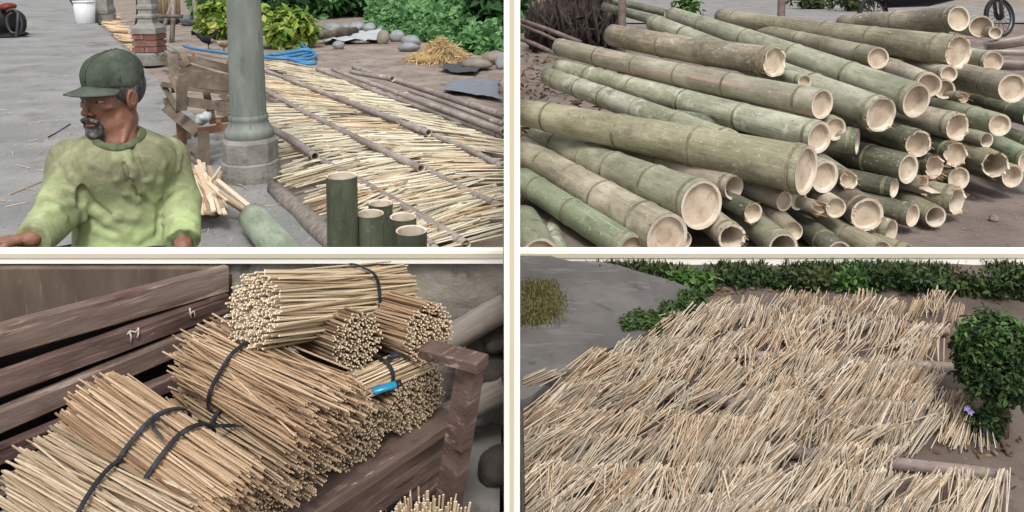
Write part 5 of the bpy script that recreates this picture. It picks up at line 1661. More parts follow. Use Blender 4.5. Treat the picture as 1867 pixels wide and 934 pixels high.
def shirt_mat():
    t = NT('lime_shirt')
    v = t.coords('Object')
    n1 = t.noise(v, 5.5, 6, 0.6); n2 = t.noise(v, 14, 7, 0.7, 0.6)
    sep = t.n('ShaderNodeSeparateXYZ'); tc = t.n('ShaderNodeTexCoord'); t.l(tc.outputs['Object'], sep.inputs[0])
    # old brown dye washed into the upper half of the cloth, in ragged patches
    hgt = t.step(sep.outputs['Z'], 0.44, 0.92)
    m = t.step(t.math('ADD', t.math('MULTIPLY', hgt, 0.75), t.math('SUBTRACT', n1, 0.5)), 0.16, 0.50)
    lime = t.ramp(n2, [(0.3, C(160, 178, 122)), (0.55, C(184, 202, 146)), (0.75, C(204, 218, 172))])
    brown = t.ramp(n2, [(0.3, C(116, 112, 92)), (0.5, C(142, 142, 112)), (0.72, C(172, 178, 138))])
    col = t.mix(m, lime, brown)
    col = t.mix(t.math('MULTIPLY', t.step(t.noise(v, 8, 6, 0.7), 0.56, 0.72), 0.6), col, C(176, 188, 130))
    nrm = t.bump(t.noise(v, 16, 5, 0.6), 0.16, 0.006)
    nrm = t.bump(t.noise(v, 240, 3, 0.6), 0.15, 0.001, nrm)
    return t.bsdf(col, 0.9, 0.1, nrm)
vol_obj(sh, 'shirt', shirt_mat(), man, MAN0)

# ---- collar
cv = Vol.__new__(Vol); cv.__dict__ = dict(sh.__dict__)
X, Y, Z = cv.ax[0][:, None, None], cv.ax[1][None, :, None], cv.ax[2][None, None, :]
hx = (X - CR[0]) * CN_[0] + (Y - CR[1]) * CN_[1] + (Z - CR[2]) * CN_[2]
rx_ = np.sqrt(np.maximum((X - CR[0]) ** 2 + (Y - CR[1]) ** 2 + (Z - CR[2]) ** 2 - hx ** 2, 0))
cv.g = np.maximum(np.maximum(g_full - 0.0045, rx_ - 0.083), np.maximum(0.063 - rx_, -hx - 0.06)).astype(np.float32)
vol_obj(cv, 'collar', nmat('collar_knit', [C(72, 82, 58), C(92, 104, 74), C(110, 122, 90)], 40, bump=0.3, bscale=160, bdist=0.001, vary=0), man, MAN0)

# ---- trousers
tr = Vol((-1.95, 2.05, 0.10), (-0.85, 2.85, 0.72), 0.007)
tr.ell(pelv + A3((0, 0.0, -0.01)), (0.172, 0.135, 0.115), None, 0.05)
tr.ell(pelv + A3((0.02, -0.07, 0.0)), (0.150, 0.10, 0.060), None, 0.05)
for (h_, k_), (k2, a_) in zip(kn, an):
    tr.cap(h_, k_, 0.090, 0.070, 0.04); tr.cap(k2, a_ + A3((0, 0, 0.05)), 0.068, 0.058, 0.03)
vol_obj(tr, 'trousers', nmat('navy_cloth', [C(30, 33, 40), C(44, 48, 56), C(58, 62, 70)], 12, bump=0.5, bscale=24, bdist=0.006, vary=0), man, MAN0)

# ---- cap: crown with seams, visor
M_CAP = nmat('cap_cloth', [C(54, 60, 52), C(76, 84, 73), C(104, 112, 100)], 11, detail=9, bump=0.6, bscale=26, bdist=0.004, vary=0)
cp = Vol(tuple(HC - 0.2), tuple(HC + 0.2), 0.0042)
cp.ell(hp(-0.014, 0, 0.056), (0.102, 0.080, 0.086), HB, 0.02)
cp.ell(hp(-0.016, 0, 0.100), (0.084, 0.066, 0.044), HB, 0.03)
cp.ell(hp(0.045, 0, 0.080), (0.042, 0.055, 0.045), HB, 0.03)
brim_c = hp(-0.016, 0, 0.032)
def fn(X, Y, Z):
    n2 = hu * 1.0 + hf * -0.10
    return -((X - brim_c[0]) * n2[0] + (Y - brim_c[1]) * n2[1] + (Z - brim_c[2]) * n2[2])
cp.put(fn, HC - 0.2, HC + 0.2, 0.004, 'and')
X, Y, Z = cp.ax[0][:, None, None], cp.ax[1][None, :, None], cp.ax[2][None, None, :]
cp.g += (0.0035 * wob(X, Y, Z, 60, 9) + 0.002 * wob(X, Y, Z, 120, 12)).astype(np.float32)
capo = vol_obj(cp, 'cap', M_CAP, man, MAN0)
# stitched seams over the crown and a sweat band edge
def on_cap(dx, dy, dz):
    d = hf * dx + hl * dy + hu * dz; d /= np.linalg.norm(d)
    c = hp(-0.014, 0, 0.05)
    for r_ in np.arange(0.03, 0.17, 0.0015):
        p = c + d * r_; i = np.round((p - cp.lo) / cp.h).astype(int)
        if (i < 0).any() or (i >= cp.n).any() or cp.g[tuple(i)] > 0: return Vector(p) - MAN0
    return None
for az in (0, 58, 122):
    pts = []
    for q in range(-9, 10):
        el = q * 9.3
        a_, e_ = R(az), R(90 - abs(el))
        sg = 1 if el >= 0 else -1
        p = on_cap(math.cos(a_) * math.cos(e_) * sg, math.sin(a_) * math.cos(e_) * sg, math.sin(e_))
        if p is not None: pts.append(p)
    sm = MB(); sm.tube(pts, 0.0021, 6); sm.build('seam', M_CAP, capo)
btn = on_cap(0, 0, 1)
bm = bmesh.new(); bmesh.ops.create_uvsphere(bm, u_segments=10, v_segments=6, radius=0.006)
me = bpy.data.meshes.new('cap_button'); bm.to_mesh(me); bm.free(); me.materials.append(M_CAP); link('cap_button', me, capo, btn)
vz = MB()
vs, fs = [], []
nu, nv = 17, 8
for lay in (0, 1):
    for j in range(nv):
        for i in range(nu):
            s_ = (i / (nu - 1) - 0.5) * 2
            f_ = j / (nv - 1)
            base_x = 0.092 * math.sqrt(max(1 - (s_ * 0.83) ** 2, 0)) - 0.014
            ext = 0.088 * math.sqrt(max(1 - (s_ * 0.98) ** 2, 0.0))
            x_ = base_x + ext * f_; y_ = s_ * 0.076
            z_ = 0.052 - 0.018 * s_ * s_ - f_ * 0.016 - (0.004 if lay else 0) + 0.002 * math.sin(s_ * 5 + f_ * 3)
            vs.append(Vector(hp(x_, y_, z_)) - MAN0)
for lay in (0, 1):
    o_ = lay * nu * nv
    for j in range(nv - 1):
        for i in range(nu - 1):
            q = (o_ + j * nu + i, o_ + j * nu + i + 1, o_ + (j + 1) * nu + i + 1, o_ + (j + 1) * nu + i)
            fs.append(q if lay == 0 else q[::-1])
for i in range(nu - 1):
    j = (nv - 1) * nu
    fs.append((j + i, j + i + 1, nu * nv + j + i + 1, nu * nv + j + i))
vz.add(vs, fs, 0, True)
vz.build('visor', M_CAP, capo)
# ---- hair, moustache, beard, eyes
M_HAIR = nmat('grey_hair', [C(50, 49, 49), C(88, 86, 85), C(146, 143, 140)], 70, (1, 1, 0.4), bump=0.8, bscale=160, bdist=0.004, vary=0)
hv = Vol(tuple(HC - 0.16), tuple(HC + 0.16), 0.004)
hv.ell(hp(-0.020, 0, 0.030), (0.101, 0.079, 0.090), HB, 0.01)
def fn(X, Y, Z):
    x = (X - HC[0]) * hf[0] + (Y - HC[1]) * hf[1] + (Z - HC[2]) * hf[2]
    z = (X - HC[0]) * hu[0] + (Y - HC[1]) * hu[1] + (Z - HC[2]) * hu[2]
    y = (X - HC[0]) * hl[0] + (Y - HC[1]) * hl[1] + (Z - HC[2]) * hl[2]
    low = -0.010 - 0.028 * np.clip((-x - 0.02) / 0.06, 0, 1) - 0.016 * np.clip(1 - np.abs(x - 0.026) / 0.012, 0, 1)
    return np.maximum(np.maximum(x - 0.042 + 0.2 * (z < -0.012) * np.maximum(-z - 0.012, 0), low - z), z - 0.06)
hv.put(fn, HC - 0.16, HC + 0.16, 0.004, 'and')
vol_obj(hv, 'hair', M_HAIR, man, MAN0)
bv = Vol(tuple(HC - 0.16), tuple(HC + 0.16), 0.0036)
for s_ in (-1, 1):
    bv.cap(hp(0.104, 0.004 * s_, -0.054), hp(0.093, 0.030 * s_, -0.062), 0.0075, 0.006, 0.006)
    bv.cap(hp(0.093, 0.030 * s_, -0.062), hp(0.082, 0.032 * s_, -0.080), 0.006, 0.005, 0.006)
vol_obj(bv, 'moustache', M_HAIR, man, MAN0)
bv = Vol(tuple(HC - 0.16), tuple(HC + 0.16), 0.0036)
bv.ell(hp(0.083, 0, -0.104), (0.020, 0.027, 0.021), HB, 0.01)
bv.ell(hp(0.066, 0, -0.116), (0.026, 0.028, 0.014), HB, 0.01)
bv.cap(hp(0.082, 0.030, -0.082), hp(0.078, 0.024, -0.104), 0.008, 0.010, 0.008); bv.cap(hp(0.082, -0.030, -0.082), hp(0.078, -0.024, -0.104), 0.008, 0.010, 0.008)
X, Y, Z = bv.ax[0][:, None, None], bv.ax[1][None, :, None], bv.ax[2][None, None, :]
bv.g += (0.0022 * wob(X, Y, Z, 420, 21)).astype(np.float32)
vol_obj(bv, 'beard', M_HAIR, man, MAN0)
M_EYE = nmat('eye', [C(26, 18, 14), C(44, 30, 24)], 30, bump=0, vary=0, rough=0.2, spec=0.5)
M_EYEW = nmat('eye_white', [C(150, 136, 124), C(170, 156, 144)], 30, bump=0, vary=0, rough=0.3, spec=0.5)
for s_ in (-1, 1):
    e = MB(); c_ = Vector(hp(0.0735, 0.031 * s_, 0.0)) - MAN0
    bm = bmesh.new(); bmesh.ops.create_uvsphere(bm, u_segments=16, v_segments=10, radius=0.0125)
    me = bpy.data.meshes.new('eye'); bm.to_mesh(me); bm.free(); me.materials.append(M_EYEW)
    for p in me.polygons: p.use_smooth = True
    eo = link('eye', me, man, c_)
    bm = bmesh.new(); bmesh.ops.create_uvsphere(bm, u_segments=12, v_segments=8, radius=0.0062)
    me = bpy.data.meshes.new('iris'); bm.to_mesh(me); bm.free(); me.materials.append(M_EYE)
    link('iris', me, eo, Vector(hf * 0.0078 + hl * -0.001))
    eb = MB(); pts = [Vector(hp(0.097 - abs(q) * 0.0, (0.012 + q * 0.036) * s_, 0.026 + 0.006 * math.sin(q * 2.4))) - MAN0 for q in (0, 0.33, 0.66, 1.0)]
    pts = [Vector(hp(0.0975 - 0.013 * (q ** 1.6), (0.012 + q * 0.036) * s_, 0.024 + 0.006 * math.sin(q * 2.4))) - MAN0 for q in (0, 0.33, 0.66, 1.0)]
    eb.tube(pts, [0.003, 0.0045, 0.004, 0.002], 8); eb.build('eyebrow', M_HAIR, man)

# ---- low stool
sz = float(pelv[2]) - 0.14
stl = empty('wooden_stool', (pelv[0], pelv[1] + 0.02, 0.04)); tag(stl, 'low wooden stool under the seated person', 'stool')
sb = MB(); sb.box((-0.16, -0.13, sz - 0.07), (0.16, 0.13, sz - 0.04)); sb.build('seat', M_GREYWOOD, stl)
for x_ in (-0.12, 0.12):
    for y_ in (-0.09, 0.09):
        sb = MB(); sb.bar((x_ * 1.15, y_ * 1.15, 0.0), (x_, y_, sz - 0.07), 0.035, 0.035); sb.build('leg', M_GREYWOOD, stl)

# ================================================================== porch, pillars and the yard behind the seated man
ZP = 0.04                                   # level of the porch floor
def porch_pts(lst): return [at_z(u, v, ZP) for u, v in lst]
edge = porch_pts([(640, 482), (500, 345), (430, 280), (310, 172), (250, 116), (190, 55)])
d_ = (edge[-1] - edge[0]).normalized()
far = edge[0] + d_ * 60
near = edge[0] - d_ * 2.0
bm = bmesh.new()
ring = [Vector((near.x, WY + 0.06, ZP)), near if near.y > WY + 0.06 else edge[0], far, Vector((-60, far.y, ZP)), Vector((-60, WY + 0.06, ZP))]
k = (WY + 0.06 - edge[0].y) / d_.y
ring[0] = edge[0] + d_ * k; ring[1] = edge[0]
vt = [bm.verts.new((p.x, p.y, ZP)) for p in ring]; vb = [bm.verts.new((p.x, p.y, -0.05)) for p in ring]
bm.faces.new(vt)
for i in range(5): bm.faces.new((vt[i], vb[i], vb[(i + 1) % 5], vt[(i + 1) % 5]))
bmesh.ops.recalc_face_normals(bm, faces=bm.faces)
me = bpy.data.meshes.new('porch_floor'); bm.to_mesh(me); bm.free(); me.materials.append(M_CONCRETE)
tag(link('porch_floor', me), kind='structure')

M_COLUMN = nmat('column_cement', [C(108, 116, 110), C(128, 135, 128), C(150, 154, 146)], 3, (3, 3, 0.8), 9, bump=0.25, bscale=16, bdist=0.004, vary=0, rough=0.7,
                spots=[(C(92, 100, 94), 4, 0.56, 0.74, (4, 4, 0.5)), (C(166, 168, 160), 12, 0.64, 0.74, (4, 4, 0.6))])
M_PLINTH = nmat('plinth_cement', [C(116, 114, 108), C(140, 138, 131), C(162, 160, 152)], 7, detail=10, bump=0.9, bscale=26, bdist=0.01, vary=0.06,
                spots=[(C(98, 94, 88), 10, 0.58, 0.7, (1, 1, 1))])
# ---- near column
cb = at_z(441, 338, ZP)
cb.y += 0.18
q = px(cb, 1.0)
colm = empty('round_column', (cb.x, cb.y, ZP)); tag(colm, 'grey round cement column on an octagonal base next to the wooden rack', 'column')
def zz(v): return at_y(447, v, cb.y - 0.1).z - ZP
mb = MB(); mb.lathe([(52 * q, -0.02), (52.5 * q, zz(320)), (51 * q, zz(300)), (49 * q, zz(297)), (0, zz(297))], 28, 0, None, False, lambda a, z: 1 + 0.02 * wnoise((math.cos(a) * 2, math.sin(a) * 2, z * 9)))
mb.build('footing', M_PLINTH, colm)
mb = MB(); mb.lathe([(46 * q, zz(299)), (49.5 * q, zz(296)), (49.5 * q, zz(262)), (45 * q, zz(255)), (0, zz(254))], 8, 0, Matrix.Rotation(R(12), 4, 'Z'), False); mb.build('octagonal_base', M_PLINTH, colm)
prof = [(41 * q, zz(256)), (43 * q, zz(251)), (43 * q, zz(244)), (40 * q, zz(238)), (37 * q, zz(236)), (35.5 * q, zz(230)), (33 * q, zz(225)), (34.5 * q, zz(222)), (34.5 * q, zz(217)), (32.5 * q, zz(213))]
mb = MB(); mb.lathe(prof, 40, 0); mb.build('base_moulding', M_COLUMN, colm)
mb = MB(); mb.lathe([(31.5 * q, zz(214)), (31 * q, zz(150)), (29.8 * q, zz(60)), (28.5 * q, zz(-60)), (28 * q, 3.0)], 40, 0); mb.build('shaft', M_COLUMN, colm)

# ---- second column: round foot, bricks, moulded block, seen behind the cap
M_BRICK = nmat('red_brick', [C(112, 74, 66), C(138, 96, 86), C(158, 124, 112)], 9, bump=0.8, bscale=30, bdist=0.006, vary=0.18, spots=[(C(150, 138, 126), 12, 0.6, 0.7, (1, 1, 1))])
c2 = at_z(263, 118, ZP); c2.y += 0.2
q2 = px(c2, 1.0)
col2 = empty('brick_column', (c2.x, c2.y, ZP)); tag(col2, 'half-built column with three bare brick courses under a moulded cement block', 'column')
def z2(v): return at_y(262, v, c2.y - 0.15).z - ZP
mb = MB(); mb.lathe([(27 * q2, -0.02), (27 * q2, z2(100)), (25 * q2, z2(97)), (0, z2(97))], 24, 0, None, False, lambda a, z: 1 + 0.03 * wnoise((math.cos(a) * 2, math.sin(a) * 2, z * 9))); mb.build('footing', M_PLINTH, col2)
hz = (z2(62) - z2(97)) / 3
mb = MB(); mb.box((-19 * q2, -17 * q2, z2(97)), (19 * q2, 17 * q2, z2(60))); mb.build('mortar_core', M_PLINTH, col2)
for c_ in range(3):
    z0 = z2(97) + hz * c_ + 0.012
    wdt = 46 * q2
    cuts = [(-0.5, 0.0), (0.0, 0.5)] if c_ % 2 == 0 else [(-0.5, -0.22), (-0.22, 0.5)]
    if c_ == 1: cuts = [(-0.5, 0.5)]
    for (a, e) in cuts:
        mb = MB(); mb.box((a * wdt + 0.006, -20 * q2, z0), (e * wdt - 0.006, 20 * q2, z0 + hz - 0.022), 0, None, 0.006); mb.build('brick', M_BRICK, col2)
sq = [(24, 62), (24, 52), (20, 48), (15, 43), (14, 36), (16, 33), (16, 29), (13, 26), (13, 20), (15, 17), (15, 12), (13, 8), (13, -20), (12, -60)]
mb = MB(); mb.lathe([(r_ * q2 * 1.3, z2(v)) for r_, v in sq], 4, 0, Matrix.Rotation(R(45), 4, 'Z'), False); mb.build('moulded_block', M_PLINTH, col2)
mb = MB(); mb.tube([(-22 * q2, 0.02, z2(90)), (-21 * q2, 0.0, z2(60)), (-15 * q2, 0, z2(30)), (-14 * q2, 0, z2(-20))], [0.05, 0.06, 0.05, 0.04], 8); mb.build('dark_conduit', flat('black_pipe', C(40, 38, 36), 0.6), col2)
# ---- third column, only its foot shows
c3 = at_z(191, 40, ZP); q3 = px(c3, 1.0)
col3 = empty('far_column', (c3.x, c3.y, ZP)); tag(col3, 'farthest column foot beside the white bucket', 'column')
def z3(v): return at_y(191, v, c3.y).z - ZP
mb = MB(); mb.lathe([(19 * q3, -0.02), (19 * q3, z3(26)), (0, z3(26))], 24, 0, None, False); mb.build('footing', M_PLINTH, col3)
mb = MB(); mb.lathe([(20 * q3, z3(25)), (20 * q3, z3(18)), (17 * q3, z3(10)), (17 * q3, z3(-40))], 4, 0, Matrix.Rotation(R(45), 4, 'Z'), False); mb.build('moulded_block', M_PLINTH, col3)
# ---- white bucket
bk = at_z(156, 43, ZP); qb = px(bk, 1.0)
bko = empty('white_bucket', bk); tag(bko, 'tall white plastic bucket standing on the porch by the farthest column', 'bucket')
hb = at_y(156, 2, bk.y).z - ZP
mb = MB(); mb.lathe([(0, 0.0), (15 * qb, 0.0), (15.5 * qb, 0.01), (18.5 * qb, hb), (17.9 * qb, hb), (15 * qb, 0.03), (0, 0.03)], 28); mb.build('body', flat('white_plastic', C(226, 230, 232), 0.4), bko)
mb = MB(); mb.lathe([(18.6 * qb, hb * 0.93), (19.4 * qb, hb * 0.95), (19.4 * qb, hb * 1.0), (18.0 * qb, hb * 1.004)], 28); mb.build('rim', flat('white_plastic', C(226, 230, 232), 0.4), bko)
mb = MB(); mb.tube([(-17 * qb, 0, hb * 0.75), (-22 * qb, -0.05, hb * 1.05), (-25 * qb, -0.05, hb * 1.25)], 0.035, 8); mb.build('stick_handle', M_BARK, bko)
# ---- dark sacks with a looped cable at the picture's edge
sk = at_z(22, 66, ZP)
so = empty('black_machine', sk); tag(so, 'black motor with looped grey cable at the far edge of the porch', 'machine')
qs = px(sk, 1.0)
stone('motor_body', (-14 * qs, 0.1, 26 * qs), 26 * qs, 0.35, 30 * qs, flat('black_rubber', C(26, 27, 29), 0.6), parent=so, rough_=0.2)
stone('foot_block', (16 * qs, -0.1, 5 * qs), 16 * qs, 0.2, 5 * qs, flat('black_rubber', C(26, 27, 29), 0.6), parent=so, rough_=0.2)
stone('foot_block', (10 * qs, -0.3, 3 * qs), 17 * qs, 0.2, 4 * qs, flat('black_rubber', C(26, 27, 29), 0.6), parent=so, rough_=0.2)
stone('red_lid', (2 * qs, -0.1, 54 * qs), 14 * qs, 0.2, 7 * qs, flat('red_paint', C(120, 44, 36), 0.5), parent=so, rough_=0.2)
mb = MB()
loop = [(12, 22), (24, 17), (34, 26), (40, 42), (38, 56), (30, 61), (20, 58), (13, 44), (14, 30), (22, 22)]
pts = [Vector(at_y(u, v, sk.y - 0.35)) - sk for u, v in smooth_outline(loop, 4)[:-4]]
mb.tube(pts, 2.0 * qs, 8)
pts = [Vector(at_y(u, v, sk.y - 0.40)) - sk for u, v in ((33, 24), (32, 45), (30, 66), (25, 86), (18, 101), (8, 114), (-6, 124))]
mb.tube(pts, 2.2 * qs, 8)
tag(mb.build('cable', flat('grey_cable', C(70, 74, 76), 0.5), so), kind='stuff')

# ---- broken wooden rack behind the column
M_OLDWOOD = nmat('old_wood', [C(76, 66, 56), C(108, 96, 84), C(142, 130, 116)], 6, (1, 1, 1), 9, bump=0.6, bscale=18, bdist=0.005, vary=0.2, spots=[(C(160, 148, 136), 26, 0.62, 0.72, (0.3, 0.3, 1)), (C(60, 50, 44), 18, 0.6, 0.72, (1, 1, 0.3))])
M_REDWOOD = nmat('reddish_wood', [C(96, 68, 54), C(128, 96, 78), C(156, 124, 102)], 6, bump=0.5, bscale=18, bdist=0.005, vary=0.15)
rk0 = at_z(372, 304, ZP)
rack = empty('wooden_rack', rk0); tag(rack, 'broken grey wooden rack of nailed planks behind the round column', 'rack')
D0 = depth_of(rk0)
PL = [  # u0, v0, depth offset, u1, v1, depth offset, width px, thickness px, wood
 (326, 140, 0.15, 434, 154, 0.30, 28, 8, 0), (312, 98, 0.9, 436, 134, 1.0, 10, 4, 0), (312, 112, 0.7, 424, 146, 0.8, 10, 5, 0), (360, 108, 1.0, 436, 126, 1.1, 7, 4, 0),
 (314, 100, 0.6, 322, 168, 0.5, 16, 5, 0), (332, 96, 0.55, 344, 120, 0.5, 9, 4, 0), (352, 97, 1.0, 354, 108, 1.0, 6, 4, 1), (416, 112, 0.9, 430, 136, 0.8, 6, 3, 0),
 (332, 154, 0.10, 331, 202, 0.10, 16, 6, 0), (376, 168, 0.7, 388, 224, 0.7, 12, 5, 0), (330, 158, 0.55, 434, 168, 0.7, 12, 4, 0),
 (326, 184, 0.10, 432, 198, 0.25, 15, 5, 0), (340, 190, 0.6, 424, 184, 0.7, 6, 4, 0), (402, 172, 0.6, 428, 190, 0.6, 10, 4, 0),
 (304, 196, 0.45, 362, 242, 0.05, 18, 6, 0), (296, 154, 0.5, 326, 202, 0.3, 9, 4, 0), (311, 140, 0.5, 326, 172, 0.3, 7, 4, 0), (296, 154, 0.45, 318, 158, 0.4, 8, 5, 0), (304, 178, 0.5, 312, 206, 0.5, 12, 5, 0),
 (362, 240, 0.0, 430, 229, 0.25, 11, 6, 1), (382, 222, 0.45, 430, 216, 0.5, 9, 6, 1), (396, 205, 0.6, 430, 214, 0.6, 8, 4, 0), (398, 220, 0.4, 400, 232, 0.3, 8, 6, 1),
 (330, 222, 0.35, 332, 264, 0.35, 15, 8, 1), (371, 240, 0.0, 372, 306, 0.0, 17, 9, 0), (344, 226, 0.6, 345, 254, 0.6, 7, 5, 0), (417, 232, 0.3, 418, 292, 0.3, 12, 6, 0),
 (318, 250, 0.35, 366, 302, 0.0, 7, 5, 0), (345, 268, 0.1, 372, 290, 0.0, 6, 5, 0)]
for (u0, v0, d0_, u1, v1, d1_, w_, th_, wd) in PL:
    a, e = at_d(u0, v0, D0 + d0_) - rk0, at_d(u1, v1, D0 + d1_) - rk0
    if a.z < 0.02 - 0: a.z = max(a.z, 0.0)
    if e.z < 0.0: e.z = 0.0
    w_m, t_m = w_ * 1.2 * D0 / FPX, th_ * 1.3 * D0 / FPX
    dd = (e - a).normalized(); vw = (CAM - rk0).normalized(); side = dd.cross(vw).normalized()
    nrm = side.cross(dd)
    mb = MB()
    vs = []
    n_ = 5
    for i in range(n_ + 1):
        c = a.lerp(e, i / n_) + side * w_m * 0.05 * wnoise((i * 0.7, u0, v0))
        for sx, sy in ((-1, -1), (1, -1), (1, 1), (-1, 1)):
            j = 1 + 0.08 * wnoise((i * 1.3, sx * 3 + u0, sy * 2))
            vs.append(c + side * (sx * w_m / 2 * j) + nrm * (sy * t_m / 2))
    fs = [(i * 4 + k_, i * 4 + (k_ + 1) % 4, (i + 1) * 4 + (k_ + 1) % 4, (i + 1) * 4 + k_) for i in range(n_) for k_ in range(4)] + [(3, 2, 1, 0), tuple(n_ * 4 + k_ for k_ in range(4))]
    mb.add(vs, fs); mb.build('plank', M_REDWOOD if wd else M_OLDWOOD, rack)
# crumpled plastic bag on it
stone('plastic_bag', at_d(371, 216, D0 + 0.15), 0.052, 0.05, 0.048, flat('clear_plastic', C(190, 198, 200), 0.3), 'crumpled clear plastic bag stuck in the wooden rack', 'bag', rough_=0.6)
# pale boards on the ground beyond the rack
for i, (u0, v0, u1, v1, w_, lab) in enumerate(((283, 80, 318, 100, 9, 'first pale board lying beyond the rack beside the brick column'), (292, 76, 330, 98, 8, 'second pale board lying beyond the rack'), (284, 70, 302, 66, 7, 'short white board end sticking up behind the brick column'),
                                          (286, 96, 316, 110, 7, 'grey board lying nearest the brick foot beyond the rack'), (290, 104, 312, 116, 8, 'dark board lying on the earth beyond the rack'))):
    a, e = at_z(u0, v0, 0.10 + 0.02 * i), at_z(u1, v1, 0.08 + 0.02 * i)
    mb = MB(); mb.bar((0, 0, 0), e - a, px(a, w_), 0.03, 0, 1.4, 0.01)
    tag(mb.build('board', nmat('pale_board', [C(150, 146, 140), C(176, 172, 165), C(196, 192, 186)], 8, vary=0.2) if i < 3 else M_OLDWOOD, None, a), lab, 'board', 'boards beyond the rack')

# ---- split bamboo strips dumped beside the column
M_STRIP = stick_mat('split_strip', C(170, 144, 116), C(216, 192, 162), C(244, 228, 202))
def strip(u0, v0, z0, u1, v1, z1, w_, th_, mat, lab, group='split bamboo strips beside the column'):
    a, e = at_z(u0, v0, z0), at_z(u1, v1, z1)
    mb = MB(); mb.bar((0, 0, 0), e - a, px(a, w_), px(a, th_), 0, random.uniform(-0.5, 0.5), 0.001, random.uniform(0.75, 1.0))
    o = mb.build('bamboo_strip', mat, None, a); tag(o, lab, 'bamboo strip', group)
    return o
for i in range(46):
    u = 350 + random.uniform(0, 64); v = 384 + random.uniform(-8, 10) - abs(u - 385) * 0.08
    du, dv = random.gauss(-26, 12), random.gauss(-66, 12)
    strip(u, v, ZP + 0.02 + random.uniform(0, 0.10), u + du, v + dv, ZP + 0.06 + random.uniform(0, 0.10), random.uniform(6, 9), 3.4, M_STRIP, 'split bamboo strip in the heap of offcuts by the column foot')
for (u0, v0, u1, v1, w_, lab) in ((372, 376, 342, 300, 10, 'broad pale strip standing up steepest on the offcut heap'), (388, 368, 358, 302, 11, 'long pale strip leaning beside the steepest one on the heap'), (376, 342, 402, 304, 9, 'pale strip crossing the others towards the column'),
                                  (388, 352, 404, 312, 8, 'grey strip crossing the heap next to the pale crossing one'), (466, 386, 396, 328, 9, 'longest pale strip reaching from heap to green bamboo'), (458, 390, 400, 348, 8, 'second long strip below the longest one'),
                                  (428, 376, 378, 332, 10, 'short thick strip on the right side of the offcut heap'), (452, 392, 412, 366, 7, 'reddish strip end beside the green bamboo')):
    strip(u0, v0, ZP + 0.10, u1, v1, ZP + 0.22, w_, 3.5, M_STRIP, lab)

# ---- green bamboo tubes in front
M_TUBE = bamboo_mat('bamboo_fresh_dark', C(48, 62, 42), C(66, 82, 56), C(92, 108, 78), gloss=0.3, speck=0.12)
M_TUBE2 = bamboo_mat('bamboo_fresh_pale', C(96, 118, 92), C(120, 142, 112), C(150, 168, 138), gloss=0.35, speck=0.2)
for (u, v, w_, d, lab) in ((623, 321, 58, 2.55, 'tallest upright green bamboo tube, standing before the drying sticks'), (694, 371, 45, 2.92, 'dark upright tube hidden behind the shorter ones'), (675, 390, 51, 2.62, 'shorter upright tube standing next to the tallest one'),
                           (735, 396, 50, 2.76, 'upright tube behind the frontmost one'), (750, 421, 59, 2.46, 'frontmost and lowest upright green bamboo tube')):
    a = at_d(u, v, d)
    bamboo_pole(a, (a.x - 0.01, a.y + 0.01, ZP), px(a, w_) / 2 * 0.97, px(a, w_) / 2, M_TUBE, lab, node_gap=0.36, end='hollow', seg=30, wall=0.12, first=0.30, group='upright bamboo tubes')
a, e = at_z(548, 500, ZP + 0.09), at_z(461, 396, ZP + 0.09)
bamboo_pole(a, e, px(e, 54) / 2, px(e, 52) / 2, M_TUBE2, 'pale green bamboo tube lying on the porch floor beside the column', node_gap=2.0, first=1.5, seg=30)

# ---- drying sticks and long poles on the earth
SK_Y = [stick_mat('stick_yard', C(190, 178, 150), C(222, 212, 186), C(242, 236, 216)), flat('stick_yard_end', C(226, 216, 190), 0.8)]
SK_Y2 = [stick_mat('stick_yard_warm', C(186, 152, 118), C(216, 188, 152), C(236, 216, 186)), SK_Y[1]]
BANDS = [ # middle line of the band: (u, v) far -> near, and half length (du, dv) of a stick at both ends, warm share
 ([(520, 124), (620, 165), (740, 215), (860, 262), (935, 292)], (46, 7), (64, 10), 0.15, 1.0),
 ([(498, 150), (590, 200), (700, 252), (820, 298), (935, 345)], (44, 5), (66, -4), 0.4, 1.0),
 ([(492, 190), (580, 235), (680, 290), (790, 346), (935, 415)], (44, 2), (74, -14), 0.1, 1.0),
 ([(505, 225), (580, 272), (660, 318), (760, 372), (900, 455)], (48, -4), (84, -22), 0.1, 1.0),
 ([(500, 270), (560, 310), (640, 350), (730, 410), (820, 465)], (52, -12), (84, -30), 0.2, 0.9),
 ([(520, 330), (570, 370), (620, 410), (690, 452)], (48, -16), (70, -28), 0.15, 0.8),
 ([(262, 118), (290, 150), (318, 180), (350, 215)], (20, 1), (34, 2), 1.0, 0.8),
 ([(190, 28), (205, 48), (230, 75), (262, 105)], (16, 1), (22, 2), 1.0, 0.6),
 ([(405, 225), (440, 245)], (30, 0), (30, 0), 0.6, 0.7),
]
yp0, yp1, ym, yr = [], [], [], []
def lerp_path(P, f):
    x = f * (len(P) - 1); i = min(int(x), len(P) - 2); t = x - i
    return P[i][0] + (P[i + 1][0] - P[i][0]) * t, P[i][1] + (P[i + 1][1] - P[i][1]) * t
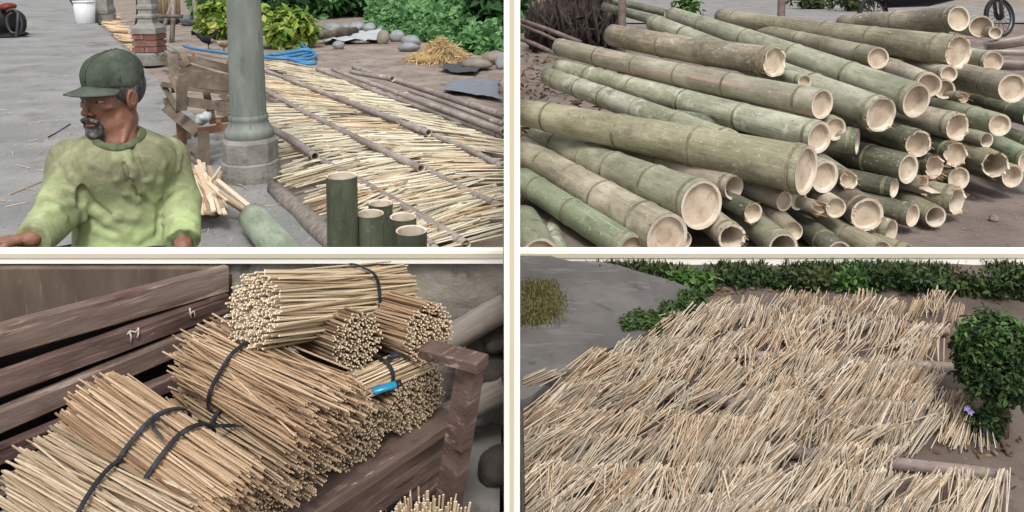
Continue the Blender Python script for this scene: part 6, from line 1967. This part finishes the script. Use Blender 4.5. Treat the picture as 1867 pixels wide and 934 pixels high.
for bi, (P, h0, h1, warm, dens) in enumerate(BANDS):
    # as many sticks as the row is long on the ground
    glen = sum((at_z(*P[i + 1], 0) - at_z(*P[i], 0)).length for i in range(len(P) - 1))
    nh = int(glen / 0.18 * dens)
    cum = [0]
    gp = [at_z(*lerp_path(P, i / 60), 0) for i in range(61)]
    for i in range(60): cum.append(cum[-1] + (gp[i + 1] - gp[i]).length)
    for hnd in range(nh):
        t = (hnd + random.random()) / nh * cum[-1]
        i = max(j for j in range(61) if cum[j] <= t); f = min((i + (t - cum[i]) / max((cum[min(i + 1, 60)] - cum[i]), 1e-6)) / 60, 1)
        u, v = lerp_path(P, f)
        # far ones are spaced in metres, so f already runs evenly over the ground
        hu_, hv_ = h0[0] + (h1[0] - h0[0]) * f, h0[1] + (h1[1] - h0[1]) * f
        c0 = at_z(u, v, 0.03)
        hv_a = Vector(at_z(u + hu_, v + hv_, 0.03)) - c0
        ang = random.gauss(0, 0.10) + 0.2 * wnoise((c0.x * 1.5, c0.y * 1.5, 2))
        for _ in range(random.randint(11, 17)):
            a2 = ang + random.gauss(0, 0.07)
            if random.random() < 0.02: a2 += random.gauss(0, 0.5)
            c_, s_ = math.cos(a2), math.sin(a2)
            hv2 = Vector((hv_a.x * c_ - hv_a.y * s_, hv_a.x * s_ + hv_a.y * c_, 0)) * random.uniform(0.85, 1.12)
            cc = c0 + Vector((random.gauss(0, 0.05), random.gauss(0, 0.06), random.uniform(0.0, 0.04)))
            z0, z1 = random.uniform(0.0, 0.03), random.uniform(0.0, 0.03)
            a, e = cc - hv2, cc + hv2
            a.z = cc.z + z0; e.z = cc.z + z1
            if e.x > -0.05: e = a.lerp(e, (-0.05 - a.x) / (e.x - a.x)) if a.x < -0.1 else e
            if e.x > -0.04 or a.x > -0.04: continue
            if wnoise((cc.x * 2.2, cc.y * 2.2, 6)) < -0.22 and random.random() < 0.8: continue
            if any((q_ - edge[0]).cross(d_).z < 0.05 for q_ in (a, e)) : continue
            yp0.append(a); yp1.append(e); yr.append(random.uniform(0.0050, 0.0072) * (1.0 if bi < 6 else 1.6))
            ym.append(1 if random.random() < warm else 0)
YM = [SK_Y, SK_Y2]
order = sorted(range(len(yp0)), key=lambda i: min(yp0[i].y, yp1[i].y))
near_i = [i for i in order if max(yp0[i].y, yp1[i].y) > 3.9 and (yp0[i].y + yp1[i].y) / 2 > 4.05][:300]
for i in near_i:
    o = one_stick(yp0[i], yp1[i], yr[i], YM[ym[i]], 'y', None, 'drying_stick')
    tag(o, 'pale stick drying on the earth behind the upright bamboo tubes', 'stick', 'sticks drying nearest the porch')
ss = set(near_i)
for q_, nm in ((0, 'yard_drying_sticks'), (1, 'warm_yard_drying_sticks')):
    idx = [i for i in range(len(yp0)) if i not in ss and ym[i] == q_]
    o = link(nm, sticks_mesh(nm, [yp0[i] for i in idx], [yp1[i] for i in idx], [yr[i] for i in idx], YM[q_], 4, 0.005))
    tag(o, ('pale yellow sticks spread over poles in the yard', 'reddish tan sticks spread along the porch edge')[q_], 'sticks', kind='stuff')

M_OLDB = bamboo_mat('bamboo_old_grey', C(114, 102, 90), C(144, 132, 118), C(174, 163, 149))
def yard_pole(pts, wpx, lab, z=0.07, hollow=True):
    P = [at_z(u, v, z) for u, v in pts]
    a, e = P[-1], P[0]
    if a.x > -0.06: a = e.lerp(a, (-0.06 - e.x) / (a.x - e.x))
    bamboo_pole(a, e, px(at_z(*pts[len(pts) // 2], z), wpx) / 2, px(at_z(*pts[len(pts) // 2], z), wpx) / 2 * 0.85, M_OLDB, lab, node_gap=0.55, end='hollow', seg=14, bow=0.02, group='poles lying in the yard')
yard_pole([(478, 127), (782, 243)], 13, 'weathered pole under the sticks with dark open end in mid-yard', 0.10)
yard_pole([(790, 247), (925, 308)], 13, 'weathered pole continuing past the dark open end', 0.08)
yard_pole([(476, 160), (640, 252), (768, 308)], 13, 'brown pole with a torn end beneath the middle stick rows', 0.10)
yard_pole([(770, 304), (852, 346), (930, 386)], 14, 'split grey pole lying after the torn brown end', 0.08)
yard_pole([(490, 232), (575, 286)], 16, 'grey pole with sawn end near the column', 0.10)
yard_pole([(580, 290), (700, 362), (850, 447)], 16, 'long grey pole running down behind the upright tubes', 0.07)
yard_pole([(740, 418), (800, 462)], 16, 'dark pole end beside the frontmost upright tube', 0.07)
yard_pole([(578, 126), (925, 252)], 12, 'first of the long bare poles, next to the stick rows', 0.10)
yard_pole([(607, 127), (925, 242)], 13, 'second of the long bare poles from the stick rows', 0.16)
yard_pole([(640, 131), (716, 144)], 10, 'short pole end on top of the bare poles', 0.20)
yard_pole([(645, 124), (925, 214)], 15, 'thickest long bare pole, outermost from the stick rows', 0.14)
yard_pole([(748, 166), (925, 229)], 11, 'shorter bare pole lying between the long ones', 0.2)
# plank along the porch edge
mb = MB()
pts = [at_z(u, v, 0.05) for u, v in ((500, 345), (522, 366), (548, 388), (572, 412), (606, 444), (650, 482))]
p0 = pts[0].copy()
mb.tube([p - p0 for p in pts], [0.05, 0.055, 0.05, 0.06, 0.055, 0.05], 7)
tag(mb.build('edge_log', M_GREYWOOD, None, p0), 'crooked grey log lying along the porch edge', 'log')

# ---- beyond: stones, straw, tarps, hose, hens
M_ROCK = nmat('grey_rock', [C(112, 116, 118), C(142, 146, 148), C(172, 176, 176)], 3, detail=9, bump=0.6, bscale=10, bdist=0.02, vary=0.16)
M_ROCKB = nmat('brown_rock', [C(112, 102, 92), C(138, 128, 118), C(164, 154, 142)], 3, detail=9, bump=0.7, bscale=10, bdist=0.02, vary=0.1)
ROCKS = [(605, 50, 20, 8, 0, 'long flat pale boulder at the near end of the stone row'), (628, 50, 10, 6, 0, 'small round boulder second in the stone row'), (649, 49, 16, 9, 0, 'smooth pale boulder in the middle of the stone row'), (672, 51, 13, 9, 0, 'rounded boulder after the middle one in the row'),
         (699, 52, 13, 8, 0, 'dark rounded boulder toward the foliage'), (698, 68, 12, 14, 1, 'brown craggy rock standing before the stone row'), (722, 66, 15, 11, 0, 'pale upright boulder beside the brown craggy rock'), (748, 76, 18, 12, 0, 'large pale boulder at the far end of the row'),
         (744, 86, 20, 9, 0, 'dark low boulder before the large pale one'), (592, 64, 18, 9, 0, 'flat boulder beside the fallen log end'), (616, 82, 12, 8, 0, 'grey boulder holding down the white sheet'), (655, 76, 18, 4, 1, 'flat brown slab on the white sheet'), (628, 66, 22, 6, 0, 'low broad boulder behind the white sheet'),
         (868, 118, 30, 11, 1, 'dark low rock by the straw heap'), (900, 106, 22, 13, 1, 'dark lumpy rock at the far side of the yard'), (914, 112, 12, 16, 0, 'dark upright rock next to the partition'), (560, 42, 8, 6, 0, 'small pale stone beside the leafy shrub')]
for (u, v, w_, h_, mk, lab) in ROCKS:
    p = at_z(u, v + h_ * 0.8, 0.0)
    if p.x > -0.15: continue
    k_ = px(p, 1.0)
    stone('boulder', (p.x, p.y + w_ * k_ * 0.5, h_ * k_ * 0.7), w_ * k_, w_ * k_ * 0.7, h_ * k_ * 1.05, M_ROCKB if mk else M_ROCK, lab, 'boulder', 'boulders at the back of the yard', rough_=0.22)
for o in [o for o in COL.objects if o.name.startswith('boulder')]: o.rotation_euler[2] = random.uniform(-0.3, 0.3)
def crumple(name, quad, mat, label, z=0.03, amp=0.05, n=26, cat='sheet'):
    Q = [at_z(u, v, 0.0) for u, v in quad]
    V = []
    for j in range(n):
        for i in range(n):
            a, b_ = i / (n - 1), j / (n - 1)
            p = (Q[0].lerp(Q[1], a)).lerp(Q[3].lerp(Q[2], a), b_)
            h_ = abs(wnoise((p.x * 2.2, p.y * 2.2, 4))) * amp + abs(wnoise((p.x * 6, p.y * 6, 9))) * amp * 0.4
            e_ = 0.08 * wnoise((p.x * 3, p.y * 3, 1))
            V.append((p.x + e_, p.y + e_, z + h_))
    Fq = [(j * n + i, j * n + i + 1, (j + 1) * n + i + 1, (j + 1) * n + i) for j in range(n - 1) for i in range(n - 1)]
    o = link(name, np_mesh(name, np.array(V), np.array(Fq), mat, smooth=True))
    md = o.modifiers.new('thick', 'SOLIDIFY'); md.thickness = 0.006
    return tag(o, label, cat)
crumple('plastic_sheet', [(588, 82), (700, 78), (694, 62), (600, 64)], flat('white_sheet', C(188, 192, 194), 0.5), 'crumpled white plastic sheet below the stone row', 0.04, 0.14)
crumple('grey_tarp', [(800, 168), (916, 186), (916, 150), (830, 148)], flat('grey_tarp_cloth', C(128, 134, 142), 0.5), 'grey blue tarp spread flat by the bare poles', 0.02, 0.06)
crumple('dark_tarp', [(800, 130), (870, 138), (880, 122), (815, 120)], flat('dark_tarp_cloth', C(74, 76, 78), 0.6), 'dark scrap of tarp in front of the straw heap', 0.02, 0.08)
# straw heap
sc = at_z(802, 116, 0.0); ks = px(sc, 1.0)
sh_o = empty('straw_heap', sc); tag(sh_o, 'heap of golden straw in the yard before the foliage', 'straw heap')
M_STRAW = stick_mat('straw', C(168, 138, 92), C(204, 176, 126), C(228, 208, 164))
stone('straw_core', (0, 0.35, 4 * ks), 32 * ks, 0.45, 20 * ks, nmat('straw_core', [C(150, 120, 78), C(186, 156, 108), C(206, 180, 132)], 14, bump=0.9, bscale=40, bdist=0.03, vary=0), parent=sh_o, rough_=0.25)
P0, P1 = [], []
for _ in range(3200):
    a = random.uniform(0, 6.28); r_ = abs(random.gauss(0, 0.5)) * 46 * ks
    hgt = max(0.01, 32 * ks * (1 - r_ / (50 * ks)))
    p = Vector((math.cos(a) * r_, 0.3 + math.sin(a) * r_ * 0.6, hgt * random.uniform(0.75, 1.05)))
    d = Vector((math.cos(a) * 0.7 + random.gauss(0, 0.5), math.sin(a) * 0.5 + random.gauss(0, 0.5), -0.6 + random.gauss(0, 0.35))).normalized()
    P0.append(p - d * 0.12); P1.append(p + d * random.uniform(0.12, 0.3))
tag(link('straw', sticks_mesh('straw', P0, P1, 0.006, [M_STRAW, M_STRAW], 4, 0.04), sh_o), kind='stuff')
# blue hose: a long line from the porch and a loose coil
mb = MB()
h0 = at_z(530, 100, 0.0)
pts = []
for u, v in ((335, 84), (360, 90), (395, 95), (430, 99), (480, 101), (520, 98), (560, 92), (576, 100), (560, 108), (500, 106), (484, 103), (520, 96), (556, 90), (566, 96), (540, 101), (520, 104), (545, 112), (576, 115), (555, 117), (538, 112), (552, 104), (574, 98), (556, 86), (540, 78), (532, 74)):
    pts.append(at_z(u, v, 0.04 + random.uniform(0, 0.05)) - h0)
fine = []
for i in range(len(pts) - 1):
    pa, pb, pc, pd = pts[max(i - 1, 0)], pts[i], pts[i + 1], pts[min(i + 2, len(pts) - 1)]
    for t in (0, 0.25, 0.5, 0.75):
        fine.append(0.5 * ((2 * pb) + (-pa + pc) * t + (2 * pa - 5 * pb + 4 * pc - pd) * t * t + (-pa + 3 * pb - 3 * pc + pd) * t ** 3))
mb.tube(fine, 0.026, 8)
tag(mb.build('garden_hose', NT('blue_hose').bsdf(C(64, 130, 176), 0.45, 0.35), None, h0), 'blue garden hose trailing to a loose coil by the leafy shrub', 'hose')

# hens: a body lathe along the back, tail, neck with head, legs
def hen(u, v, hpx, face, mats, label, peck=False):
    g = at_z(u, v, 0.0); h_ = px(g, hpx)
    vol = Vol((-1.0, -0.55, -0.1), (1.0, 0.55, 1.25), 0.03)
    vol.ell((0, 0, 0.52), (0.34, 0.20, 0.22), None, 0.08)
    vol.ell((0.16, 0, 0.50), (0.20, 0.18, 0.20), None, 0.08)
    tl = (-0.62, 0, 0.86) if not peck else (-0.55, 0, 0.72)
    vol.cap((-0.25, 0, 0.58), tl, 0.15, 0.07, 0.08)
    if peck:
        vol.cap((0.28, 0, 0.55), (0.52, 0, 0.28), 0.12, 0.08, 0.06); vol.ell((0.56, 0, 0.22), (0.10, 0.07, 0.07), None, 0.04)
    else:
        vol.cap((0.26, 0, 0.60), (0.42, 0, 0.92), 0.13, 0.075, 0.06); vol.ell((0.45, 0, 0.98), (0.095, 0.07, 0.075), None, 0.04)
    for s_ in (-1, 1): vol.cap((0.02, 0.09 * s_, 0.40), (0.02, 0.09 * s_, 0.24), 0.08, 0.04, 0.04)
    V, F_ = vol.mesh()
    o = link('hen', np_mesh('hen', V * h_, F_, mats[0], smooth=True), None, g)
    o.rotation_euler = (0, 0, face)
    tag(o, label, 'hen')
    hx = (0.56, 0.22) if peck else (0.46, 0.98)
    mb = MB()
    for s_ in (-1, 1):
        mb = MB(); mb.tube([Vector((0.02, 0.09 * s_, 0.26)) * h_, Vector((0.0, 0.09 * s_, 0.0)) * h_], 0.022 * h_, 6)
        for t in (-0.5, 0, 0.5): mb.tube([Vector((0.0, 0.09 * s_, 0.015)) * h_, Vector((0.12, 0.09 * s_ + t * 0.12, 0.01)) * h_], 0.014 * h_, 5)
        mb.build('leg', flat('hen_leg', C(150, 130, 90), 0.6), o)
    mb = MB(); mb.tube([Vector((hx[0] + 0.05, 0, hx[1])) * h_, Vector((hx[0] + 0.17, 0, hx[1] - 0.03)) * h_], [0.035 * h_, 0.006 * h_], 6); mb.build('beak', flat('hen_beak', C(176, 150, 100), 0.5), o)
    mb = MB()
    for k_ in range(4): mb.tube([Vector((hx[0] - 0.06 + k_ * 0.035, 0, hx[1] + 0.05)) * h_, Vector((hx[0] - 0.07 + k_ * 0.035, 0, hx[1] + 0.13)) * h_], [0.026 * h_, 0.012 * h_], 6)
    mb.build('comb', flat('hen_comb', C(150, 62, 56), 0.5), o)
    P0, P1 = [], []
    for k_ in range(16):
        a = random.uniform(-0.5, 0.5); P0.append(Vector((tl[0] + 0.12, a * 0.1, tl[2] - 0.06)) * h_); P1.append(Vector((tl[0] - 0.22 + abs(a) * 0.1, a * 0.28, tl[2] + random.uniform(-0.08, 0.16))) * h_)
    tag(link('tail_feathers', sticks_mesh('tail_feathers', P0, P1, 0.03 * h_, [mats[0], mats[0]], 4, 0.03), o), kind='stuff')
    return o
hen(380, 90, 34, R(12), [nmat('black_feather', [C(22, 23, 26), C(36, 38, 44), C(54, 58, 64)], 14, bump=0.6, bscale=60, bdist=0.02, vary=0)], 'black hen walking upright before the shrubs')
hen(408, 95, 28, R(8), [nmat('brown_feather', [C(92, 74, 62), C(142, 122, 106), C(206, 190, 170)], 10, bump=0.6, bscale=60, bdist=0.02, vary=0)], 'mottled pale brown hen pecking beside the black one', True)

# fallen log end and crate by the shrub
p = at_z(568, 66, 0.15); e = p + Vector((0.6, 1.2, 0.0))
mb = MB(); mb.tube([(0, 0, 0), e - p], 8 * px(p, 1), 16); tag(mb.build('log', M_OLDWOOD, None, p), 'short sawn log lying beside the shrub at the stone row', 'log')
# bamboo fence and clutter far behind the brick column
f0 = at_z(277, 30, 0.0)
fo = empty('bamboo_fence', f0); tag(fo, 'pale upright bamboo fence far behind the brick column', 'fence')
for i in range(10):
    a = at_z(277 + i * 5.5, 30, 0.0) - f0
    mb = MB(); mb.tube([a, a + Vector((0, 0, 1.5 + random.uniform(-0.1, 0.1)))], 0.05, 7); mb.build('slat', nmat('fence_bamboo', [C(150, 130, 104), C(180, 160, 132), C(200, 182, 154)], 9, vary=0.2), fo)
mb = MB(); mb.tube([at_z(274, 30, 0.5) - f0, at_z(333, 30, 0.5) - f0], 0.04, 6); mb.build('rail', M_OLDWOOD, fo)
for i, (u, v, w_, h_, lab) in enumerate(((300, 44, 24, 8, 'dark heap of tarpaulin behind the brick column'), (328, 40, 24, 8, 'grey sacking heap by the far bamboo fence'), (350, 46, 18, 7, 'dark low sack between fence and shrubs'))):
    p = at_z(u, v, 0.0); k_ = px(p, 1)
    stone('tarp_heap', (p.x, p.y, h_ * k_ * 0.5), w_ * k_, w_ * k_ * 0.6, h_ * k_, flat('heap_cloth_%d' % i, C(*((58, 62, 64), (120, 124, 128), (70, 70, 70))[i]), 0.6), lab, 'heap', 'heaps by the far fence', rough_=0.5)
for (u0, v0, u1, v1, lab) in ((296, 55, 316, -5, 'thin post leaning before the far fence'), (313, 76, 315, -5, 'thin upright post in the yard beyond the boards'), (356, 52, 352, -8, 'thin crooked post near the shrubs')):
    a = at_z(u0, v0, 0.0); e = at_y(u1, v1, a.y + 0.2)
    mb = MB(); mb.tube([(0, 0, -0.02), (e - a) * 0.5 + Vector((0.02, 0, 0)), e - a], [0.05, 0.045, 0.04], 7)
    tag(mb.build('post', M_GREYWOOD, None, a), lab, 'post', 'thin posts in the yard')

# ---- foliage at the back of the yard
LEAF_YARD = leaf_mat('leaf_yard', [C(38, 74, 36), C(66, 112, 58), C(98, 146, 84), C(134, 176, 116)], 0.3)
LEAF_YARD2 = leaf_mat('leaf_yard_deep', [C(26, 50, 28), C(46, 82, 44), C(76, 118, 70), C(112, 150, 100)], 0.3)
LEAF_CROT = leaf_mat('leaf_croton', [C(74, 112, 40), C(120, 154, 60), C(166, 186, 84), C(206, 210, 130)], 0.3)
def shrub(u, v, wpx, hpx, mat, label, n, lsize, clumps=60, name='shrub', group='shrubs at the back of the yard', asp=0.55, spread=0.16):
    g = at_z(u, v, 0.0); k_ = px(g, 1.0)
    rx, rz_ = wpx * k_ / 2, hpx * k_ / 2
    o = empty(name, g); tag(o, label, 'shrub', group)
    P, Nn = clump_points(n, (0, rx * 0.5, rz_ * 0.95), (rx, rx * 0.8, rz_), clumps, spread, 0.5)
    P[:, 2] = np.maximum(P[:, 2], 0.02)
    leaf_cloud('crown', P, Nn, lsize, mat, asp, 0.25, 0.5, o)
    mb = MB()
    for _ in range(7):
        a = random.uniform(0, 6.28)
        t_ = Vector((math.cos(a) * rx * 0.6, rx * 0.5 + math.sin(a) * rx * 0.4, rz_ * random.uniform(0.9, 1.6)))
        mb.tube([Vector((random.gauss(0, 0.05), rx * 0.5, -0.02)), t_ * 0.5 + Vector((0, rx * 0.25, 0)), t_], [0.035, 0.025, 0.01], 6)
    mb.build('trunk', M_BARK, o)
    return o
shrub(516, 88, 92, 66, LEAF_CROT, 'yellow-green leafy shrub right of the column above the blue hose', 1700, 0.17, 50)
shrub(412, 70, 110, 74, LEAF_CROT, 'yellow-leaved shrub behind the hens', 1700, 0.19, 50)
shrub(385, 40, 80, 60, LEAF_YARD, 'green shrub behind the yellow-leaved one and the hens', 1200, 0.22, 40)
shrub(470, 46, 120, 80, LEAF_YARD2, 'dark green shrub behind the round column', 1600, 0.24, 50)
shrub(560, 34, 120, 80, LEAF_YARD, 'tall bright shrub behind the stone row, near the log', 1700, 0.25, 50)
shrub(640, 30, 130, 76, LEAF_YARD2, 'deep green shrub behind the middle of the stone row', 1700, 0.25, 50)
shrub(905, 72, 90, 100, LEAF_YARD2, 'large-leaved climber mass close to the partition', 1100, 0.34, 40)
# low creeping cover between the stones and the partition, one tangled mass
P, Nn = [], []
for _ in range(9500):
    f = random.random()
    u = 672 + f * 250; vmax = 50 + (u - 672) * 0.22
    v = random.uniform(20, vmax) if random.random() < 0.55 else vmax - abs(random.gauss(0, 9))
    p = at_z(u, v + 2, 0.0)
    if p.x > -0.25: continue
    hh = max(0.05, 0.35 + 0.9 * abs(wnoise((p.x * 0.5, p.y * 0.5, 2)))) * min(1, (vmax - v) / 16 + 0.15)
    P.append((p.x, p.y, random.uniform(0.1, 1.0) * hh)); Nn.append((random.gauss(0, 0.4), -0.5, 0.8))
o = leaf_cloud('ground_cover', np.array(P), np.array(Nn), 0.15, LEAF_YARD, 0.75, 0.2, 0.5)
tag(o, 'green creeping ground cover behind the stones and straw', 'ground cover', kind='stuff')
P, Nn = [], []
for _ in range(5200):
    u = random.uniform(355, 925); v = random.uniform(-22, 22)
    r_ = ray(u, v)
    y_ = random.uniform(26, 36)
    p = CAM + r_ * (y_ / r_.y)
    if p.x > -0.4: continue
    P.append((p.x, p.y, max(0.1, p.z + random.gauss(0, 0.2)))); Nn.append((random.gauss(0, 0.4), -0.8, 0.6))
o = leaf_cloud('far_foliage', np.array(P), np.array(Nn), 0.42, LEAF_YARD2, 0.6, 0.2, 0.5)
tag(o, 'far green wall of foliage closing the yard', 'foliage', kind='stuff')
# small litter on the porch and the earth
for (u0, v0, u1, v1, r_, m_, lab) in ((17, 355, 84, 327, 0.004, SK_PALE, 'long pale stick lying on the porch floor'), (88, 250, 128, 226, 0.006, [flat('black_pipe', C(40, 38, 36), 0.6)] * 2, 'black rubber strip lying on the porch behind the shoulder'),
                              (30, 300, 54, 306, 0.003, SK_PALE, 'short pale splinter on the porch floor'), (134, 392, 142, 402, 0.004, SK_PALE, 'pale splinter between arm and trunk on the floor'), (165, 77, 200, 82, 0.006, SK_DULL, 'thin dark twig on the porch beyond the cap')):
    a, e = at_z(u0, v0, ZP + 0.008), at_z(u1, v1, ZP + 0.008)
    tag(one_stick(a, e, r_, m_, 'x', None, 'splinter'), lab, 'splinter', 'litter on the porch')

P0, P1 = [], []
for _ in range(220):
    u, v = random.uniform(5, 560), random.uniform(60, 450)
    a = at_z(u, v, ZP + 0.004); an = random.uniform(0, 3.14); L_ = random.uniform(0.03, 0.14)
    if (a - edge[0]).cross(d_).z > -0.05: continue
    P0.append(a); P1.append(a + Vector((math.cos(an) * L_, math.sin(an) * L_, random.uniform(0, 0.01))))
tag(link('straw_litter', sticks_mesh('straw_litter', P0, P1, 0.0022, SK_PALE, 4, 0.05)), 'thin straw shavings scattered over the porch floor', 'litter', kind='stuff')
